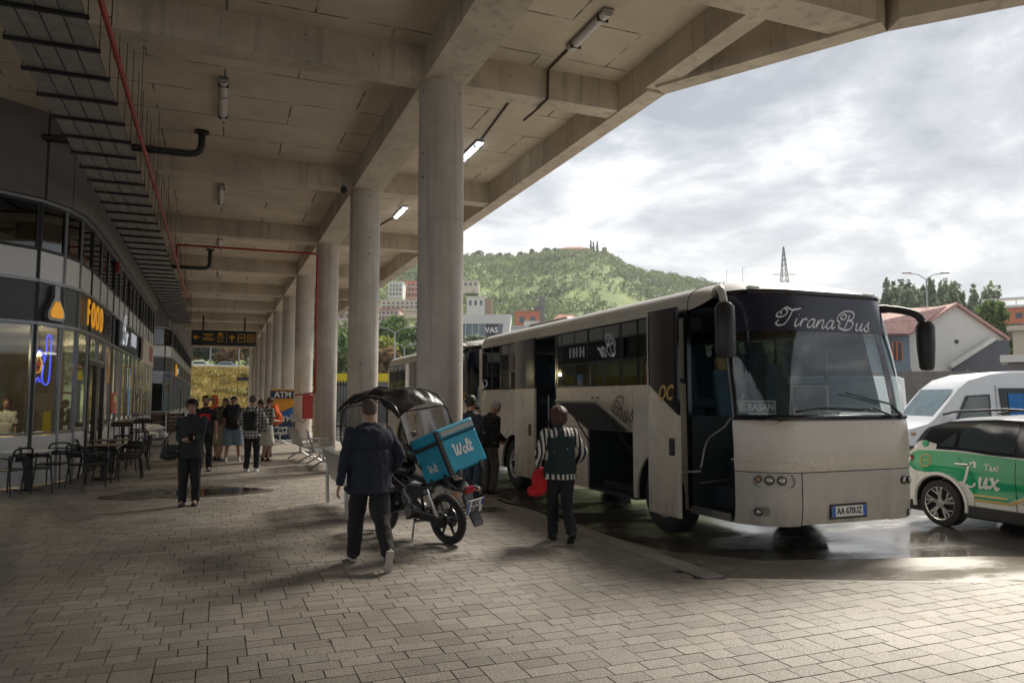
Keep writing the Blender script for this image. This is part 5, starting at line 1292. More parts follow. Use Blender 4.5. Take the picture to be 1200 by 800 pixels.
for px, py, r, m2 in ((889, 561, 0.038, M_AMB), (901.5, 562.5, 0.055, None), (916, 563, 0.053, None), (889, 599.5, 0.045, None), (1064, 599, 0.045, None), (1058, 562, 0.05, None), (1064, 561.5, 0.05, None)):
    s, z = front_at(px, py); fdisc(s, z, r, M_LAMPD, 'headlight' if m2 is None else 'indicator_lamp', 0.012, m2)
# number plate
s, z = front_at(993, 597.5); p = FR(s, z); n = FRn(s, z)
PM = wallM(tuple(p + n * 0.03), tuple(Vector((0, 0, 1)).cross(n) * 1))
mb = MB(); flat(mb, [(-0.275, -0.085), (0.275, -0.085), (0.275, 0.085), (-0.275, 0.085)], PM, -0.02, -0.002); mb.build('plate_holder', M_BLACK, bus)
mb = MB(); flat(mb, [(-0.26, -0.058), (0.26, -0.058), (0.26, 0.062), (-0.26, 0.062)], PM, -0.002, 0.002); plo = mb.build('number_plate', M_PLATE, bus)
mb = MB(); flat(mb, [(-0.258, -0.056), (-0.212, -0.056), (-0.212, 0.06), (-0.258, 0.06)], PM, 0.0025, 0.004); flat(mb, [(0.212, -0.056), (0.258, -0.056), (0.258, 0.06), (0.212, 0.06)], PM, 0.0025, 0.004); mb.build('plate_band', M_PBLUE, plo)
mb = MB(); mb.text('AA 670UZ', 0.105, PM @ Matrix.Translation((0, 0.002, 0.004)), 0.001, sx=0.80, bold=0.002); mb.build('characters', M_PTXT, plo)
# wipers
def wiper(pts, nm='wiper'):
    q = MB(); P3 = []
    for px, py in pts: s, z = front_at(px, py); P3.append(FR(s, z) + FRn(s, z) * 0.05)
    q.tube(P3, 0.013, 6); return q, P3
q, P = wiper([(1066, 497), (1052, 487), (1040, 474), (1012, 467)]); q.tube([P[-1] + (P[-2] - P[-1]) * -0.9, P[-1], P[-2]], 0.009, 5); q.tube([(p + Vector((0, 0, -0.03))) for p in P[:3]], 0.009, 5); q.build('wiper', M_BLACK, bus, smooth=True)
q, P = wiper([(935, 482), (960, 478), (1015, 480)]); q.build('wiper', M_BLACK, bus, smooth=True)
q, P = wiper([(1066, 497), (1040, 487), (1020, 479)]); q.build('wiper', M_BLACK, bus, smooth=True)
# mirrors
mb = MB(); mb.tube(spline([(0.12, 0.92, 3.14), (-0.1, 0.55, 3.16), (-0.27, 0.25, 3.10), (-0.30, 0.16, 2.93)], 6), [0.045] * 19, 10); mr_ = mb.build('mirror_arm', M_ROOFC, bus, smooth=True)
mb = MB(); mb.lathe([(0.0, 2.94), (0.07, 2.93), (0.11, 2.88), (0.115, 2.6), (0.115, 2.36), (0.09, 2.30), (0.0, 2.29)], (-0.31, 0.14, 0), seg=20); mb.build('mirror_housing', M_BLACK, mr_, smooth=True)
mb = MB(); mb.tube(spline([(2.42, 0.72, 3.02), (2.60, 0.45, 3.02), (2.78, 0.20, 2.93), (2.84, 0.13, 2.76)], 6), [0.06] * 6 + [0.05] * 13, 10); mr_ = mb.build('mirror_arm', M_BLACK, bus, smooth=True)
mb = MB(); mb.lathe([(0.0, 2.84), (0.08, 2.83), (0.115, 2.76), (0.11, 2.5), (0.09, 2.24), (0.07, 2.20), (0.0, 2.19)], (2.83, 0.11, 0), seg=20); mb.build('mirror_housing', M_BLACK, mr_, smooth=True)
bus2 = dup(bus, (5.72, 16.85, -0.12), 0, 'second cream coach close behind the Tirana Bus coach, partly hidden by the big column', skip=('luggage_flap', 'gas_strut', 'front_door', 'rear_door'))
for q_ in [c for c in bus.children if c.name.startswith(('front_door',))]:
    c = dup(q_, parent=bus2); c.location = (0.30, -0.62, 0)
for q_ in [c for c in bus.children if c.name.startswith(('rear_door',))]:
    c = dup(q_, parent=bus2); c.location = (0.165, -0.6, 0)

# ================================================================== TAXI
M_TW = mat('taxi_white', (0.72, 0.73, 0.71), 0.2, var=0.03, coat=0.5)
M_TG = mat('taxi_green', (0.0, 0.34, 0.15), 0.2, var=0.04, coat=0.5)
M_TGOLD = mat('taxi_gold', (0.55, 0.40, 0.12), 0.3, var=0.05)
M_CLAD = mat('black_cladding', (0.02, 0.02, 0.021), 0.55, var=0.1)
M_TAIL = mat('tail_lamp', (0.35, 0.01, 0.02), 0.15, var=0.05)
TL, THW = 4.2, 0.90
TW1, TW2, TR = 0.66, 3.28, 0.33
taxi = thing('taxi', 'green and white Taxi Lux car cut off by the right picture edge', 'taxi', (9.72 + THW, 8.43, -0.12), math.pi)
# local: y forward from the tail (0) to the nose (TL); side seen from the camera is +x after the half turn
def interp(tab, y):
    if y <= tab[0][0]: return tab[0][1]
    for (a, b), (c, d) in zip(tab[:-1], tab[1:]):
        if y <= c:
            t = (y - a) / (c - a); t = t * t * (3 - 2 * t) if len(tab) > 8 else t
            return b + (d - b) * t
    return tab[-1][1]
BELT = [(0, 1.02), (0.25, 1.10), (0.9, 1.10), (1.6, 1.06), (3.0, 0.99), (3.25, 0.97), (3.9, 0.90), (4.15, 0.74), (4.2, 0.66)]
def halfw(y): 
    e = 0.0
    if y < 0.45: e = 0.17 * ((0.45 - y) / 0.45) ** 2.2
    if y > 3.6: e = 0.24 * ((y - 3.6) / 0.6) ** 2.2
    return THW - e
def side_x(y, z):
    b = halfw(y); k = (z - 0.62) / 0.5
    return b - 0.05 * k * k - (0.012 if 0.50 < z < 0.66 else 0) + 0.012 * math.exp(-((z - 0.86) / 0.05) ** 2)
def zbot(y):
    zb = 0.30
    for c in (TW1, TW2):
        d = abs(y - c)
        if d < 0.405: zb = max(zb, 0.33 + math.sqrt(0.405 ** 2 - d * d))
    return zb
for sd_ in (1, -1):
    mb = MB(); mb.grid(lambda u, v: (sd_ * side_x(TL * u, zbot(TL * u) + (interp(BELT, TL * u) - zbot(TL * u)) * v), TL * u, zbot(TL * u) + (interp(BELT, TL * u) - zbot(TL * u)) * v), 110, 16)
    mb.build('body_side', M_TW, taxi, smooth=True)
    # cladding around arches and sill
    mb = MB()
    mb.box(*(sorted((sd_ * 0.80, sd_ * 0.905))), TW1 + 0.42, TW2 - 0.42, 0.20, 0.36)
    mb.build('sill', M_CLAD, taxi, bevel=0.015)
    for c in (TW1, TW2):
        pts = [(sd_ * (halfw(c + 0.43 * math.cos(t)) - 0.0), c + 0.425 * math.cos(t), 0.33 + 0.425 * math.sin(t)) for t in [math.pi * k / 18 for k in range(-1, 20)]]
        mb = MB(); mb.tube(pts, 0.03, 6); mb.build('arch_trim', M_TW, taxi, smooth=True)
        mb = MB(); x0, x1 = sorted((sd_ * 0.5, sd_ * 0.87)); mb.grid(lambda u, v: (x0 + (x1 - x0) * u, c + 0.40 * math.cos(math.pi * v), 0.33 + 0.40 * math.sin(math.pi * v)), 1, 16); mb.build('wheel_arch', M_UNDER, taxi)
# greenhouse
ROOF = [(0.12, 1.12), (0.35, 1.44), (0.7, 1.56), (1.4, 1.61), (2.2, 1.58), (2.55, 1.50), (3.25, 0.99)]
def roofz(y): return interp(ROOF, y)
def ghx(y, z):
    zb = interp(BELT, y); k = max(0, (z - zb) / 0.55); return (side_x(y, zb) - 0.04) - 0.20 * k - 0.03 * k * k
ys = [0.12 + (3.25 - 0.12) * k / 40 for k in range(41)]
def roofgrid(u, v):
    y = 0.12 + 3.13 * v; s = -1 + 2 * u; zr = roofz(y); zb = interp(BELT, y); ze = zb + (zr - zb) * 0.88
    xe = ghx(y, ze); return Vector((xe * s, y, ze + (zr - ze) * (1 - abs(s) ** 2.6) + 0.0))
mb = MB(); mb.grid(roofgrid, 20, 50)
mb.build('roof', mat('taxi_roof_dark', (0.05, 0.052, 0.056), 0.2, var=0.05, coat=0.4), taxi, smooth=True)
rg = MB(); rg.grid(lambda u, v: roofgrid(u, v * 0.2) + Vector((0, -0.004, 0.006)), 14, 6); 
for sd_ in (1, -1):
    def gh(u, v, y0=0.30, y1=3.0):
        y = y0 + (y1 - y0) * u; zb = interp(BELT, y); zr = zb + (roofz(y) - zb) * 0.88; z = zb + (zr - zb) * v; return (sd_ * ghx(y, z), y, z)
    mb = MB(); mb.grid(lambda u, v: gh(u, v, 0.14, 3.2), 50, 8); mb.build('cabin_side', M_GBLK, taxi, smooth=True)
    for nm, y0, y1, v0, v1 in (('rear_quarter_glass', 0.62, 0.86, 0.12, 0.62), ('rear_door_glass', 0.92, 1.72, 0.10, 0.93), ('front_door_glass', 1.84, 2.72, 0.10, 0.93)):
        def gg(u, v):
            y = y0 + (y1 - y0) * u
            vv = v0 + (v1 - v0) * v
            if nm == 'rear_door_glass' and u < 0.35: vv = v0 + (v1 * (0.72 + 0.28 * u / 0.35) - v0) * v
            if nm == 'rear_quarter_glass': vv = v0 + (v1 * (0.3 + 0.7 * u) - v0) * v
            if nm == 'front_door_glass' and u > 0.6: vv = v0 + (v1 * (1 - 0.45 * (u - 0.6) / 0.4) - v0) * v
            p = Vector(gh((y - 0.14) / 3.06, vv, 0.14, 3.2)); p.x += sd_ * 0.006; return p
        mb = MB(); mb.grid(gg, 14, 8); mb.build(nm, mat('car_glass_dark', (0.035, 0.045, 0.05), 0.05, var=0.1, spec=0.7), taxi, smooth=True)
    mb = MB(); mb.grid(lambda u, v: Vector(gh((0.02 + 0.42 * u) / 3.06, 0.0 + (0.42 + 0.2 * (1 - u)) * v * (1 - 0.55 * u), 0.14, 3.2)) + Vector((sd_ * 0.007, 0, 0)), 12, 6); mb.build('rear_pillar', M_TW, taxi, smooth=True)
    mb = MB(); mb.tube([(sd_ * 0.60, 0.55, 1.60), (sd_ * 0.61, 0.75, 1.645), (sd_ * 0.60, 1.5, 1.685), (sd_ * 0.57, 2.1, 1.655), (sd_ * 0.56, 2.3, 1.60)], 0.016, 8); mb.build('roof_rail', M_CLAD, taxi, smooth=True)
    for y_ in (1.05, 2.12):
        mb = MB(); xx = side_x(y_, 0.92) + 0.022; mb.tube([(sd_ * (xx - 0.02), y_ - 0.12, 0.915), (sd_ * xx, y_ - 0.1, 0.92), (sd_ * xx, y_ + 0.08, 0.92), (sd_ * (xx - 0.02), y_ + 0.1, 0.915)], 0.014, 8); mb.build('door_handle', M_CHROME, taxi, smooth=True)
    for y_ in (0.78, 1.78, 2.78):
        mb = MB(); mb.tube([(sd_ * (side_x(y_, z) + 0.0085), y_ + (0.0 if y_ != 0.78 else (0.42 if z < 0.75 else 0.42 - (z - .75) * 0.9)), z) for z in [0.34 + 0.06 * k for k in range(12)]], 0.0035, 4); mb.build('door_gap', M_UNDER, taxi)
    # door mirror
    mb = MB(); mb.ball((sd_ * 1.0, 2.72, 1.07), (0.11, 0.07, 0.08), 14, 10); mb.build('door_mirror', M_TW, taxi, smooth=True)
# rear, nose, hood
mb = MB(); mb.grid(lambda u, v: ((-1 + 2 * u) * side_x(0, 0.3 + 0.72 * v) , -0.04 * (1 - (2 * u - 1) ** 2) - (0.03 if v < 0.35 else 0), 0.3 + 0.72 * v), 16, 10); mb.build('tailgate', M_TW, taxi, smooth=True)
mb = MB(); mb.grid(lambda u, v: ((-1 + 2 * u) * side_x(4.2, 0.3 + 0.36 * v), 4.2 + 0.05 * (1 - (2 * u - 1) ** 2), 0.3 + 0.36 * v), 16, 8); mb.build('front_bumper', M_CLAD, taxi, smooth=True)
mb = MB(); mb.grid(lambda u, v: ((-1 + 2 * u) * side_x(3.1 + 1.1 * v, interp(BELT, 3.1 + 1.1 * v)), 3.1 + 1.1 * v + (0.05 * (1 - (2 * u - 1) ** 2) if v > 0.95 else 0), interp(BELT, 3.1 + 1.1 * v) + 0.05 * (1 - (2 * u - 1) ** 4) * (1 - v ** 6)), 16, 16); mb.build('bonnet', M_TW, taxi, smooth=True)
mb = MB(); mb.grid(lambda u, v: ((-1 + 2 * u) * (side_x(0.1, 1.05) - 0.03), 0.0 + 0.14 * v, 1.02 + 0.10 * v), 10, 3); mb.build('rear_shelf', M_TW, taxi)
mb = MB(); mb.box(-0.84, 0.84, 0.1, 4.0, 0.18, 0.32); mb.build('underbody', M_UNDER, taxi)
for sd_ in (1, -1):
    mb = MB(); mb.grid(lambda u, v: (sd_ * (side_x(0.02 + 0.20 * u, 0.9) + 0.008), 0.02 + 0.20 * u, 0.90 + 0.07 * v + 0.02 * u), 8, 3); mb.grid(lambda u, v: (sd_ * (side_x(0.0 + 0.08 * u, 0.66) + 0.006), 0.0 + 0.08 * u, 0.60 + 0.14 * v), 4, 3); mb.build('tail_lamp', M_TAIL, taxi, smooth=True)
    mb = MB(); mb.grid(lambda u, v: (sd_ * (side_x(3.85 + 0.3 * u, 0.6) + 0.006), 3.85 + 0.3 * u, 0.55 + 0.12 * v), 8, 3); mb.build('headlight', M_LAMP, taxi, smooth=True)
# alloy wheels
def alloy(c, s):
    wp = wheel(taxi, c, TR, 0.22, s, kind='car'); h = 0.11
    mb = MB(); mb.lathe([(TR * 0.72, s * h * 0.9), (TR * 0.68, s * h * 1.02), (TR * 0.66, s * h * 0.6), (TR * 0.64, s * h * 0.1), (0.05, s * h * 0.05)], ax='x', seg=40, cap=None); mb.build('rim_well', M_CLAD, wp, smooth=True)
    mb = MB(); mb.lathe([(TR * 0.73, s * h * 0.93), (TR * 0.71, s * h * 1.06), (TR * 0.67, s * h * 0.99)], ax='x', seg=40, cap=None)
    for k in range(5):
        t = k * 2 * math.pi / 5 + 0.3
        for dt, wd in ((0.16, 0.020), (-0.16, 0.020)):
            a = Vector((s * h * 0.80, 0.05 * math.cos(t), 0.05 * math.sin(t))); b = Vector((s * h * 1.0, TR * 0.68 * math.cos(t + dt), TR * 0.68 * math.sin(t + dt))); mb.bar(a, b, 0.034, 0.022, up=(1, 0, 0))
        a = Vector((s * h * 0.98, TR * 0.36 * math.cos(t + 0.08), TR * 0.36 * math.sin(t + 0.08))); b = Vector((s * h * 1.0, TR * 0.66 * math.cos(t + 0.55), TR * 0.66 * math.sin(t + 0.55))); mb.bar(a, b, 0.022, 0.018, up=(1, 0, 0))
    mb.lathe([(0.07, s * h * 0.7), (0.065, s * h * 0.98), (0, s * h * 1.0)], ax='x', seg=20); mb.build('spokes', mat('alloy_bright', (0.55, 0.55, 0.55), 0.25, 0.85, var=0.03), wp)
for y in (TW1, TW2):
    alloy((0.785, y, TR + 0.003), 1); alloy((-0.785, y, TR + 0.003), -1)
# livery laid on the curved side, +x side and its mirror
def decal(poly, name, m, off, sd_, step=0.07, surf=side_x):
    bm = bmesh.new(); f = bm.faces.new([bm.verts.new((0, y, z)) for y, z in poly])
    y0, y1 = min(p[0] for p in poly), max(p[0] for p in poly); z0, z1 = min(p[1] for p in poly), max(p[1] for p in poly)
    k = math.floor(y0 / step) + 1
    while k * step < y1: bmesh.ops.bisect_plane(bm, geom=bm.verts[:] + bm.edges[:] + bm.faces[:], plane_co=(0, k * step, 0), plane_no=(0, 1, 0)); k += 1
    k = math.floor(z0 / step) + 1
    while k * step < z1: bmesh.ops.bisect_plane(bm, geom=bm.verts[:] + bm.edges[:] + bm.faces[:], plane_co=(0, 0, k * step), plane_no=(0, 0, 1)); k += 1
    for v in bm.verts: v.co.x = sd_ * (surf(v.co.y, v.co.z) + off)
    q = MB(); bm.verts.index_update(); q.add([v.co[:] for v in bm.verts], [tuple(v.index for v in f.verts) for f in bm.faces]); bm.free()
    return q.build(name, m, taxi, smooth=True)
for sd_ in (1, -1):
    decal([(0.09, 0.83), (0.32, 0.76), (0.55, 0.77), (0.85, 0.75), (1.12, 0.60), (1.22, 0.47), (1.68, 0.47), (1.86, 0.56), (2.10, 0.85), (2.75, 0.86), (3.0, 0.98), (1.6, 1.05), (0.9, 1.085), (0.3, 1.075), (0.10, 0.98)], 'green_livery', M_TG, 0.007, sd_, 0.05)
    for pl_, nm in (([(1.20, 0.50), (1.66, 0.50), (1.66, 0.53), (1.18, 0.53)], 0), ([(1.20, 0.43), (1.72, 0.43), (1.93, 0.53), (2.16, 0.82), (2.75, 0.82), (2.75, 0.85), (2.13, 0.85), (1.89, 0.56), (1.70, 0.465), (1.19, 0.465)], 0), ([(1.84, 0.46), (1.95, 0.46), (2.10, 0.62), (2.17, 0.74), (2.13, 0.75), (2.05, 0.62)], 0)):
        decal(pl_, 'gold_stripe', M_TGOLD, 0.011, sd_, 0.05)
def tdec(word, y, z, h, m, pen_=True, **kw):
    """lettering on the +x side; text runs from tail to nose"""
    q = MB()
    if pen_: pen(q, word, h, Matrix.Identity(4), ext=0.0, **kw)
    else: q.text(word, h, Matrix.Identity(4), 0.0, align='LEFT', **kw)
    warp(q, lambda p: Vector((side_x(y + p.x, z + p.y) + 0.014, y + p.x, z + p.y))); return q.build('lettering', m, taxi)
tdec('Lux', 1.02, 0.62, 0.30, M_WHT, slant=0.12, thick=0.15, thin=0.075, ang=20)
tdec('Taxi', 1.36, 0.90, 0.12, M_WHT, False, bold=0.002)
tdec('04-24', 2.16, 0.60, 0.10, M_PTXT, False); tdec('+355 69', 2.10, 0.49, 0.10, M_PTXT, False)
def tring(y, z, r, m, w_=0.012):
    q = MB(); q.tube([(side_x(y + r * math.cos(t), z + r * math.sin(t)) + 0.006, y + r * math.cos(t), z + r * math.sin(t)) for t in [k * math.pi / 12 for k in range(25)]], w_, 5); return q
q = tring(0.46, 0.93, 0.085, M_TGOLD); q.tube([(side_x(.46, .93) + 0.006, 0.40, 0.92), (side_x(.46, .93) + 0.006, 0.52, 0.94)], 0.012, 5); q.build('round_emblem', M_TGOLD, taxi)
q = MB(); q.lathe([(0.055, 0.0), (0.055, 0.01), (0, 0.012)], (ghx(0.42, 1.17) + 0.012, 0.40, 1.17), 'x', 18); q.build('roundel', M_TG, taxi)

# ================================================================== VANS
M_VW = mat('van_white', (0.68, 0.70, 0.72), 0.28, var=0.04, vscale=1.5, coat=0.3)
M_CURB = mat('blue_curtain', (0.02, 0.16, 0.42), 0.8, var=0.25, vscale=4)
VD = 19.6
vo = at(1058, 400, VD); vdir = Vector(_r); vdir.z = 0
# local frame: y runs from nose to tail along the picture's right, x = 0 is the visible flank
VA = math.atan2(vdir.y, vdir.x) - math.pi / 2
van = thing('minibus', 'white high roof minibus with blue curtains parked behind the green taxi', 'van', (vo.x, vo.y, -0.12), VA, 'white vans in the lot')
VPROF = [(0.0, 0.45), (-0.02, 0.85), (0.08, 1.05), (0.55, 1.18), (0.72, 1.30), (1.45, 2.12), (1.75, 2.36), (2.3, 2.52), (3.0, 2.58), (6.3, 2.58), (6.5, 2.5), (6.55, 0.45)]
def shell(par, prof, width, name, m, r=0.14, arches=()):
    cy = sum(p[0] for p in prof) / len(prof); cz = 1.2
    lower = []
    q = MB(); rings = []
    pr = prof + [p for c, ra in reversed(arches) for p in arc(c, ra, prof[0][1], 0.36)]
    # inset only the upper outline so that flanks lean in at the roof
    def ring_(x, ins):
        o = []
        for y, z in pr:
            k = max(0, (z - 1.1) / 1.5); o.append((x + (0.10 * k * k * (1 if x < width / 2 else -1) if ins else 0), y + (0.02 if y < 1 else -0.02) * (1 if ins else 0), z - (0.05 * k if ins else 0)))
        return o
    L_ = [ring_(0.0, True), ring_(r, False), ring_(width - r, False), ring_(width, True)]
    n = len(pr); vs = [p for l in L_ for p in l]; fs = [tuple(reversed(range(n))), tuple(range(3 * n, 4 * n))]
    for a in range(3):
        for i in range(n): j = (i + 1) % n; fs.append((a * n + i, a * n + j, (a + 1) * n + j, (a + 1) * n + i))
    q.add(vs, fs); return q.build(name, m, par, smooth=True, flat_angle=RAD(35))
def van_parts(root, full=True):
    root.scale = (-1, 1, 1)
    shell(root, VPROF, 1.95, 'body', M_VW, arches=[(1.0, 0.42), (5.1, 0.42)])
    def vx(z): k = max(0, (z - 1.1) / 1.5); return 0.10 * k * k
    def vp(name, poly, m, off=0.008, par=root):
        q = MB(); n = len(poly); vs = [(vx(z) - off, y, z) for y, z in poly] + [(vx(z) + 0.01, y, z) for y, z in poly]
        q.add(vs, [tuple(range(n)), tuple(reversed(range(n, 2 * n)))] + [(i, n + i, n + (i + 1) % n, (i + 1) % n) for i in range(n)]); return q.build(name, m, par)
    d_ = vp('front_door_glass', [(1.28, 1.22), (1.62, 1.92), (2.25, 1.96), (2.25, 1.26)], M_GBLK, 0.012)
    M_CG = mat('cab_glass', (0.10, 0.13, 0.12), 0.06, var=0.3, vscale=2.5, spec=0.7)
    vp('door_pane', [(1.36, 1.28), (1.68, 1.88), (2.19, 1.91), (2.19, 1.31)], M_CG, 0.017, d_)
    if full:
        w_ = vp('side_window_band', [(2.55, 1.26), (2.50, 2.12), (6.4, 2.14), (6.4, 1.28)], M_GBLK, 0.012)
        for y0, y1 in ((2.72, 4.35), (4.55, 6.2)):
            q = MB(); n_ = 40
            q.grid(lambda u, v: (vx(1.35 + 0.65 * v) - 0.026 - 0.009 * math.sin(u * 55), y0 + (y1 - y0) * u, 1.38 + 0.6 * v), 80, 1); q.build('curtain', M_CURB, w_, smooth=True)
            q = MB(); q.box(0.0, 0.02, (y0 + y1) / 2 - 0.02, (y0 + y1) / 2 + 0.02, 1.4, 1.9)
        q = MB(); [q.box(vx(1.9) - 0.042, vx(1.9), y_ - 0.012, y_ + 0.012, 1.3, 2.08) for y_ in (3.6, 4.44, 5.4)]; q.build('window_bars', M_GBLK, w_)
    for y_ in (1.20, 2.42):
        q = MB(); q.tube([(vx(z) - 0.002, y_ + (0.0 if y_ > 2 else 0), z) for z in (0.5, 1.1, 1.2 if y_ < 2 else 2.2)], 0.006, 4); q.build('door_gap', M_CLAD, root)
    q = MB(); q.box(-0.02, 0.0, 2.2, 2.36, 1.02, 1.06); q.build('door_handle', M_CLAD, root)
    # windscreen as a band over the sloped nose
    q = MB(); q.grid(lambda u, v: (0.16 + 1.63 * u + 0.06 * (0.5 - u) * v, 0.82 + 0.60 * v - 0.03, 1.36 + 0.72 * v + 0.022), 10, 6); q.build('windscreen', mat('van_screen', (0.10, 0.17, 0.19), 0.05, var=0.3, vscale=1.6, spec=0.8), root, smooth=True)
    q = MB(); q.ball((-0.16, 1.12, 1.34), (0.08, 0.07, 0.15), 12, 8); q.build('door_mirror', M_VW, root, smooth=True)
    q = MB(); q.box(-0.01, 0.03, 0.12, 0.24, 0.88, 0.96); q.box(-0.016, 0.02, 1.02, 1.1, 0.92, 0.96); q.build('indicator_lamp', M_AMB, root)
    q = MB(); q.box(-0.02, 1.97, -0.08, 0.3, 0.35, 0.62); q.build('bumper', M_CLAD, root, bevel=0.03)
    q = MB(); q.box(0.15, 1.8, 0.2, 6.4, 0.25, 0.44); q.build('underbody', M_UNDER, root)
    for y_ in (1.0, 5.1):
        for x_, s in ((0.13, -1), (1.82, 1)): wheel(root, (x_, y_, 0.353), 0.35, 0.24, s)
        for x_ in (0.3, 1.3):
            q = MB(); q.grid(lambda u, v: (x_ + 0.35 * u, y_ + 0.40 * math.cos(math.pi * v), 0.36 + 0.40 * math.sin(math.pi * v)), 1, 12); q.build('wheel_arch', M_UNDER, root)
van_parts(van)
v2p = at(828, 400, 24)
van2 = thing('minibus', 'white van farther back, mostly hidden behind the coach windscreen corner', 'van', (v2p.x, v2p.y, -0.12), VA + 0.1, 'white vans in the lot')
van_parts(van2, False)
van2.rotation_euler = (0, 0, VA + 0.02)

# ================================================================== PEOPLE
from mathutils import noise as mnoise
def remesh(mb_, voxel, it=3, folds=0.0, fs=9.0, seed=0.0, clipf=None):
    me = bpy.data.meshes.new('r'); me.from_pydata(mb_.v, [], mb_.f)
    bm = bmesh.new(); bm.from_mesh(me); bmesh.ops.remove_doubles(bm, verts=bm.verts, dist=2e-5); bmesh.ops.recalc_face_normals(bm, faces=bm.faces); bm.to_mesh(me); bm.free()
    o = bpy.data.objects.new('r', me); COL.objects.link(o)
    m = o.modifiers.new('r', 'REMESH'); m.mode = 'VOXEL'; m.voxel_size = voxel; m.adaptivity = 0
    if it: s = o.modifiers.new('s', 'SMOOTH'); s.factor = 0.5; s.iterations = it
    dg = bpy.context.evaluated_depsgraph_get()
    r = bpy.data.meshes.new_from_object(o.evaluated_get(dg))
    bpy.data.objects.remove(o); bpy.data.meshes.remove(me)
    if folds:
        nrm = [v.normal.copy() for v in r.vertices]
        for v, n in zip(r.vertices, nrm):
            p = v.co; k = mnoise.noise(Vector((p.x * fs, p.y * fs, p.z * fs * 0.5 + seed))) + 0.5 * mnoise.noise(Vector((p.x * fs * 2.3 + 5, p.y * fs * 2.3, p.z * fs * 1.4 + seed)))
            v.co = p + n * (k * folds)
    if clipf:
        bm = bmesh.new(); bm.from_mesh(r); dl = [v for v in bm.verts if clipf(v.co)]
        bmesh.ops.delete(bm, geom=dl, context='VERTS'); bm.to_mesh(r); bm.free()
    for p in r.polygons: p.use_smooth = True
    return r
def put(me, name, m, par):
    me.name = name; ml = m if isinstance(m, (list, tuple)) else [m]
    me.materials.clear()
    for q in ml: me.materials.append(q)
    o = bpy.data.objects.new(name, me); COL.objects.link(o); o.parent = par; return o
def capsule(mb_, a, b, ra, rb=None, seg=12, mid=None):
    rb = ra if rb is None else rb
    a, b = Vector(a), Vector(b)
    if mid: mb_.tube([a, (a + b) / 2 if mid[1] is None else mid[1], b], [ra, mid[0], rb], seg)
    else: mb_.tube([a, b], [ra, rb], seg)
    mb_.ball(a, ra, seg, 8); mb_.ball(b, rb, seg, 8)
def ik(a, c, l1, l2, pole):
    a, c, pole = Vector(a), Vector(c), Vector(pole); d = c - a; L_ = d.length
    if L_ > (l1 + l2) * 0.998: c = a + d * ((l1 + l2) * 0.998 / L_); d = c - a; L_ = d.length
    k = (l1 * l1 - l2 * l2 + L_ * L_) / (2 * L_); h = math.sqrt(max(0, l1 * l1 - k * k)); u = d / L_
    p = pole - u * pole.dot(u); p.normalize(); return a + u * k + p * h, c
SKIN = mat('skin', (0.42, 0.25, 0.18), 0.5, var=0.08, vscale=12); SKIN2 = mat('skin_ruddy', (0.36, 0.19, 0.13), 0.5, var=0.08, vscale=12)
def cloth(name, c, **k): return mat(name, c, 0.85, var=k.pop('var', 0.18), vscale=k.pop('vscale', 14), bump=0.15, bscale=120, **k)
def stripes(name, c1, c2, freq, axis, wav=True, thr=0.5):
    if name in MATS: return MATS[name]
    m = mat(name, c1, 0.85, var=0.05); t = m.node_tree; b = t.nodes['Principled BSDF']
    tcn = t.nodes.new('ShaderNodeTexCoord'); sp = t.nodes.new('ShaderNodeSeparateXYZ'); t.links.new(tcn.outputs['Object'], sp.inputs[0])
    def sq(ax):
        mu = t.nodes.new('ShaderNodeMath'); mu.operation = 'MULTIPLY'; mu.inputs[1].default_value = freq; t.links.new(sp.outputs[ax], mu.inputs[0])
        fr = t.nodes.new('ShaderNodeMath'); fr.operation = 'FRACT'; t.links.new(mu.outputs[0], fr.inputs[0])
        g = t.nodes.new('ShaderNodeMath'); g.operation = 'GREATER_THAN'; g.inputs[1].default_value = thr; t.links.new(fr.outputs[0], g.inputs[0]); return g.outputs[0]
    if len(axis) == 1: fac = sq(axis)
    else:
        a = t.nodes.new('ShaderNodeMath'); a.operation = 'ADD'; t.links.new(sq(axis[0]), a.inputs[0]); t.links.new(sq(axis[1]), a.inputs[1])
        h = t.nodes.new('ShaderNodeMath'); h.operation = 'MULTIPLY'; h.inputs[1].default_value = 0.5; t.links.new(a.outputs[0], h.inputs[0]); fac = h.outputs[0]
    mi = t.nodes.new('ShaderNodeMix'); mi.data_type = 'RGBA'; mi.inputs['A'].default_value = tuple(c1) + (1,); mi.inputs['B'].default_value = tuple(c2) + (1,)
    t.links.new(fac, mi.inputs['Factor']); t.links.new(mi.outputs['Result'], b.inputs['Base Color']); return m

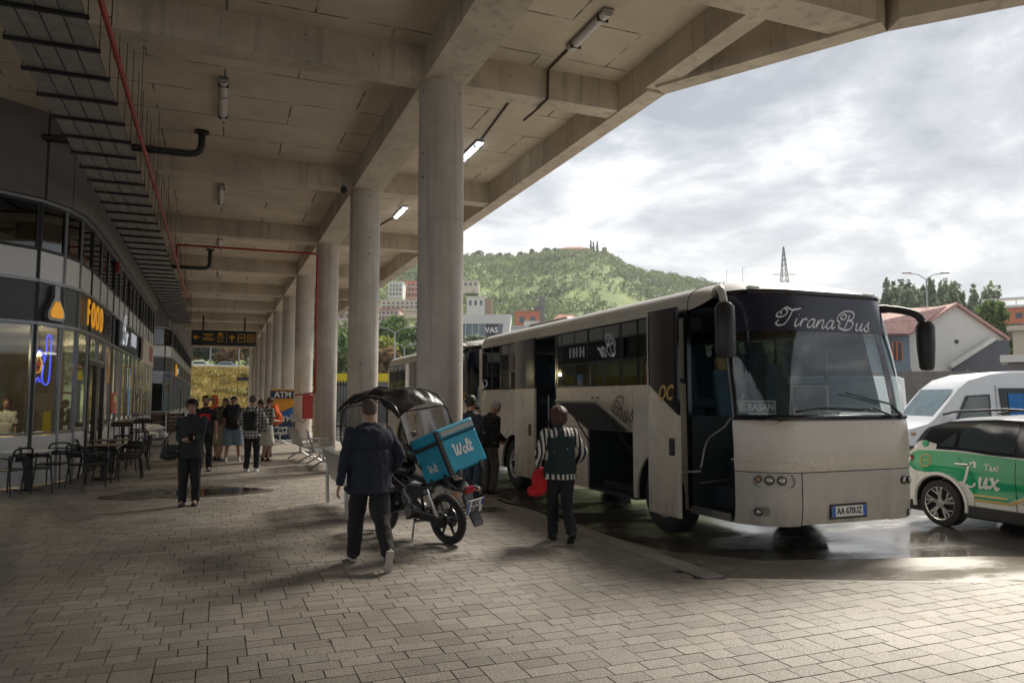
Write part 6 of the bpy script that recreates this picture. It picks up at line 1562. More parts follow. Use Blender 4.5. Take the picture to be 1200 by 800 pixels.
def person(label, loc, rz, h=1.75, group=None, lean=0, twist=0, feet=None, hands=None, head=(0, 0, 0), top=None, bottom=None, vest=None, shoe=None, hair=None,
           skin=SKIN, vox=0.012, face=True, sit=False, girth=1.0, elbow_out=0.25, ankles_pitch=(0, 0), hips_z=None):
    P = thing('person', label, 'person', loc, rz, group); s = h / 1.75
    P.scale = (s, s, s)
    R = Matrix.Rotation(RAD(twist), 3, 'Z') @ Matrix.Rotation(RAD(-lean), 3, 'X')
    hz = hips_z or (0.93)
    piv = Vector((0, 0, hz))
    U = lambda x, y, z: piv + R @ (Vector((x, y, z)) - Vector((0, 0, 0.93)))
    g = girth
    feet = feet or [(-0.11, 0.0, 0.085), (0.11, 0.0, 0.085)]
    hips = [Vector((-0.09, 0, hz - 0.01)), Vector((0.09, 0, hz - 0.01))]
    knees = []; ank = []
    for i in range(2):
        k, a = ik(hips[i], feet[i], 0.43, 0.42, (0.05 * (-1 if i == 0 else 1), 1, 0 if not sit else 1)); knees.append(k); ank.append(a)
    sh = [U(-0.175 * g, 0, 1.395), U(0.175 * g, 0, 1.395)]; ab = min(1.06, (top or (0, 0, 0, 1))[3])
    hands = hands or [None, None]; el = []; wr = []
    for i in range(2):
        sg_ = -1 if i == 0 else 1
        tgt = Vector(hands[i]) if hands[i] is not None else U(sg_ * 0.27 * g, 0.05, 0.90) * 1.0
        if hands[i] is None: tgt = Vector((sh[i].x + sg_ * 0.07, sh[i].y + 0.04, sh[i].z - 0.53))
        e, w_ = ik(sh[i], tgt, 0.285, 0.255, (sg_ * elbow_out, -1, -0.25)); el.append(e); wr.append(w_)
    nk = U(0, 0.005, 1.48); hc = U(0, 0.03, 1.635)
    HR = R @ Matrix.Rotation(RAD(head[0]), 3, 'Z') @ Matrix.Rotation(RAD(-head[1]), 3, 'X') @ Matrix.Rotation(RAD(head[2]), 3, 'Y')
    HP = lambda x, y, z: nk + Vector((0, 0, 0.03)) + HR @ (Vector((x, y + 0.025, z + 0.125)))
    hc = HP(0, 0, 0)
    # --- body
    B = MB()
    B.ball(U(0, 0, 0.97), (0.155 * g, 0.11 * g, 0.12), 16, 10, rot=R); B.ball(U(0, 0.0, 1.12), (0.14 * g, 0.105 * g, 0.16), 16, 10, rot=R); B.ball(U(0, 0, 1.31), (0.165 * g, 0.11 * g, 0.16), 16, 10, rot=R)
    capsule(B, U(-0.13 * g, 0, 1.40), U(0.13 * g, 0, 1.40), 0.062); capsule(B, U(0, -0.005, 1.42), HP(0, -0.03, -0.06), 0.057, 0.055)
    for i in range(2):
        capsule(B, hips[i], knees[i], 0.082, 0.055); capsule(B, knees[i], ank[i], 0.053, 0.036); B.tube([knees[i], knees[i] * 0.7 + ank[i] * 0.3, ank[i]], [0.05, 0.056, 0.036], 12)
        capsule(B, sh[i], el[i], 0.052, 0.04); capsule(B, el[i], wr[i], 0.04, 0.026)
        f = Vector((0, 0.12, -0.04)); capsule(B, ank[i], ank[i] + f, 0.036, 0.03)
    # head: skull, jaw, brow, nose, lips, ears
    B.ball(HP(0, -0.012, 0.035), (0.076, 0.097, 0.088), 18, 12, rot=HR); B.ball(HP(0, 0.018, -0.03), (0.062, 0.074, 0.078), 16, 10, rot=HR); B.ball(HP(0, 0.052, -0.082), (0.032, 0.028, 0.024), 12, 8, rot=HR)
    capsule(B, HP(0, 0.082, 0.018), HP(0, 0.105, -0.018), 0.010, 0.014, 8); capsule(B, HP(-0.035, 0.078, 0.03), HP(0.035, 0.078, 0.03), 0.012, 0.012, 8); capsule(B, HP(-0.018, 0.083, -0.048), HP(0.018, 0.083, -0.048), 0.009, 0.009, 8)
    for sg_ in (-1, 1): B.ball(HP(sg_ * 0.078, -0.008, 0.0), (0.012, 0.02, 0.033), 8, 8, rot=HR); B.ball(HP(sg_ * 0.042, 0.058, -0.015), (0.024, 0.022, 0.024), 8, 8, rot=HR)
    # hands
    fine = vox <= 0.010
    for i in range(2):
        sg_ = -1 if i == 0 else 1
        d = (wr[i] - el[i]).normalized(); side = Vector((0, 1, 0)) - d * d.y
        if side.length < 0.3: side = Vector((-sg_, 0, 0)) - d * (-sg_ * d.x)
        side.normalize(); nrm = d.cross(side)
        if nrm.x * sg_ < 0: nrm = -nrm       # back of the hand points outwards
        M3 = Matrix((nrm, side, d)).transposed()
        B.ball(wr[i] + d * 0.05, (0.016, 0.04, 0.055), 12, 8, rot=M3)
        fr_ = 0.0085 if fine else 0.011
        for q, (o_, ln) in enumerate(((0.031, 0.068), (0.011, 0.076), (-0.010, 0.070), (-0.030, 0.056))):
            a = wr[i] + d * 0.09 + side * o_; b = a + d * ln * 0.5 - nrm * 0.008 + side * o_ * 0.15; c = b + d * ln * 0.34 - nrm * ln * 0.38
            capsule(B, wr[i] + d * 0.05 + side * o_ * 0.8, a, fr_ * 1.1, fr_, 8); capsule(B, a, b, fr_, fr_, 8); capsule(B, b, c, fr_, fr_ * 0.85, 8)
        a = wr[i] + d * 0.03 + side * 0.03; b = a + d * 0.035 + side * 0.03 - nrm * 0.012; c = b + d * 0.03 + side * 0.004 - nrm * 0.012
        capsule(B, a, b, fr_ * 1.25, fr_ * 1.1, 8); capsule(B, b, c, fr_ * 1.1, fr_ * 0.9, 8)
    put(remesh(B, min(vox, 0.0095) if face else vox, 2), 'body', skin, P)
    seed = (loc[0] * 7.3 + loc[1] * 3.1) % 50
    # --- trousers or shorts
    if bottom:
        kind, m, bag = bottom
        C_ = MB(); C_.ball(U(0, 0, 0.98), (0.17 * g, 0.128 * g, 0.11), 16, 10, rot=R)
        for i in range(2):
            capsule(C_, hips[i], knees[i], 0.098 * bag, 0.073 * bag)
            if kind == 'trousers':
                lo = ank[i] + (knees[i] - ank[i]).normalized() * 0.015; capsule(C_, knees[i], lo, 0.070 * bag, 0.062 * bag)
            elif kind == 'shorts':
                C_.tube([hips[i], knees[i] * 0.9 + ank[i] * 0.1], [0.10 * bag, 0.105 * bag], 14)
        put(remesh(C_, vox * 1.1, 2, 0.015, 8, seed), 'trousers' if kind == 'trousers' else 'shorts', m, P)
    # --- shoes
    for i in range(2):
        ap = RAD(ankles_pitch[i]); FRm = Matrix.Rotation(ap, 3, 'X')
        C_ = MB(); a0 = ank[i]
        F = lambda x, y, z: a0 + FRm @ Vector((x, y, z))
        C_.ball(F(0, -0.015, -0.03), (0.042, 0.055, 0.05), 12, 8, rot=FRm); C_.ball(F(0, 0.07, -0.048), (0.044, 0.09, 0.034), 12, 8, rot=FRm); C_.ball(F(0, 0.135, -0.055), (0.043, 0.055, 0.027), 12, 8, rot=FRm)
        capsule(C_, F(0, 0, 0), F(0, -0.005, 0.01), 0.043, 0.041)
        put(remesh(C_, vox * 0.8, 2), 'shoe', shoe[0], P)
        C_ = MB(); C_.prism([(-0.036, -0.07), (0.036, -0.07), (0.044, -0.02), (0.036, 0.05), (0.048, 0.12), (0.036, 0.18), (0.0, 0.196), (-0.036, 0.18), (-0.046, 0.12), (-0.036, 0.05), (-0.044, -0.02)], 0.022, 'xy', -0.085)
        C_.v = [tuple(F(*v)) for v in C_.v]; C_.build('shoe_sole', shoe[1], P, bevel=0.005)
    # --- top
    if top:
        m, hem, sl, bag = top
        C_ = MB()
        C_.ball(U(0, 0, 1.31), (0.188 * g * bag, 0.135 * g * bag, 0.18), 18, 12, rot=R); C_.ball(U(0, 0.005, 1.12), (0.178 * g * bag, 0.138 * g * bag, 0.2), 18, 12, rot=R)
        C_.tube([U(0, 0, 1.2), U(0, 0.005, hem)], [0.155 * g * bag, 0.168 * g * bag], 18); C_.ball(U(0, 0, hem + 0.05), (0.19 * g * bag, 0.148 * g * bag, 0.07), 16, 8, rot=R)
        C_.tube([U(-0.0, 0, 1.38), U(0, 0.0, 1.478)], [0.13, 0.07], 16); capsule(C_, U(-0.13 * g, 0, 1.385), U(0.13 * g, 0, 1.385), 0.07); capsule(C_, U(-0.05, 0, 1.42), U(-0.14 * g, 0, 1.39), 0.06); capsule(C_, U(0.05, 0, 1.42), U(0.14 * g, 0, 1.39), 0.06)
        C_.tube([U(0, 0.0, 1.44), U(0, 0.004, 1.50)], [0.078, 0.072], 16)
        for i in range(2):
            if sl == 'long':
                capsule(C_, sh[i], el[i], 0.066 * ab, 0.058 * ab); capsule(C_, el[i], wr[i] - (wr[i] - el[i]).normalized() * 0.01, 0.057 * ab, 0.043 * ab)
            elif sl == 'short': C_.tube([sh[i], sh[i] * 0.25 + el[i] * 0.75], [0.072, 0.078], 14); C_.ball(sh[i], 0.074, 14, 8)
            elif sl == 'roll': capsule(C_, sh[i], el[i], 0.066 * ab, 0.057 * ab); capsule(C_, el[i], el[i] * 0.5 + wr[i] * 0.5, 0.056 * ab, 0.050 * ab)
        put(remesh(C_, vox, 2, 0.017, 8, seed + 9), 'jacket' if sl != 'short' else 'shirt', m, P)
    if vest:
        m, hem = vest; C_ = MB()
        C_.ball(U(0, 0, 1.29), (0.215 * g, 0.16 * g, 0.19), 18, 12, rot=R); C_.tube([U(0, 0, 1.25), U(0, 0.005, hem)], [0.175 * g, 0.20 * g], 18); C_.ball(U(0, 0, hem + 0.06), (0.215 * g, 0.168 * g, 0.08), 16, 8, rot=R)
        capsule(C_, U(-0.10 * g, 0, 1.385), U(0.10 * g, 0, 1.385), 0.082); C_.tube([U(0, 0.0, 1.42), U(0, 0.004, 1.515)], [0.085, 0.078], 16)
        put(remesh(C_, vox, 3, 0.010, 6, seed + 3), 'vest', m, P)
    # --- hair
    kind = None
    if hair:
        kind, m = hair; C_ = MB()
        if kind in ('short', 'buzz', 'grey'):
            t_ = 0.005 if kind == 'buzz' else 0.012
            C_.ball(HP(0, -0.020, 0.042), (0.077 + t_, 0.092 + t_, 0.084 + t_), 20, 14, rot=HR); C_.ball(HP(0, -0.06, -0.005), (0.062 + t_, 0.045 + t_, 0.06), 14, 10, rot=HR)
            HRi = HR.transposed(); o_ = HP(0, 0, 0)
            cf = lambda p: ((HRi @ (p - o_)).y > 0.045 and (HRi @ (p - o_)).z < 0.075) or ((HRi @ (p - o_)).z < -0.005 and (HRi @ (p - o_)).y > -0.02)
            put(remesh(C_, 0.007, 2, 0.003, 60, seed, cf), 'hair', m, P)
        elif kind in ('bob', 'long', 'tied'):
            C_.ball(HP(0, -0.022, 0.035), (0.095, 0.108, 0.10), 20, 14, rot=HR)
            if kind == 'bob': C_.ball(HP(0, -0.045, -0.03), (0.112, 0.085, 0.115), 16, 12, rot=HR); C_.ball(HP(0, -0.06, 0.02), (0.108, 0.085, 0.10), 16, 12, rot=HR)
            if kind == 'long': C_.ball(HP(0, -0.06, -0.10), (0.09, 0.06, 0.17), 16, 12, rot=HR)
            if kind == 'tied': C_.ball(HP(0, -0.125, 0.0), (0.05, 0.05, 0.05), 14, 10, rot=HR); capsule(C_, HP(0.02, -0.13, 0), HP(0.05, -0.15, -0.2), 0.035, 0.02)
            HRi = HR.transposed(); o_ = HP(0, 0, 0)
            cf = lambda p: ((HRi @ (p - o_)).y > 0.03 and (HRi @ (p - o_)).z < 0.06 and abs((HRi @ (p - o_)).x) < 0.075)
            put(remesh(C_, 0.008, 2, 0.006, 30, seed, cf), 'hair', m, P)
        elif kind in ('cap', 'hood'):
            t_ = 0.014 if kind == 'cap' else 0.028
            C_.ball(HP(0, -0.018, 0.04), (0.078 + t_, 0.098 + t_, 0.088 + t_), 20, 14, rot=HR)
            if kind == 'hood': C_.ball(HP(0, -0.05, -0.06), (0.10, 0.085, 0.10), 16, 10, rot=HR)
            HRi = HR.transposed(); o_ = HP(0, 0, 0)
            cf = lambda p: ((HRi @ (p - o_)).y > 0.04 and (HRi @ (p - o_)).z < 0.065) or (kind == 'cap' and (HRi @ (p - o_)).z < 0.03)
            put(remesh(C_, 0.009, 2, 0.004, 30, seed, cf), 'cap' if kind == 'cap' else 'hood', m, P)
    if hair and vox <= 0.0115 and P.children:
        ho = [c for c in P.children if c.name.startswith('hair')]
        if ho:
            sr = random.Random(3); C_ = MB(); hv = ho[0].data.vertices; ln_ = 0.012 if kind in ('buzz', 'short', 'grey') else 0.06
            for q_ in range(1500):
                v_ = hv[sr.randrange(len(hv))]; n_ = v_.normal; dn = Vector((0, 0, -1)) - n_ * (-n_.z); dn = dn.normalized() if dn.length > 0.2 else Vector((0, -1, 0)); dn = (dn + Vector((sr.uniform(-.3, .3), sr.uniform(-.3, .3), 0))).normalized()
                sd2 = dn.cross(n_) * 0.0016; p_ = v_.co + n_ * 0.001; e2 = p_ + dn * ln_ * sr.uniform(0.6, 1.2) + n_ * sr.uniform(0.002, 0.009)
                C_.add([p_ - sd2, p_ + sd2, e2 + sd2 * 0.4, e2 - sd2 * 0.4], [(0, 1, 2, 3)])
            C_.build('hair_strands', m if False else hair[1], ho[0])
    if face:
        ed = mat('eye_dark', (0.03, 0.02, 0.015), 0.2); lp = mat('lip', (0.26, 0.09, 0.08), 0.5)
        for sg_ in (-1, 1):
            C_ = MB(); C_.ball(HP(sg_ * 0.031, 0.082, 0.008), (0.013, 0.007, 0.006), 10, 6, rot=HR); C_.build('eye', ed, P, smooth=True)
            C_ = MB(); C_.tube([HP(sg_ * 0.016, 0.093, 0.031), HP(sg_ * 0.034, 0.092, 0.036), HP(sg_ * 0.05, 0.078, 0.030)], 0.004, 5); C_.build('eyebrow', mat('eyebrow', (0.03, 0.02, 0.015), 0.9), P)
        C_ = MB(); C_.tube([HP(-0.022, 0.088, -0.048), HP(0, 0.094, -0.047), HP(0.022, 0.088, -0.048)], 0.0045, 5); C_.build('mouth', lp, P)
    mw = Matrix.Translation(Vector(loc)) @ Matrix.Rotation(rz, 4, 'Z') @ Matrix.Scale(s, 4)
    return dict(P=P, U=U, R=R, M=mw, wr=[mw @ q for q in wr], hc=mw @ hc, back=mw @ U(0, -0.16 * g, 1.2), sh=[mw @ q for q in sh], HP=HP, HR=HR)

BLK = cloth('cloth_black', (0.012, 0.012, 0.014)); NAV = cloth('cloth_navy', (0.012, 0.017, 0.032)); JEAN = cloth('denim', (0.035, 0.06, 0.10)); GREYT = cloth('cloth_grey', (0.09, 0.085, 0.075))
TEALD = cloth('cloth_dark_teal', (0.012, 0.028, 0.03)); BEIGE = cloth('cloth_beige', (0.33, 0.29, 0.22)); OLIVE = cloth('cloth_olive_grey', (0.12, 0.105, 0.075)); LDEN = cloth('light_denim', (0.20, 0.28, 0.35)); WCL = cloth('cloth_white', (0.55, 0.54, 0.50))
STR = stripes('striped_cloth', (0.02, 0.02, 0.025), (0.62, 0.60, 0.55), 17, 'X'); CHK = stripes('checked_cloth', (0.015, 0.015, 0.018), (0.55, 0.55, 0.52), 14, 'XZ'); PAT = stripes('patterned_cloth', (0.02, 0.04, 0.035), (0.5, 0.5, 0.46), 11, 'XZ', thr=0.62)
ORC = cloth('orange_nylon', (0.75, 0.12, 0.015)); REDC = cloth('red_nylon', (0.55, 0.015, 0.02)); DRED = cloth('cloth_red_print', (0.5, 0.02, 0.03))
H_BLK = mat('hair_black', (0.012, 0.009, 0.008), 0.5, var=0.3, vscale=60); H_AUB = mat('hair_auburn', (0.085, 0.032, 0.014), 0.45, var=0.35, vscale=60); H_GRY = mat('hair_grey', (0.34, 0.33, 0.31), 0.55, var=0.2, vscale=60); H_BUZ = mat('hair_buzz', (0.10, 0.07, 0.055), 0.7, var=0.2, vscale=80)
S_BLK = (mat('shoe_black', (0.012, 0.012, 0.012), 0.5), mat('sole_black', (0.02, 0.02, 0.02), 0.7)); S_WHT = (mat('shoe_white', (0.6, 0.6, 0.58), 0.5), mat('sole_white', (0.65, 0.63, 0.6), 0.6)); S_GRY = (mat('shoe_black', (0.012, 0.012, 0.012), 0.5), mat('sole_grey', (0.40, 0.37, 0.34), 0.7))

D = RAD
# walking man, seen from behind
man = person('bald man in a loose navy jacket walking away past the motorbike', (1.50, 7.78, 0), D(4), 1.70, lean=3, feet=[(-0.10, 0.24, 0.085), (0.09, -0.42, 0.20)], ankles_pitch=(0, -66), head=(-4, 6, 0),
       hands=[(-0.34, -0.04, 0.82), (0.30, 0.12, 0.98)], elbow_out=0.45, top=(NAV, 0.76, 'long', 1.24), bottom=('trousers', BLK, 1.22), shoe=S_GRY, hair=('buzz', H_BUZ), skin=SKIN2, vox=0.009, girth=1.18, face=True)
# striped woman
wom = person('woman with auburn hair, dark vest and striped sleeves walking towards the coach', (3.90, 8.22, 0), D(-10), 1.62, lean=4, feet=[(-0.06, 0.14, 0.085), (0.07, -0.27, 0.16)], ankles_pitch=(0, -38), head=(0, 10, 0),
       hands=[(-0.27, 0.10, 0.98), (0.28, 0.14, 1.0)], elbow_out=0.5, top=(STR, 0.80, 'long', 1.10), vest=(TEALD, 0.87), bottom=('trousers', BLK, 1.12), shoe=S_BLK, hair=('bob', H_AUB), vox=0.009, girth=1.08)
# woman at the left facing the camera
lw = person('woman in dark jacket and black vest facing the camera, holding a phone', (-0.36, 13.2, 0), D(172), 1.70, lean=0, feet=[(-0.09, 0.02, 0.085), (0.10, 0.08, 0.085)], head=(4, 4, 4),
       hands=[(-0.02, 0.27, 1.12), (0.06, 0.25, 1.08)], elbow_out=0.6, top=(TEALD, 0.80, 'roll', 1.08), vest=(cloth('quilted_black', (0.022, 0.024, 0.026), vscale=30), 0.78), bottom=('trousers', BLK, 1.15), shoe=S_BLK, hair=('tied', H_BLK), vox=0.011, girth=1.04)
# waiting group
G_ = 'travellers waiting in a group'
redm = person('bearded man in black shirt with a red chest print, behind the vest woman', (-0.24, 19.3, 0), D(176), 1.78, G_, head=(8, 0, 0), top=(BLK, 0.86, 'short', 1.08), bottom=('trousers', BLK, 1.1), shoe=S_BLK, hair=('short', H_BLK), vox=0.013, girth=1.05)
c_ = MB(); c_.grid(lambda u, v: redm['U'](-0.12 + 0.24 * u, 0.148 + 0.015 * math.sin(math.pi * u), 1.17 + 0.17 * v), 8, 4); o = c_.build('shirt_print', DRED, redm['P'], smooth=True)
c_ = MB(); c_.ball(redm['HP'](0, 0.035, -0.06), (0.06, 0.055, 0.045), 14, 10, rot=redm['HR']); put(remesh(c_, 0.008, 1), 'beard', H_BLK, redm['P'])
orp = person('traveller at the back in orange hood, behind the bearded man', (-0.05, 23.6, 0), D(150), 1.80, G_, top=(ORC, 0.86, 'long', 1.12), bottom=('trousers', GREYT, 1.05), shoe=S_BLK, hair=('hood', ORC), vox=0.014)
bei = person('traveller in a grey hooded jacket and long beige shorts looking down', (0.06, 22.3, 0), D(-60), 1.76, G_, lean=10, head=(0, 28, 0), hands=[(-0.1, 0.34, 1.1), (0.12, 0.34, 1.12)], top=(OLIVE, 0.84, 'long', 1.15), bottom=('shorts', BEIGE, 1.35), shoe=S_BLK, hair=('cap', H_BLK), vox=0.013)
blu = person('traveller seen from behind in light denim shorts, carrying a large black pack', (0.44, 21.9, 0), D(-4), 1.78, G_, feet=[(-0.17, 0, 0.085), (0.17, 0.02, 0.085)], head=(0, 18, 0), top=(BLK, 0.86, 'short', 1.1), bottom=('shorts', LDEN, 1.3), shoe=S_WHT, hair=('cap', BLK), vox=0.013)
pla = person('traveller in a black and white checked shirt with a black daypack and white shoes', (0.80, 18.75, 0), D(-12), 1.80, G_, feet=[(-0.10, 0, 0.085), (0.10, 0.05, 0.085)], head=(0, 10, 0), hands=[(-0.2, 0.25, 1.0), (0.24, 0.22, 1.0)], elbow_out=0.8, top=(CHK, 0.78, 'long', 1.1), bottom=('trousers', BLK, 1.05), shoe=S_WHT, hair=('buzz', H_BUZ), vox=0.012)
stp = person('traveller in patterned shirt and pale shorts with bare legs, right of the checked shirt', (1.28, 21.5, 0), D(-55), 1.76, G_, lean=5, head=(0, 15, 0), hands=[(-0.15, 0.3, 1.1), (0.15, 0.3, 1.1)], top=(PAT, 0.82, 'short', 1.12), bottom=('shorts', WCL, 1.25), shoe=S_GRY, hair=('short', H_AUB), vox=0.013)
ora = person('traveller bending under an orange rucksack beside the ATM cabinet', (1.46, 23.2, 0), D(60), 1.74, G_, lean=18, head=(0, 15, 0), hands=[(-0.15, 0.32, 1.0), (0.18, 0.3, 1.0)], top=(OLIVE, 0.86, 'long', 1.1), bottom=('trousers', TEALD, 1.1), shoe=S_BLK, hair=('short', H_BLK), vox=0.013)
# the two men by the coach
m1 = person('man in navy jacket and jeans holding his chin, by the rear coach wheel', (4.16, 12.4, 0), D(-62), 1.76, head=(8, -4, 0), hands=[(-0.02, 0.17, 1.40), (0.05, 0.2, 1.12)], elbow_out=0.6, top=(NAV, 0.86, 'long', 1.1), bottom=('trousers', JEAN, 1.08), shoe=S_BLK, hair=('short', H_BLK), skin=SKIN2, vox=0.010, girth=1.05)
m2 = person('grey haired man in dark jacket looking down beside the coach', (4.62, 12.75, 0), D(-72), 1.70, lean=6, head=(0, 34, 0), hands=[(-0.1, 0.28, 0.98), (0.08, 0.3, 1.0)], top=(BLK, 0.86, 'long', 1.1), bottom=('trousers', GREYT, 1.12), shoe=S_BLK, hair=('grey', H_GRY), skin=SKIN2, vox=0.010, girth=1.05)
# passenger on the coach step, seated person, shop worker
m3 = person('passenger in dark clothes standing in the middle doorway of the coach', (6.02, 12.66, 0.305), D(-80), 1.62, head=(0, 15, 0), top=(TEALD, 0.86, 'long', 1.1), bottom=('trousers', BLK, 1.1), shoe=S_BLK, hair=('short', H_AUB), vox=0.014)
m4 = person('person in black seated on the bench behind the walking man', (2.0, 11.1, -0.0), D(-90), 1.72, feet=[(-0.12, 0.42, 0.085), (0.12, 0.38, 0.085)], hips_z=0.53, sit=True, hands=[(-0.12, 0.36, 0.62), (0.12, 0.36, 0.62)], head=(0, 25, 0), lean=8, top=(BLK, 0.86, 'long', 1.12), bottom=('trousers', BLK, 1.1), shoe=S_BLK, hair=('short', H_BLK), vox=0.012)
m5 = person('shop worker in a white shirt standing behind the curved shop glass', (-4.25, 19.2, 0.0), D(150), 1.72, head=(30, 10, 0), top=(WCL, 0.86, 'short', 1.08), bottom=('trousers', BLK, 1.1), shoe=S_BLK, hair=('short', H_AUB), vox=0.013)
m6 = person('customer in dark clothes inside the shop at the left picture edge', (-4.75, 17.25, 0.0), D(-60), 1.70, hands=[(-0.1, 0.35, 1.1), (0.1, 0.38, 1.1)], top=(TEALD, 0.86, 'roll', 1.1), bottom=('trousers', BLK, 1.1), shoe=S_BLK, hair=('short', H_BLK), vox=0.013)

# ---- bags
def soft(mb_, name, label, cat, m, vox=0.012, folds=0.01, group=None):
    me = remesh(mb_, vox, 3, folds, 10, 3.0); o = bpy.data.objects.new(name, me); me.name = name; me.materials.clear(); me.materials.append(m); COL.objects.link(o); tag(o, label, cat, group); return o
def backpack(Q, w_, h_, d_, m, label, dz=0.0, lean=0):
    c = MB(); U, M4 = Q['U'], Q['M']
    y0 = -0.15 - d_ / 2; z0 = 1.17 + dz
    for sx_ in (-1, 1):
        for sz_ in (-1, 1): c.ball((sx_ * (w_ / 2 - 0.07), y0, z0 + sz_ * (h_ / 2 - 0.08)), (0.08, d_ / 2, 0.09), 12, 8)
    c.ball((0, y0, z0), (w_ / 2, d_ / 2, h_ / 2 * 0.98), 16, 12); c.box(-w_ / 2 + 0.05, w_ / 2 - 0.05, y0 - d_ / 2 + 0.03, y0 + d_ / 2 - 0.02, z0 - h_ / 2 + 0.05, z0 + h_ / 2 - 0.06)
    c.ball((0, y0 - d_ * 0.35, z0 - h_ * 0.15), (w_ * 0.36, d_ * 0.3, h_ * 0.24), 14, 10)
    c.v = [tuple(M4 @ U(*v)) for v in c.v]
    o = soft(c, 'backpack', label, 'backpack', m, 0.014, 0.006, 'backpacks worn by the group')
    c = MB()
    for sx_ in (-0.1, 0.1): c.tube([M4 @ U(*p) for p in ((sx_, -0.15, 1.42), (sx_, -0.04, 1.485), (sx_ * 1.15, 0.13, 1.38), (sx_ * 1.3, 0.12, 1.2), (sx_ * 1.5, -0.1, 1.05))], 0.018, 6)
    c.build('strap', BLK, o)
backpack(blu, 0.36, 0.66, 0.26, BLK, 'large black rucksack on the traveller in denim shorts', 0.05)
backpack(pla, 0.30, 0.44, 0.20, BLK, 'black daypack on the checked shirt')
backpack(ora, 0.34, 0.62, 0.28, ORC, 'bright orange rucksack on the bending traveller', 0.02)
backpack(bei, 0.26, 0.36, 0.16, OLIVE, 'small grey pack on the traveller in beige shorts')
# handbag of the left woman, phone, red bag of the striped woman
e_ = lw['sh'][0]; 
c = MB(); bx = Vector((-0.68, 13.12, 0.88)); c.obox(bx, (0.12, 0.02, 0), (0, 0.05, 0), (0.02, 0, 0.10)); c.ball(bx + Vector((0, 0, -0.07)), (0.15, 0.07, 0.08), 14, 10)
hb_ = soft(c, 'handbag', 'black leather handbag hanging at the elbow of the vest woman', 'handbag', mat('black_leather', (0.012, 0.012, 0.012), 0.35, var=0.2), 0.011, 0.006)
c = MB(); c.tube(spline([bx + Vector((-0.12, 0, 0.1)), bx + Vector((0.05, 0.02, 0.34)), bx + Vector((0.14, 0.02, 0.36)), bx + Vector((0.14, 0, 0.1))], 6), 0.011, 6); c.build('strap', MATS['black_leather'], hb_, smooth=True)
c = MB(); ph = (lw['wr'][0] + lw['wr'][1]) / 2 + Vector((0.05, -0.10, 0.04)); c.obox(ph, (0.036, 0, 0), (0, 0.05, 0.055), (0, 0.003, -0.003)); tag(c.build('phone', M_GBLK, bevel=0.003), 'black phone in the hands of the vest woman', 'phone')
w0 = wom['wr'][0]; c = MB(); bx = w0 + Vector((0.03, 0.0, -0.19)); c.ball(bx, (0.12, 0.10, 0.17), 14, 10); c.ball(bx + Vector((-0.05, 0, -0.12)), (0.13, 0.09, 0.07), 12, 8); c.tube([bx + Vector((0, 0, 0.1)), w0 + Vector((0, 0.0, -0.06))], [0.07, 0.02], 10)
soft(c, 'shopping_bag', 'red bag carried in the left hand of the striped woman', 'bag', REDC, 0.010, 0.012)

# ================================================================== DELIVERY MOTORBIKE
HB = RAD(24)      # heading turned to the left of straight ahead
rearP = on_ground(527, 637)
M_BODYK = mat('bike_black', (0.010, 0.010, 0.011), 0.25, var=0.1, coat=0.3); M_ENG = mat('engine_alloy', (0.18, 0.18, 0.18), 0.4, 0.8, var=0.3, vscale=20)
bike = thing('motorbike', 'black delivery motorbike with rain canopy and a blue Wolt box', 'motorbike', (rearP.x, rearP.y, 0), HB)
bike.rotation_euler = (0, RAD(-7), HB)     # leans on its side stand
WR = 0.30; FX = 1.28
def bwheel(y, r, w_, nm):
    wp = bpy.data.objects.new(nm, None); COL.objects.link(wp); wp.parent = bike; wp.location = (0, y, r)
    q = MB(); q.lathe([(r - 0.075, -w_ * 0.35), (r - 0.05, -w_ * 0.5), (r - 0.02, -w_ * 0.42), (r, -w_ * 0.12), (r, w_ * 0.12), (r - 0.02, w_ * 0.42), (r - 0.05, w_ * 0.5), (r - 0.075, w_ * 0.35), (r - 0.075, -w_ * 0.35)], ax='x', seg=44)
    for k in range(44):
        t = k * math.pi / 22
        for s_ in (-1, 1): q.bar((s_ * w_ * 0.12, (r + 0.001) * math.cos(t), (r + 0.001) * math.sin(t)), (s_ * w_ * 0.44, (r - 0.02) * math.cos(t + 0.06), (r - 0.02) * math.sin(t + 0.06)), 0.014, 0.008)
    q.build('tyre', M_RUB, wp, smooth=True)
    q = MB(); q.lathe([(r - 0.075, -w_ * 0.34), (r - 0.09, -w_ * 0.22), (r - 0.095, 0), (r - 0.09, w_ * 0.22), (r - 0.075, w_ * 0.34)], ax='x', seg=40, cap=None)
    for k in range(6):
        t = k * math.pi / 3; q.bar((0, 0.03 * math.cos(t), 0.03 * math.sin(t)), (0, (r - 0.088) * math.cos(t), (r - 0.088) * math.sin(t)), 0.022, 0.026, up=(1, 0, 0))
    q.build('rim', M_ALUD, wp, smooth=True)
    q = MB(); q.cyl((-0.07, 0, 0), (0.07, 0, 0), 0.055, 20); q.lathe([(0.07, -0.045), (0.075, -0.06), (0.0, -0.062)], ax='x', seg=20); q.build('hub', M_ENG, wp, smooth=True)
    q = MB(); q.cyl((0.05, 0, 0), (0.058, 0, 0), 0.115, 24); q.build('brake_disc', M_STEEL, wp)
bwheel(0, WR, 0.11, 'wheel'); bwheel(FX, WR - 0.01, 0.09, 'wheel')
q = MB()
for s_ in (-0.085, 0.085): q.tube([(s_, 0, WR), (s_, 0.25, 0.31), (s_, 0.48, 0.36)], 0.021, 8)
q.build('swingarm', M_ALUD, bike, smooth=True)
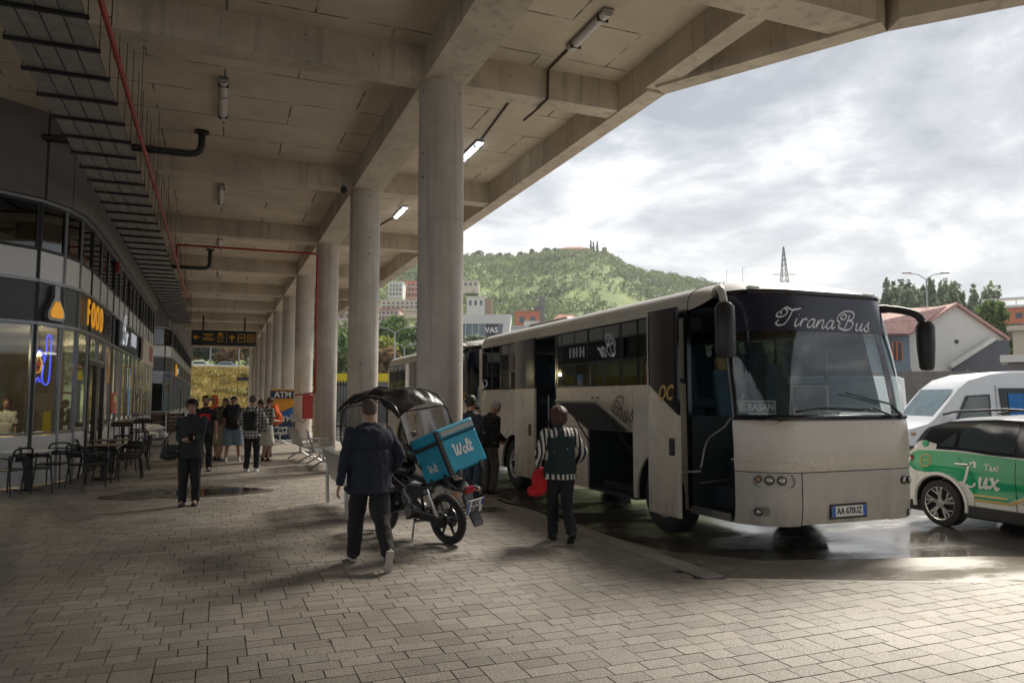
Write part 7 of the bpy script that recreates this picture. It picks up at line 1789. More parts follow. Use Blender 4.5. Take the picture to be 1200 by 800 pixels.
for s_ in (-0.115, 0.115):
    q = MB(); q.tube([(s_, 0.03, WR + 0.04), (s_, 0.17, 0.66)], 0.018, 8)
    for k in range(9): q.cyl((s_, 0.055 + 0.012 * k, 0.36 + 0.028 * k), (s_, 0.060 + 0.012 * k, 0.372 + 0.028 * k), 0.032, 10)
    q.build('shock_absorber', M_CHROME, bike, smooth=True)
q = MB()
for s_ in (-0.08, 0.08): q.tube(spline([(s_, -0.12, 0.74), (s_, 0.2, 0.68), (s_, 0.55, 0.62), (s_ * 0.7, 0.98, 0.78)], 5), 0.018, 8)
q.tube([(0, 0.98, 0.80), (0, 0.86, 0.42), (0, 0.60, 0.20), (0, 0.42, 0.24)], 0.02, 8); q.tube([(0, 0.42, 0.24), (0, 0.48, 0.64)], 0.02, 8); q.build('frame', M_BODYK, bike, smooth=True)
q = MB(); q.ball((0, 0.60, 0.36), (0.11, 0.16, 0.12), 16, 10); q.cyl((0, 0.62, 0.4), (0, 0.74, 0.60), 0.075, 16)
for k in range(6): q.cyl((0, 0.63 + 0.02 * k, 0.43 + 0.03 * k), (0, 0.634 + 0.02 * k, 0.437 + 0.03 * k), 0.095, 16)
q.cyl((-0.12, 0.58, 0.34), (0.12, 0.58, 0.34), 0.085, 20); q.build('engine', M_ENG, bike, smooth=True)
q = MB(); q.tube(spline([(0.1, 0.80, 0.50), (0.13, 0.76, 0.28), (0.14, 0.5, 0.24), (0.15, 0.25, 0.30)], 5), 0.02, 8); q.tube([(0.16, 0.28, 0.29), (0.165, -0.22, 0.40)], [0.038, 0.045], 14); q.build('exhaust', M_CHROME, bike, smooth=True)
q = MB(); q.prism([(0.30, 0.56), (0.33, 0.70), (0.60, 0.70), (0.66, 0.58), (0.5, 0.5)], 0.20, 'yz', -0.10); q.build('side_cover', M_BODYK, bike, bevel=0.02)
q = MB(); q.box(-0.125, -0.10, -0.06, 0.10, 0.22, 0.36); q.prism([(-0.03, 0.26), (-0.03, 0.36), (0.5, 0.40), (0.55, 0.30), (0.3, 0.27)], 0.02, 'yz', -0.13); q.build('chain_guard', M_BODYK, bike, bevel=0.01)
q = MB()
def seatf(u, v):
    y = -0.12 + 0.74 * u; t = 2 * math.pi * v; w_ = 0.13 - 0.03 * u; zc_ = 0.775 - 0.035 * math.sin(math.pi * min(1, u * 1.1)); k = math.sin(math.pi * min(1, max(0.0, u))) ** 0.25
    return (w_ * k * math.cos(t), y, zc_ + 0.045 * k * math.sin(t))
q.grid(seatf, 20, 14); q.build('seat', mat('bike_seat', (0.012, 0.012, 0.012), 0.5, var=0.2), bike, smooth=True, weld=True)
q = MB(); q.ball((0, 0.80, 0.84), (0.13, 0.23, 0.11), 20, 12); q.build('fuel_tank', M_BODYK, bike, smooth=True)
q = MB(); q.prism([(-0.42, 0.66), (-0.30, 0.76), (0.06, 0.76), (0.05, 0.70), (-0.2, 0.66)], 0.15, 'yz', -0.075); q.build('tail_cowl', M_BODYK, bike, bevel=0.02)
q = MB()
for s_ in (-0.13, 0.13): q.tube(spline([(s_, 0.12, 0.74), (s_, -0.05, 0.83), (s_, -0.42, 0.70), (s_ * 0.6, -0.46, 0.69)], 4), 0.011, 8); q.tube([(s_ * 0.6, -0.2, 0.68), (s_, -0.25, 0.76)], 0.01, 6)
for y_, z_ in ((-0.05, 0.83), (-0.24, 0.765), (-0.42, 0.70)): q.tube([(-0.13, y_, z_), (0.13, y_, z_)], 0.01, 6)
q.build('luggage_rack', M_BODYK, bike, smooth=True)
q = MB(); q.box(-0.06, 0.06, -0.45, -0.40, 0.64, 0.72); q.build('tail_lamp', M_TAIL, bike, bevel=0.012)
for s_ in (-1, 1):
    q = MB(); q.tube([(s_ * 0.06, -0.36, 0.66), (s_ * 0.15, -0.38, 0.65)], 0.008, 6); q.ball((s_ * 0.17, -0.385, 0.65), (0.03, 0.04, 0.025), 12, 8); q.build('indicator_lamp', M_AMB, bike, smooth=True)
q = MB(); q.prism([(-0.40, 0.64), (-0.44, 0.50), (-0.54, 0.34), (-0.55, 0.28), (-0.53, 0.28), (-0.42, 0.48), (-0.36, 0.62)], 0.14, 'yz', -0.07)
for k in range(12):
    pass
q.build('rear_mudguard', M_BODYK, bike, bevel=0.008)
BPM = wallM((0, -0.50, 0.50), (1, 0.0, 0), (0, -0.42, 1)); BPM = BPM @ Matrix.Rotation(0, 4, 'Z')
q = MB(); flat(q, [(-0.12, -0.09), (0.12, -0.09), (0.12, 0.09), (-0.12, 0.09)], BPM, -0.004, 0.001); pl2 = q.build('number_plate', M_PLATE, bike)
q = MB(); flat(q, [(-0.118, -0.088), (-0.09, -0.088), (-0.09, 0.088), (-0.118, 0.088)], BPM, 0.0015, 0.0025); flat(q, [(0.09, 0.0), (0.118, 0.0), (0.118, 0.088), (0.09, 0.088)], BPM, 0.0015, 0.0025); q.build('plate_band', M_PBLUE, pl2)
q = MB(); q.text('BX', 0.085, BPM @ Matrix.Translation((0, 0.042, 0.003)), 0.001, bold=0.002); q.text('208', 0.095, BPM @ Matrix.Translation((0.0, -0.043, 0.003)), 0.001, bold=0.002); q.build('characters', M_PTXT, pl2)
q = MB()
for s_ in (-0.09, 0.09): q.tube([(s_, FX, 0.29), (s_, 1.04, 0.92)], [0.028, 0.022], 10)
q.build('fork', M_ENG, bike, smooth=True)
q = MB(); q.grid(lambda u, v: (-0.06 + 0.12 * u, FX + 0.335 * math.cos(0.5 + 1.9 * v), 0.30 + 0.335 * math.sin(0.5 + 1.9 * v)), 3, 14); q.build('front_mudguard', M_BODYK, bike)
q = MB(); q.tube(spline([(-0.36, 0.86, 1.02), (-0.2, 0.98, 1.05), (0, 1.02, 1.0), (0.2, 0.98, 1.05), (0.36, 0.86, 1.02)], 6), 0.013, 8)
for s_ in (-1, 1): q.tube([(s_ * 0.36, 0.86, 1.02), (s_ * 0.26, 0.92, 1.035)], 0.02, 8)
q.build('handlebar', M_BLACK, bike, smooth=True)
for s_ in (-1, 1):
    q = MB(); q.tube([(s_ * 0.27, 0.92, 1.04), (s_ * 0.32, 0.96, 1.18)], 0.007, 6); q.ball((s_ * 0.34, 0.96, 1.22), (0.065, 0.018, 0.04), 14, 8); q.build('rear_view_mirror', M_BLACK, bike, smooth=True)
q = MB(); q.ball((0, 1.12, 0.92), (0.09, 0.07, 0.09), 16, 10); q.build('headlight', M_LAMP, bike, smooth=True)
q = MB(); q.tube([(-0.1, 0.5, 0.26), (-0.24, 0.42, -0.0)], 0.014, 8); q.tube([(-0.24, 0.42, 0.0), (-0.27, 0.38, -0.02)], 0.018, 6); q.build('side_stand', M_CHROME, bike, smooth=True)
for s_ in (-1, 1):
    q = MB(); q.tube([(s_ * 0.1, 0.5, 0.30), (s_ * 0.22, 0.5, 0.30)], 0.014, 8); q.build('foot_peg', M_RUB, bike)
# leg guard panels and splash cover hanging low in front
q = MB(); q.prism([(0.86, 0.30), (0.90, 0.75), (1.0, 0.80), (1.02, 0.4)], 0.5, 'yz', -0.25); q.build('leg_shield', M_BODYK, bike, bevel=0.03)
# rain canopy: tube frame, fabric roof and clear screens
M_FAB = mat('canopy_fabric', (0.014, 0.014, 0.016), 0.33, var=0.25, vscale=6, bump=0.5, bscale=9)
M_PVC = glass('clear_screen', (0.85, 0.86, 0.84), 0.72, 0.12, 1.5)
q = MB()
RZ = 1.78
for s_ in (-0.36, 0.36):
    q.tube(spline([(s_ * 0.5, 0.10, 0.85), (s_, 0.12, 1.12), (s_, 0.28, 1.56), (s_, 0.46, RZ - 0.04), (s_, 0.9, RZ + 0.02), (s_, 1.35, RZ - 0.12), (s_, 1.52, 1.48), (s_, 1.50, 1.1), (s_ * 0.5, 1.1, 0.85)], 5), 0.011, 8)
for y_, z_ in ((0.3, 1.60), (0.9, RZ + 0.02), (1.35, RZ - 0.12)): q.tube([(-0.36, y_, z_), (0.36, y_, z_)], 0.009, 6)
q.build('canopy_frame', M_BODYK, bike, smooth=True)
def roofb(u, v):
    x = -0.40 + 0.80 * u; y = 0.26 + 1.28 * v
    z = RZ + 0.06 - 0.42 * (u - 0.5) ** 2 - (0.50 * (0.25 - v) * 1.5 if v < 0.25 else 0) - (0.9 * (v - 0.8) ** 1.3 if v > 0.8 else 0)
    z += 0.022 * math.sin(u * 15 + v * 6) * math.sin(math.pi * v) + 0.018 * math.sin(v * 24 + u * 4) + 0.03 * mnoise.noise(Vector((u * 6, v * 9, 1)))
    return (x, y, z)
q = MB(); q.grid(roofb, 28, 36); q.grid(lambda u, v: Vector(roofb(u, v)) - Vector((0, 0, 0.006)), 28, 36); q.build('canopy_roof', M_FAB, bike, smooth=True)
def drape(fn, nm, m=M_PVC, nu=16, nv=16):
    q = MB(); q.grid(fn, nu, nv); return q.build(nm, m, bike, smooth=True)
drape(lambda u, v: (-0.38 + 0.76 * u + 0.01 * math.sin(v * 18), 1.52 - 0.02 * v + 0.012 * math.sin(u * 22 + v * 9), 0.95 + 0.72 * v), 'front_screen')
for s_ in (-1, 1):
    drape(lambda u, v: (s_ * (0.37 + 0.01 * math.sin(u * 15 + v * 7)), 1.06 + 0.44 * u, 0.95 + 0.80 * v), 'side_screen')
drape(lambda u, v: (-0.35 + 0.7 * u, 0.12 + 0.16 * v + 0.01 * math.sin(u * 12), 1.14 + 0.44 * v), 'rear_screen')
# helmet hanging on the bars
c = MB(); hp = Matrix.Translation(bike.location) @ bike.rotation_euler.to_matrix().to_4x4()
c.ball((0, 0, 0), (0.13, 0.15, 0.13), 20, 14); o = c.build('helmet', M_BODYK, smooth=True); o.location = hp @ Vector((0.12, 0.66, 1.02)); tag(o, 'black helmet resting on the motorbike tank', 'helmet')
# delivery box
M_WOLT = mat('cyan_nylon', (0.0, 0.27, 0.42), 0.42, var=0.1, vscale=5, bump=0.3, bscale=7); M_BAND = mat('black_webbing', (0.015, 0.015, 0.017), 0.6); M_REFL = mat('grey_reflective', (0.30, 0.30, 0.29), 0.3, 0.3)
bx = thing('delivery_box', 'blue insulated Wolt delivery box strapped on the motorbike rack', 'delivery box', tuple(hp @ Vector((0.06, -0.19, 0.825)))); bx.scale = (1.22, 1.14, 1.24)
bx.rotation_euler = (bike.rotation_euler.to_matrix() @ Matrix.Rotation(RAD(-8), 3, 'Y') @ Matrix.Rotation(RAD(-17), 3, 'X')).to_euler()
W2_, D2_, H2_ = 0.235, 0.23, 0.44
q = MB()
def boxy(x0, x1, y0, y1, z0, z1): q.box(x0, x1, y0, y1, z0, z1)
boxy(-W2_, W2_, -D2_, D2_, 0.03, H2_ * 0.80); q.build('body', M_WOLT, bx, bevel=0.018)
q = MB(); boxy(-W2_ - 0.004, W2_ + 0.004, -D2_ - 0.004, D2_ + 0.004, H2_ * 0.81, H2_ + 0.02); q.build('lid', M_WOLT, bx, bevel=0.02)
q = MB(); q.box(-W2_ - 0.006, W2_ + 0.006, -D2_ - 0.006, D2_ + 0.006, H2_ * 0.80, H2_ * 0.815)
q.box(-W2_ - 0.009, -W2_ + 0.028, -D2_ - 0.009, -D2_ + 0.03, 0.02, H2_ + 0.005)
q.box(-W2_ - 0.01, -W2_ - 0.002, -D2_ + 0.02, D2_ - 0.02, H2_ * 0.74, H2_ * 0.81)
for x_ in (-0.14, 0.14): q.box(x_ - 0.018, x_ + 0.018, -D2_ - 0.007, -D2_ + 0.01, -0.02, 0.05)
for y_ in (-0.12, 0.12): q.box(-W2_ - 0.008, -W2_ + 0.01, y_ - 0.018, y_ + 0.018, -0.03, 0.06)
q.build('webbing', M_BAND, bx)
q = MB(); q.box(-W2_ + 0.05, W2_ - 0.01, -D2_ - 0.007, -D2_ - 0.002, H2_ * 0.86, H2_ * 0.97); q.build('reflective_strip', M_REFL, bx)
q = MB(); pen(q, 'Wolt', 0.115, wallM((-0.115, -D2_ - 0.003, 0.17), (1, 0, 0)), slant=0.05, thick=0.17, thin=0.13, ext=0.001); pen(q, 'Wolt', 0.075, wallM((-W2_ - 0.003, 0.09, 0.11), (0, -1, 0)), slant=0.05, thick=0.15, thin=0.11, ext=0.001); q.build('lettering', M_WHT, bx)

# ================================================================== HILL AND FAR SETTING
def azel(px, py):
    d = _fw + _r * ((px - 600) / F_PX) + _up * ((400 - py) / F_PX)
    return math.atan2(d.x, d.y), d.z / math.hypot(d.x, d.y)
RIDGE = [(-400, 420), (-100, 400), (120, 370), (330, 335), (440, 322), (470, 318), (500, 312), (545, 304), (600, 307), (630, 303), (655, 300), (700, 300), (722, 308), (735, 318), (760, 325), (790, 328), (830, 336), (880, 350), (940, 372), (1000, 395), (1080, 408), (1200, 415), (1500, 430), (2200, 440)]
RAZ = [azel(px, py + 3) for px, py in RIDGE]
def ridge_el(a):
    if a <= RAZ[0][0]: return RAZ[0][1]
    for (a0, e0), (a1, e1) in zip(RAZ[:-1], RAZ[1:]):
        if a <= a1: t = (a - a0) / (a1 - a0); return e0 + (e1 - e0) * t
    return RAZ[-1][1]
R0, R1 = 210.0, 560.0
def hill_z(x, y):
    a = math.atan2(x, y); r = math.hypot(x, y); e = ridge_el(a)
    top = CAM_H + e * R1
    t = max(0, min(1, (r - R0) / (R1 - R0)))
    k = 0.30 * t + 0.70 * t * t * (3 - 2 * t)
    if r > R1: k = 1 - min(1, (r - R1) / 500) * 0.7
    n = mnoise.noise(Vector((x / 70, y / 70, 3))) * 7 * math.sin(math.pi * min(1, t)) + mnoise.noise(Vector((x / 22, y / 22, 9))) * 1.6 * t
    return -0.3 + top * k + n * 0.8
M_HILL = mat('hill_grass', (0.085, 0.14, 0.03), 0.95, var=0.0, col2=(0.22, 0.27, 0.07), vscale=0.05, detail=12)
mb = MB()
nu, nv = 240, 70
vs = []
for j in range(nv + 1):
    r = R0 + (1150 - R0) * (j / nv) ** 1.5
    for i in range(nu + 1):
        a = RAD(-28) + RAD(100) * i / nu; x, y = r * math.sin(a), r * math.cos(a); vs.append((x, y, hill_z(x, y) if j else -0.6))
mb.add(vs, [(j * (nu + 1) + i, j * (nu + 1) + i + 1, (j + 1) * (nu + 1) + i + 1, (j + 1) * (nu + 1) + i) for j in range(nv) for i in range(nu)])
struct(mb.build('hill', M_HILL, smooth=True, flat_angle=3))

# leaf-cluster foliage ---------------------------------------------------
def leaves(n, centres, size, seed, squash=1.0, droop=0.0):
    """n leaf cards spread over blobs (centre, radius3); returns verts, faces"""
    r_ = np.random.RandomState(seed)
    w_ = np.array([c[1][0] * c[1][1] * c[1][2] for c in centres]) ** 0.7; w_ = w_ / w_.sum()
    idx = r_.choice(len(centres), n, p=w_)
    d = r_.normal(size=(n, 3)); d /= np.linalg.norm(d, axis=1)[:, None]
    rad = r_.uniform(0.35, 1.05, n) ** 0.6
    c = np.array([x[0] for x in centres])[idx]; rr = np.array([x[1] for x in centres])[idx]
    p = c + d * rr * rad[:, None]
    a = r_.normal(size=(n, 3)); a /= np.linalg.norm(a, axis=1)[:, None]; b = np.cross(a, r_.normal(size=(n, 3))); b /= np.linalg.norm(b, axis=1)[:, None]
    s = size * r_.uniform(0.6, 1.4, n)[:, None]
    v = np.stack([p - a * s - b * s * 0.45, p + a * s - b * s * 0.3, p + a * s * 0.8 + b * s * 0.5, p - a * s * 0.7 + b * s * 0.45], 1).reshape(-1, 3)
    f = np.arange(4 * n).reshape(-1, 4)
    return v, f
def foliage(name, v, f, m, parent=None):
    me = bpy.data.meshes.new(name); me.vertices.add(len(v)); me.vertices.foreach_set('co', v.astype(np.float32).ravel())
    me.loops.add(f.size); me.loops.foreach_set('vertex_index', f.astype(np.int32).ravel())
    me.polygons.add(len(f)); me.polygons.foreach_set('loop_start', (np.arange(len(f)) * f.shape[1]).astype(np.int32)); me.polygons.foreach_set('loop_total', np.full(len(f), f.shape[1], np.int32))
    me.materials.append(m); me.update(calc_edges=True); me.validate()
    o = bpy.data.objects.new(name, me); COL.objects.link(o)
    if parent is not None: o.parent = parent
    return o
def leafmat(name, c1, c2, vs_=0.5):
    m = mat(name, c1, 0.65, var=0, col2=c2, vscale=vs_, island=0.35, detail=3); b = m.node_tree.nodes['Principled BSDF']; b.inputs['Subsurface Weight'].default_value = 0.0
    t = m.node_tree; tr = t.nodes.new('ShaderNodeBsdfTranslucent'); mx_ = t.nodes.new('ShaderNodeMixShader'); mx_.inputs[0].default_value = 0.3
    src = b.inputs['Base Color'].links[0].from_socket; t.links.new(src, tr.inputs[0]); o = t.nodes['Material Output']
    t.links.new(b.outputs[0], mx_.inputs[1]); t.links.new(tr.outputs[0], mx_.inputs[2]); t.links.new(mx_.outputs[0], o.inputs[0]); return m
L_MID = leafmat('leaf_mid', (0.06, 0.11, 0.03), (0.13, 0.20, 0.05)); L_DK = leafmat('leaf_dark', (0.035, 0.065, 0.028), (0.07, 0.11, 0.04)); L_YEL = leafmat('leaf_yellow', (0.16, 0.20, 0.03), (0.30, 0.33, 0.05))
L_PALE = leafmat('leaf_pale', (0.15, 0.20, 0.12), (0.26, 0.32, 0.20)); L_RED = leafmat('leaf_russet', (0.20, 0.12, 0.06), (0.30, 0.20, 0.09)); L_OLV = leafmat('leaf_olive', (0.075, 0.115, 0.04), (0.20, 0.26, 0.09), 0.03)
BARK = mat('bark', (0.09, 0.075, 0.06), 0.9, var=0.3)
# hillside scrub: far more bushes than anyone could count, one object
r_ = random.Random(5); cs = []
mb = MB()
V_ = []; 
for i in range(7500):
    a = RAD(2) + RAD(50) * r_.random(); r = 250 + 330 * r_.random() ** 0.8
    x, y = r * math.sin(a), r * math.cos(a)
    dens = mnoise.noise(Vector((x / 45, y / 45, 1))) + 0.55 * ((r - 250) / 330) - 0.02
    if r_.random() > 0.50 + dens * 0.9: continue
    if r > 505 and 0.345 < a - 0.0 < 0.40 and False: continue
    s_ = r_.uniform(1.4, 3.6) * (1.0 + 0.35 * (r > 480)); V_.append(((x, y, hill_z(x, y) + s_ * 0.45), (s_, s_, s_ * r_.uniform(0.7, 1.1))))
v, f = leaves(len(V_) * 22, V_, 0.85, 3)
stuff(foliage('hillside_scrub', v, f, L_OLV))
# terraces: pale green strips across the slope
# ---- generic tree
def tree(name, label, cat, base, h, cw, m, seed, group=None, kind='round', n=2600, leaf=0.28, trunk=0.2):
    T = thing(name, label, cat, tuple(base), 0, group); q_ = random.Random(seed); cs = []
    if kind == 'round':
        for k in range(16):
            a = q_.uniform(0, 6.28); rr = q_.uniform(0, 0.62) * cw; z = h * q_.uniform(0.38, 0.86); s_ = cw * q_.uniform(0.25, 0.42); cs.append(((rr * math.cos(a), rr * math.sin(a), z), (s_, s_, s_ * 0.8)))
    elif kind == 'poplar':
        for k in range(16):
            t = k / 15; z = h * (0.2 + 0.78 * t); s_ = cw * (math.sin(math.pi * min(1, t * 0.8 + 0.15)) * 0.8 + 0.15); cs.append(((q_.uniform(-0.35, .35) * s_ + 0.8 * t * t, q_.uniform(-.35, .35) * s_, z), (s_ * 0.7, s_ * 0.7, h * 0.08)))
    elif kind == 'column':
        for k in range(9): t = k / 8; cs.append(((0, 0, h * (0.08 + 0.88 * t)), (cw * (1 - t * 0.75), cw * (1 - t * 0.75), h * 0.1)))
    v, f = leaves(n, cs, leaf, seed); foliage('crown', v, f, m, T)
    q = MB(); top = h * (0.6 if kind == 'round' else 0.9); q.tube([(0, 0, -0.5), (0.03 * h * 0.3, 0, top * 0.5), (0, 0.02 * h, top)], [trunk, trunk * 0.7, trunk * 0.25], 8)
    if kind == 'round':
        for k in range(6): a = k * 1.05 + q_.random(); q.tube([(0, 0, h * 0.3), (cw * 0.3 * math.cos(a), cw * 0.3 * math.sin(a), h * 0.5), (cw * 0.5 * math.cos(a), cw * 0.5 * math.sin(a), h * 0.68)], [trunk * 0.5, trunk * 0.3, trunk * 0.1], 6)
    q.build('trunk', BARK, T, smooth=True); return T
def gz(p, D=None): return Vector((p.x, p.y, hill_z(p.x, p.y) if math.hypot(p.x, p.y) > R0 else -0.12))
# ridge trees standing up from the skyline
pos = [(418 + 0, 322), (560, 301), (584, 299), (596, 303), (610, 301), (622, 300), (640, 300), (715, 303), (726, 312), (738, 322), (765, 326), (780, 329), (800, 334), (652, 302), (575, 303), (748, 325)]
for k, (px, py) in enumerate(pos):
    p = at(px, py, 560); b = gz(p)
    tree('ridge_tree', 'dark bushy tree on the hill skyline, number %d from the left along the ridge' % (k + 1) if False else 'dark bushy tree standing on the hill skyline', 'tree', b, r_.uniform(7, 10), r_.uniform(4, 6.5), L_DK if k % 3 else L_OLV, 40 + k, 'trees along the hill skyline', n=420, leaf=0.9, trunk=0.3)
for k, px in enumerate((692.5, 695.5, 700)):
    b = gz(at(px, 300, 556)); tree('cypress', 'slim dark cypress beside the hilltop villa', 'tree', b, 13, 1.3, L_DK, 70 + k, 'cypresses by the villa', kind='column', n=420, leaf=0.6)
b = gz(at(708, 300, 556)); tree('bright_tree', 'bright yellow green tree beside the cypresses on the hilltop', 'tree', b, 10, 4.2, L_YEL, 75, n=600, leaf=0.8)

# ---- buildings in the distance
def win_grid(par, P, x0, x1, z0, z1, nx, nz, m, wfrac=0.5, hfrac=0.5, fx=None):
    """P: (u along, height) -> world point, on one face; adds individual windows"""
    for i in range(nx):
        for j in range(nz):
            cu = x0 + (x1 - x0) * (i + 0.5) / nx; cz = z0 + (z1 - z0) * (j + 0.5) / nz; hw = (x1 - x0) / nx * wfrac / 2; hh = (z1 - z0) / nz * hfrac / 2
            q = MB(); q.box(cu - hw, cu + hw, -0.09, 0.06, cz - hh, cz + hh); w_ = q.build('window', m, par)
M_W1 = mat('far_window', (0.06, 0.08, 0.10), 0.15, var=0.3, vscale=0.5)
def block(name, label, cat, px0, px1, pytop, pybot, D_, depth, m, roof='flat', rm=None, nx=4, nz=2, group=None, yaw=0.0, win=True):
    """building whose front spans two picture columns at depth D_; local x along its front"""
    a = at(px0, pytop, D_); b = at(px1, pytop, D_); g = at((px0 + px1) / 2, pybot, D_)
    w_ = (Vector((b.x, b.y)) - Vector((a.x, a.y))).length; top = a.z; bot = g.z
    dx_, dy_ = b.x - a.x, b.y - a.y; T = thing(name, label, cat, ((a.x + b.x) / 2, (a.y + b.y) / 2, bot), math.atan2(dy_, dx_) + yaw, group)
    H_ = top - bot
    q = MB(); q.box(-w_ / 2, w_ / 2, 0, depth, -3, H_); q.build('wall', m, T)
    if win: win_grid(T, None, -w_ / 2 + 0.4, w_ / 2 - 0.4, H_ * 0.08, H_ * 0.95, nx, nz, M_W1)
    if roof == 'flat':
        q = MB(); q.box(-w_ / 2 - 0.3, w_ / 2 + 0.3, -0.3, depth + 0.3, H_ + 0.002, H_ + 0.35); q.build('roof', rm or m, T)
    elif roof == 'hip':
        rh = depth * 0.28; q = MB(); e_ = 0.6; vs = [(-w_ / 2 - e_, -e_, H_), (w_ / 2 + e_, -e_, H_), (w_ / 2 + e_, depth + e_, H_), (-w_ / 2 - e_, depth + e_, H_), (-w_ / 4, depth / 2, H_ + rh), (w_ / 4, depth / 2, H_ + rh)]
        q.add(vs, [(0, 1, 5, 4), (1, 2, 5), (2, 3, 4, 5), (3, 0, 4), (3, 2, 1, 0)]); q.build('roof', rm, T)
    return T, w_, H_
M_PNK = mat('pink_render', (0.48, 0.33, 0.28), 0.8, var=0.12, vscale=0.3); M_CRM = mat('cream_render', (0.55, 0.48, 0.38), 0.8, var=0.1, vscale=0.3); M_WREN = mat('white_render', (0.62, 0.61, 0.58), 0.8, var=0.08, vscale=0.3)
M_ORW = mat('orange_render', (0.55, 0.17, 0.08), 0.8, var=0.1, vscale=0.3); M_TILE = mat('roof_tile', (0.36, 0.15, 0.09), 0.85, var=0.2, vscale=0.6); M_GRYW = mat('grey_render', (0.22, 0.24, 0.26), 0.8, var=0.1, vscale=0.4)
block('hill_villa', 'pink villa with a tiled hip roof on top of the hill', 'house', 657, 691, 291.5, 301, 535, 8, M_PNK, 'hip', M_TILE, 5, 1)
block('hill_house', 'pale cream house low on the hillside, left of the big column edge', 'house', 542, 561, 329, 337, 400, 8, M_CRM, 'flat', None, 3, 1)
T, w_, H_ = block('hill_house', 'white house with a brown side wing above the glass office', 'house', 547, 568, 348, 362, 330, 9, M_WREN, 'flat', None, 3, 1)
q = MB(); q.box(w_ / 2 + 0.01, w_ / 2 + 3.2, 0.5, 7, -3, H_ * 0.92); q.build('wing', mat('brown_render', (0.30, 0.19, 0.13), 0.8), T)
T, w_, H_ = block('orange_house', 'orange house with white ground floor below the hill, left of the coach roof', 'house', 604, 632, 366, 384, 220, 9, M_ORW, 'flat', None, 2, 1)
q = MB(); q.box(-w_ * 0.15, w_ / 2 + 0.05, -0.5, -0.1, -0.5, H_ * 0.42); q.build('white_bay', M_WREN, T)
q = MB(); q.box(w_ / 2 + 0.01, w_ / 2 + 1.6, 0, 3, -3, H_ + 4.5); q.box(w_ * 0.28, w_ / 2, 1, 5, H_ + 0.36, H_ + 2.2); q.build('grey_tower', M_GRYW, T)
block('low_house', 'low pinkish house with tiled roof peeping over the coach roof', 'house', 648, 680, 376, 384, 230, 9, M_PNK, 'hip', M_TILE, 3, 1)
hb_l = ['white apartment block highest on the left hillside', 'orange topped apartment block beside the white one on the left hillside', 'cream apartment row in the middle of the left hillside', 'pink apartment block lower on the left hillside', 'brownish block low on the left hillside, above the trees']
for k, (x0, x1, yt, yb, D_, m, nx, nz) in enumerate([(455, 472, 331, 349, 330, M_WREN, 4, 3), (472, 492, 330, 350, 345, M_ORW, 4, 3), (446, 492, 352, 364, 300, M_CRM, 8, 2), (441, 468, 362, 378, 270, M_PNK, 5, 2), (396, 440, 358, 376, 280, M_PNK, 6, 2)]):
    T, w_, H_ = block('apartment_block', hb_l[k], 'building', x0, x1, yt, yb, D_, 10, m, 'flat', M_TILE if k % 2 else None, nx, nz, 'apartments on the left hillside')
    q = MB(); [q.box(-w_ / 2 + 0.3, w_ / 2 - 0.3, -1.0, 0, H_ * j / nz, H_ * j / nz + 0.25) for j in range(nz)]; q.build('balcony', M_WREN, T)
# glass office with slanted end and VAS panel
D_ = 125; a = at(500, 372, D_); b = at(594, 371, D_)
T = thing('glass_office', 'glass office building with a slanted white end and a black VAS panel', 'building', (a.x, a.y, 0), math.atan2(b.y - a.y, b.x - a.x)); w_ = (b - a).to_2d().length; H_ = a.z
q = MB(); q.prism([(0, -1), (0, H_), (w_, H_), (w_ - 2.3, -1)], 12, 'xz', 0.0); q.build('glass_volume', mat('office_glass', (0.10, 0.15, 0.17), 0.12, var=0.3, vscale=0.25, spec=0.8), T)
q = MB(); q.prism([(-0.1, H_ - 1.1), (-0.1, H_ + 0.5), (w_ + 0.8, H_ + 0.5), (w_ - 1.7, -1), (w_ - 2.5, -1), (w_ - 0.6, H_ - 1.1)], 12.6, 'xz', -0.4); q.build('white_frame', M_WREN, T)
q = MB(); [q.box(x - 0.05, x + 0.05, -0.08, -0.01, -1, H_ - 1.1) for x in [k * 1.1 for k in range(1, int((w_ - 2) / 1.1))]]; [q.box(0, w_ - 1.6, -0.07, -0.01, z, z + 0.09) for z in (2.5, 5, 7.5, 10)]; q.build('mullions', M_WREN, T)
pa, pb = at(569, 376, D_ - 0.5), at(583, 376, D_ - 0.5); xa = (pa - a).to_2d().length; xb = (pb - a).to_2d().length
q = MB(); q.box(xa, xb, -0.5, -0.1, -1, H_ - 1.15); q.build('black_panel', M_GBLK, T)
q = MB(); q.text('VAS', 1.25, wallM(((xa + xb) / 2, -0.52, H_ - 2.2), (1, 0, 0)), 0.02, bold=0.03); q.build('lettering', M_WHT, T)
T, w_, H_ = block('long_roof_hall', 'long low pale hall roof behind the coach, right of the glass office', 'hall', 592, 664, 384, 400, 150, 16, M_WREN, 'flat', mat('pale_metal', (0.42, 0.42, 0.41), 0.5), 6, 1)
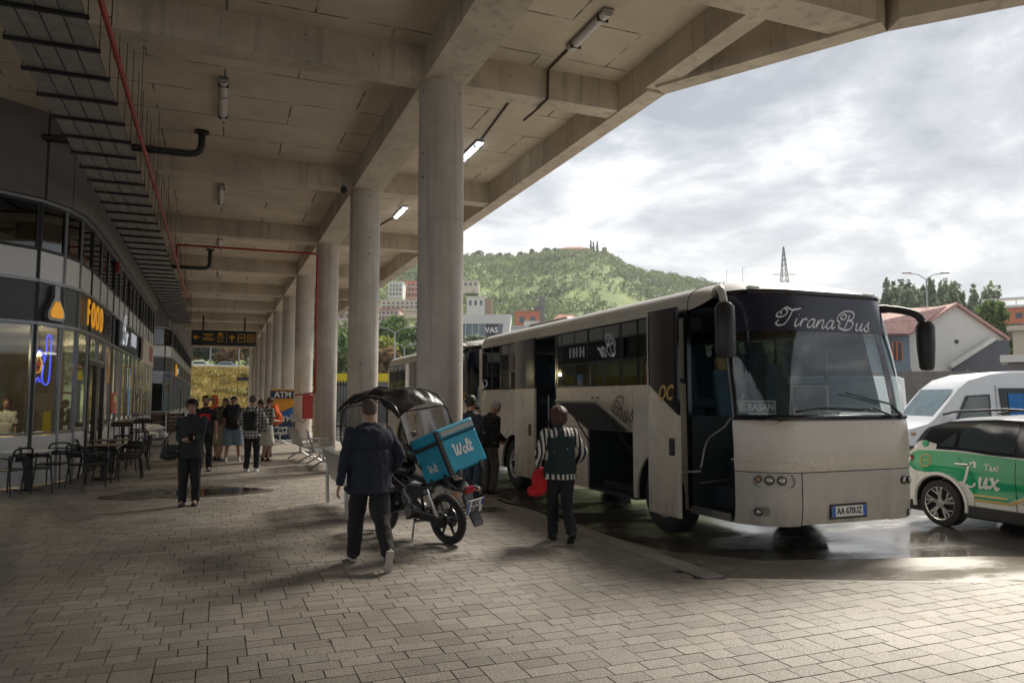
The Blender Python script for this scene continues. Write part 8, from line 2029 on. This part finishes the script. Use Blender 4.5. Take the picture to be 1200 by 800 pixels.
# house right: white gable, pink tiled roof, slate lean-to
D_ = 60
hr = thing('gable_house', 'white gabled house with a pink tiled roof and dark lean-to behind the vans', 'house', tuple(at(1068, 468, D_)), 0)
p0 = at(1068, 468, D_); p1 = at(1182, 468, D_); hr.location = (p0.x, p0.y, -0.12); hr.rotation_euler = (0, 0, math.atan2(p1.y - p0.y, p1.x - p0.x)); S_ = D_ / F_PX
def hx(px): return (px - 1068) * S_
def hz_(py): return CAM_H + (468 - py) * S_ + 0.12
g_ = [(hx(1068), 0), (hx(1068), hz_(391)), (hx(1124), hz_(357)), (hx(1180), hz_(397)), (hx(1180), 0)]
q = MB(); q.prism(g_, 12, 'xz', 0); q.build('wall', M_WREN, hr)
M_PTILE = mat('pink_tile', (0.50, 0.30, 0.26), 0.85, var=0.12, vscale=1.5); add_joints(M_PTILE, 0.5, 0.42, 0.05, (0.30, 0.17, 0.14, 1), strength=0.6)
q = MB(); rt = 0.22
q.add([(hx(1124), -0.4, hz_(354)), (hx(1124), 12, hz_(354)), (hx(1065), 12, hz_(391)), (hx(1065), -0.4, hz_(391)), (hx(1124), -0.4, hz_(354) - rt), (hx(1124), 12, hz_(354) - rt), (hx(1065), 12, hz_(391) - rt), (hx(1065), -0.4, hz_(391) - rt)], [(0, 1, 2, 3), (7, 6, 5, 4), (0, 3, 7, 4), (1, 5, 6, 2), (2, 6, 7, 3)])
q.add([(hx(1124), -0.4, hz_(354)), (hx(1184), -0.4, hz_(396)), (hx(1184), 12, hz_(396)), (hx(1124), 12, hz_(354)), (hx(1124), -0.4, hz_(354) - rt), (hx(1184), -0.4, hz_(396) - rt), (hx(1184), 12, hz_(396) - rt), (hx(1124), 12, hz_(354) - rt)], [(0, 1, 2, 3), (7, 6, 5, 4), (0, 4, 5, 1), (1, 5, 6, 2)]); q.build('roof', M_PTILE, hr)
# long left wing: ridge runs left from the gable
q = MB(); zl, zr_ = hz_(392), hz_(357)
q.add([(hx(1118), 0.4, zr_), (hx(1000), 3.5, zr_ - 0.2), (hx(960), -1.0, zl), (hx(1060), -1.2, zl)], [(0, 1, 2, 3)]); q.add([(hx(1118), 0.4, zr_ - .12), (hx(1000), 3.5, zr_ - 0.32), (hx(960), -1.0, zl - .12), (hx(1060), -1.2, zl - .12)], [(3, 2, 1, 0)])
q.add([(hx(1118), 0.4, zr_), (hx(1000), 3.5, zr_ - 0.2), (hx(1000), 9, zl), (hx(1118), 9, zl)], [(3, 2, 1, 0)]); q.build('wing_roof', M_PTILE, hr)
q = MB(); q.box(hx(962), hx(1067), -0.2, 8, 0, zl - 0.1); q.build('wing_wall', mat('blue_grey_render', (0.17, 0.22, 0.27), 0.8), hr)
q = MB(); q.box(hx(1046), hx(1057), -0.28, -0.15, hz_(422), hz_(401)); w_ = q.build('window', M_W1, hr)
q = MB(); [q.box(hx(x) - 0.05, hx(x) + 0.05, -0.34, -0.285, hz_(422), hz_(401)) for x in (1046, 1051, 1057)]; q.box(hx(1046), hx(1057), -0.34, -0.285, hz_(401), hz_(400)); q.build('frame', M_ORW, w_)
q = MB(); q.prism([(hx(1116), 0), (hx(1116), hz_(429)), (hx(1160), hz_(399)), (hx(1181), hz_(399)), (hx(1181), 0)], 0.4, 'xz', -0.55); q.build('lean_to', mat('slate_cladding', (0.075, 0.085, 0.11), 0.6, var=0.15, vscale=1), hr)
q = MB(); q.bar((hx(1110), -0.6, hz_(430)), (hx(1162), -0.6, hz_(397.5)), 0.5, 0.25); q.build('lean_to_verge', M_WREN, hr)
q = MB(); q.lathe([(0, -0.06), (0.16, -0.06), (0.16, 0.02)], (hx(1124), 0, hz_(400)), 'y', 14); q.build('vent', M_ALUD, hr)
# orange apartment building on the right
T, w_, H_ = block('orange_apartments', 'orange apartment building with balconies at the right edge', 'building', 1157, 1230, 360, 420, 112, 12, M_ORW, 'flat', M_WREN, 5, 4, None, -0.6)
q = MB(); q.box(-w_ / 2 - 2, -w_ / 2 - 0.01, 1, 8, 0, H_ * 0.72); q.build('wall', M_ORW, T); q = MB(); [q.box(-w_ / 2 + k * 2.2, -w_ / 2 + k * 2.2 + 0.12, 0.5, 0.62, H_ + 0.36, H_ + 1.4) for k in range(5)]; q.box(-w_ / 2, -w_ / 2 + 9, 0.4, 3, H_ + 1.401, H_ + 1.6); q.build('pergola', M_WREN, T)
T, w_, H_ = block('kiosk_building', 'cream flat building cut off by the right picture edge', 'building', 1193, 1260, 386, 470, 50, 6, M_CRM, 'flat', M_CRM, 3, 1, None, -0.62)
T, w_, H_ = block('container', 'grey roof unit with a white rail behind the minibus', 'shed', 1184, 1215, 424, 470, 36, 3, M_GRYW, 'flat', M_WREN, 1, 1, None, -0.6, win=False)
# corrugated fence behind the vans
fa, fb = at(1000, 433, 31), at(1145, 433, 31)
fn = thing('metal_fence', 'grey corrugated metal fence behind the white vans', 'fence', (fa.x, fa.y, -0.12), math.atan2(fb.y - fa.y, fb.x - fa.x)); w_ = (fb - fa).to_2d().length
q = MB(); q.grid(lambda u, v: (w_ * u, 0.02 * math.sin(u * 420), 3.0 * v), 480, 1); q.grid(lambda u, v: (w_ * u, 0.02 * math.sin(u * 420) + 0.004, 3.0 * v), 480, 1); q.build('sheets', mat('weathered_sheet', (0.20, 0.185, 0.17), 0.6, var=0.25, vscale=2), fn)
q = MB(); [q.box(k * 2.4, k * 2.4 + 0.08, 0.05, 0.13, 0, 3.1) for k in range(int(w_ / 2.4) + 1)]; q.build('posts', M_GALV, fn)
# poplars and trees
pl_lab = 'tall wind bent poplar behind the gabled house'
for k, (px, pt) in enumerate([(1036, 336), (1044, 338), (1052, 335), (1060, 337), (1068, 342), (1078, 341), (1086, 334), (1098, 339), (1105, 336), (1112, 337), (1119, 341), (1137, 342), (1151, 344), (1158, 339), (1166, 342)]):
    D_ = 128 + (k % 3) * 5; p = at(px, pt, D_); hgt = p.z + 0.5
    tree('poplar', pl_lab, 'tree', (p.x, p.y, -0.2), hgt, 2.5, L_PALE, 90 + k, 'row of poplars behind the gabled house', kind='poplar', n=2600, leaf=0.42, trunk=0.22)
tree('garden_tree', 'round green tree between the gabled house and the orange apartments', 'tree', tuple(at(1172, 470, 75)), 11.0, 3.6, L_MID, 120, n=3000, leaf=0.32)
bpy.data.objects[-1] if False else None
bl = ['large green tree seen between the two nearest columns', 'broad green tree behind it, below the hillside blocks', 'green tree low beside the second column', 'russet leaved tree between the columns', 'tall thin tree in front of the glass office', 'green tree left of the second column']
for k, (px, pyt, D_, cw, m) in enumerate([(475, 363, 110, 6.0, L_MID), (455, 372, 120, 5.5, L_MID), (448, 392, 95, 3.5, L_YEL), (444, 408, 85, 3.2, L_RED), (556, 386, 105, 2.4, L_PALE), (400, 385, 110, 5, L_MID)]):
    p = at(px, pyt, D_); tree('park_tree', bl[k], 'tree', (p.x, p.y, -0.2), p.z + 0.4, cw, m, 130 + k, None, n=4200, leaf=0.33, trunk=0.3)
for k, (px, pyt, D_, cw) in enumerate([(425, 366, 160, 8), (500, 380, 165, 8), (520, 385, 165, 8), (470, 385, 150, 7), (540, 392, 140, 6), (390, 395, 130, 6)]):
    p = at(px, pyt, D_); tree('background_tree', 'leafy green tree in the belt below the hillside', 'tree', (p.x, p.y, -0.2), p.z + 0.4, cw, L_MID if k % 2 else L_OLV, 160 + k, 'tree belt below the hillside', n=2600, leaf=0.5, trunk=0.3)
# street lamps
def lamp(px, pyt, D_, label, double=True, arm=1.6, top_py=None):
    p = at(px, pyt, D_); h_ = p.z + 0.12; T = thing('street_lamp', label, 'street lamp', (p.x, p.y, -0.12), YAW * -1, 'street lamps')
    mS = mat('lamp_steel', (0.36, 0.38, 0.38), 0.5, 0.3, var=0.1)
    q = MB(); q.tube([(0, 0, 0), (0, 0, h_ - 0.5)], [0.11, 0.06], 8); q.build('pole', mS, T, smooth=True)
    for s_ in ((-1, 1) if double else (1,)):
        q = MB(); q.tube([(0, 0, h_ - 0.55), (s_ * arm * 0.4, 0, h_ - 0.12), (s_ * arm, 0, h_)], 0.04, 6); q.build('arm', mS, T, smooth=True)
        q = MB(); q.box(s_ * arm - 0.35, s_ * arm + 0.35, -0.13, 0.13, h_ - 0.04, h_ + 0.08); q.build('lamp_head', mS, T, bevel=0.03)
lamp(1085, 320, 62, 'double armed street lamp above the gabled house')
lamp(463, 383, 70, 'double armed street lamp between the two nearest columns', arm=1.9)
lamp(474, 403, 90, 'smaller double armed street lamp beside the big column', arm=1.1)
lamp(870, 314, 200, 'thin far pole on the skyline above the coach roof', False, 0.3) 
lamp(851, 318, 220, 'thin far pole left of the other above the coach roof', False, 0.3)
# lattice pylon
D_ = 330; p = at(918, 289, D_); b = at(918, 345, D_)
T = thing('pylon', 'steel lattice pylon on the skyline above the coach roof', 'pylon', (p.x, p.y, 0), -YAW); H_ = p.z
mS = mat('pylon_steel', (0.13, 0.14, 0.15), 0.6, 0.3)
q = MB(); zb_ = b.z - 12
def hwz(z): t = (z - zb_) / (H_ - zb_); return 3.6 * (1 - t) ** 1.0 * 0.62 + 0.5 * (1 - t) + 0.15
zs = [zb_ + (H_ - zb_) * k / 14 for k in range(15)]
for z0, z1 in zip(zs[:-1], zs[1:]):
    a_, b_ = hwz(z0), hwz(z1)
    for (x0, y0), (x1, y1) in (((-1, -1), (1, -1)), ((1, -1), (1, 1)), ((1, 1), (-1, 1)), ((-1, 1), (-1, -1))):
        q.tube([(x0 * a_, y0 * a_, z0), (x1 * b_, y1 * b_, z1)], 0.09, 4); q.tube([(x1 * a_, y1 * a_, z0), (x0 * b_, y0 * b_, z1)], 0.09, 4); q.tube([(x0 * a_, y0 * a_, z0), (x0 * b_, y0 * b_, z1)], 0.16, 4)
q.build('lattice', mS, T)
q = MB()
for z_, l_ in ((0.62, 5.5), (0.42, 7.5)): zz_ = zb_ + (H_ - zb_) * z_; q.tube([(-l_, 0, zz_), (0, 0, zz_ + 0.9), (l_, 0, zz_)], 0.12, 4); q.tube([(-l_, 0, zz_), (l_, 0, zz_)], 0.12, 4)
q.build('cross_arm', mS, T)
q = MB(); q.tube([(0, 0, -0.5), (0, 0, zb_ + 2)], 0.8, 6); q.build('footing', mS, T)
# yellow topped wall and iron gate between the columns
q0, q1 = at(385, 438, 62), at(456, 434, 62)
T = thing('yellow_topped_wall', 'grey panel wall with a bright yellow top band between the columns', 'wall', (q0.x, q0.y, -0.12), math.atan2(q1.y - q0.y, q1.x - q0.x)); w_ = 14.0
q = MB(); q.box(0, w_, 0, 0.3, 0, 3.3); q.build('panels', mat('slatted_grey', (0.17, 0.18, 0.18), 0.5, var=0.2, vscale=1.5, stretch=(1, 1, 12)), T)
q = MB(); q.box(-0.05, w_ + 0.05, -0.1, 0.35, 3.302, 4.0); q.build('yellow_band', mat('yellow_band', (0.75, 0.60, 0.02), 0.5, var=0.04), T)
T = thing('iron_gate', 'tall dark iron bar gate behind the second and third columns', 'gate', (6.3, 42, -0.12))
q = MB(); [q.box(-2 + k * 0.16, -1.96 + k * 0.16, 0, 0.04, 0.1, 2.9) for k in range(24)]; q.box(-2.05, 1.9, 0.041, 0.1, 0.3, 0.4); q.box(-2.05, 1.9, 0.041, 0.1, 2.6, 2.7); q.build('bars', M_BLACK, T)
q = MB(); [q.box(x - 0.08, x + 0.08, -0.08, 0.08, 0, 3.0) for x in (-2.2, 2.0)]; q.build('posts', M_BLACK, T)
# ---- grassy bank closing the far end of the platform, road and trees on top
M_DRY = mat('dry_grass', (0.20, 0.155, 0.04), 0.95, var=0, col2=(0.42, 0.33, 0.10), vscale=0.35, detail=10, bump=0.6, bscale=3)
def bank_z(x, y): t = max(0, min(1, (y - 90) / 26)); return -0.14 + 6.2 * t * t * (3 - 2 * t) + 0.35 * mnoise.noise(Vector((x / 3, y / 3, 0))) * math.sin(math.pi * t)
mb = MB(); mb.grid(lambda u, v: (-40 + 56 * u, 89.5 + 29 * v, bank_z(-40 + 56 * u, 89.5 + 29 * v)), 120, 50); struct(mb.build('embankment', M_DRY, smooth=True, flat_angle=3))
r2 = np.random.RandomState(8); n_ = 26000
px_ = r2.uniform(-14, 13, n_); py_ = 90 + 26 * r2.uniform(0, 1, n_); pz_ = np.array([bank_z(a_, b_) for a_, b_ in zip(px_, py_)])
an = r2.uniform(0, 6.28, n_); hh = r2.uniform(0.15, 0.5, n_); ww = 0.06
v = np.stack([np.stack([px_ - ww * np.cos(an), py_ - ww * np.sin(an), pz_], 1), np.stack([px_ + ww * np.cos(an), py_ + ww * np.sin(an), pz_], 1), np.stack([px_ + 0.2 * np.sin(an) + ww, py_ + 0.1, pz_ + hh], 1), np.stack([px_ + 0.2 * np.sin(an), py_ + 0.1, pz_ + hh], 1)], 1).reshape(-1, 3)
stuff(foliage('bank_grass', v, np.arange(4 * n_).reshape(-1, 4), leafmat('dry_blade', (0.28, 0.20, 0.05), (0.45, 0.36, 0.12), 0.4)))
cs = []
for i in range(160):
    x = r_.uniform(-14, 13); y = 90 + 26 * r_.random(); s_ = r_.uniform(0.3, 0.9); cs.append(((x, y, bank_z(x, y) + 0.1), (s_, s_, s_ * 0.6)))
v, f = leaves(160 * 60, cs, 0.16, 5); stuff(foliage('bank_weeds', v, f, leafmat('weed', (0.20, 0.17, 0.05), (0.34, 0.30, 0.09), 0.4)))
mb = MB(); mb.box(-60, 16, 118.4, 130, 4.0, 6.05); struct(mb.build('upper_road', mat('upper_road', (0.22, 0.21, 0.19), 0.8, var=0.1)))
gr_ = thing('guard_rail', 'pale guard rail along the road above the grass bank', 'guard rail', (0, 118.0, 6.0))
q = MB(); q.box(-30, 15, -0.04, 0.04, 0.42, 0.74); q.build('rail', M_WREN, gr_); q = MB(); [q.box(-30 + 2.5 * k - 0.06, -30 + 2.5 * k + 0.06, 0.05, 0.15, -0.2, 0.74) for k in range(19)]; q.build('posts', M_WREN, gr_)
cl = ['pale car passing on the upper road, left of centre of the far opening', 'white car on the upper road, second in the far opening', 'blue grey car on the upper road at the right of the far opening']
for k, (x, m) in enumerate([(-2.6, M_WREN), (1.2, mat('car_blue_grey', (0.25, 0.33, 0.38), 0.3)), (-7.5, M_VW)]):
    T = thing('parked_car', cl[k], 'car', (x, 121.5 + k, 6.05), 0, 'cars on the upper road')
    q = MB(); q.prism([(-2.1, 0.25), (-2.15, 0.75), (-1.9, 0.95), (-1.3, 1.0), (-0.75, 1.42), (0.65, 1.45), (1.3, 1.0), (2.0, 0.85), (2.12, 0.6), (2.1, 0.25)], 1.7, 'xz', -0.85); q.build('body', m, T, bevel=0.08)
    q = MB(); q.prism([(-1.12, 1.0), (-0.7, 1.34), (0.6, 1.36), (1.05, 1.0)], 1.72, 'xz', -0.86); q.build('side_glass', M_W1, T)
    for x_ in (-1.35, 1.35):
        for y_ in (-0.84, 0.7): q = MB(); q.lathe([(0, 0), (0.32, 0), (0.32, 0.16), (0, 0.16)], (x_, y_, 0.32), 'y', 18); q.build('wheel', M_RUB, T)
tl_ = ['dark tree left of centre behind the upper road', 'pale pinkish tree at the left behind the upper road', 'bright yellow green tree at the right behind the upper road', 'green tree in the middle behind the upper road', 'russet tree right of centre behind the upper road', 'dark green tree far left behind the upper road', 'green tree right behind the upper road']
for k, (px, D_, cw, m) in enumerate([(240, 150, 4.0, L_DK), (222, 150, 4.0, L_RED), (288, 150, 4.0, L_YEL), (258, 158, 5.0, L_DK), (268, 146, 3.0, L_RED), (205, 160, 5, L_MID), (300, 160, 5, L_YEL)]):
    p = at(px, 420, D_); tree('roadside_tree', tl_[k], 'tree', (p.x, p.y, 5.8), 12.5 if k != 4 else 7, cw, m, 200 + k, None, n=3000, leaf=0.34)
for k, px in enumerate((247, 279, 293)):
    p = at(px, 420, 122); T = thing('utility_pole', ['grey utility pole left of centre above the far road', 'grey utility pole right of centre above the far road', 'grey utility pole rightmost above the far road'][k], 'pole', (p.x, 124.5, 6.05), 0, 'poles by the upper road')
    q = MB(); q.tube([(0, 0, 0), (0, 0, 9)], [0.14, 0.1], 8); q.build('pole_shaft', M_GALV, T)
T = thing('bank_sign', 'small dark notice board on the grass bank', 'sign', (at(283, 442, 100).x, 100.0, at(283, 443, 93.5).z - 1.2))
q = MB(); q.box(-0.75, 0.75, -0.03, 0.03, 0.9, 1.35); q.build('board', M_BLACK, T); q = MB(); [q.box(x - 0.03, x + 0.03, 0.031, 0.08, -1.2, 1.3) for x in (-0.6, 0.6)]; q.build('post', M_BLACK, T)
# haze
M_HZ = bpy.data.materials.new('haze'); M_HZ.use_nodes = True; t = M_HZ.node_tree; t.nodes.clear(); o_ = t.nodes.new('ShaderNodeOutputMaterial'); pv = t.nodes.new('ShaderNodeVolumePrincipled')
pv.inputs['Color'].default_value = (0.95, 0.97, 1.0, 1); pv.inputs['Density'].default_value = 0.00024; pv.inputs['Anisotropy'].default_value = 0.3; t.links.new(pv.outputs[0], o_.inputs['Volume'])
USE_HAZE = True
if USE_HAZE:
    mb = MB(); mb.box(-940, 940, -100, 1290, -3, 175); stuff(mb.build('haze', M_HZ))
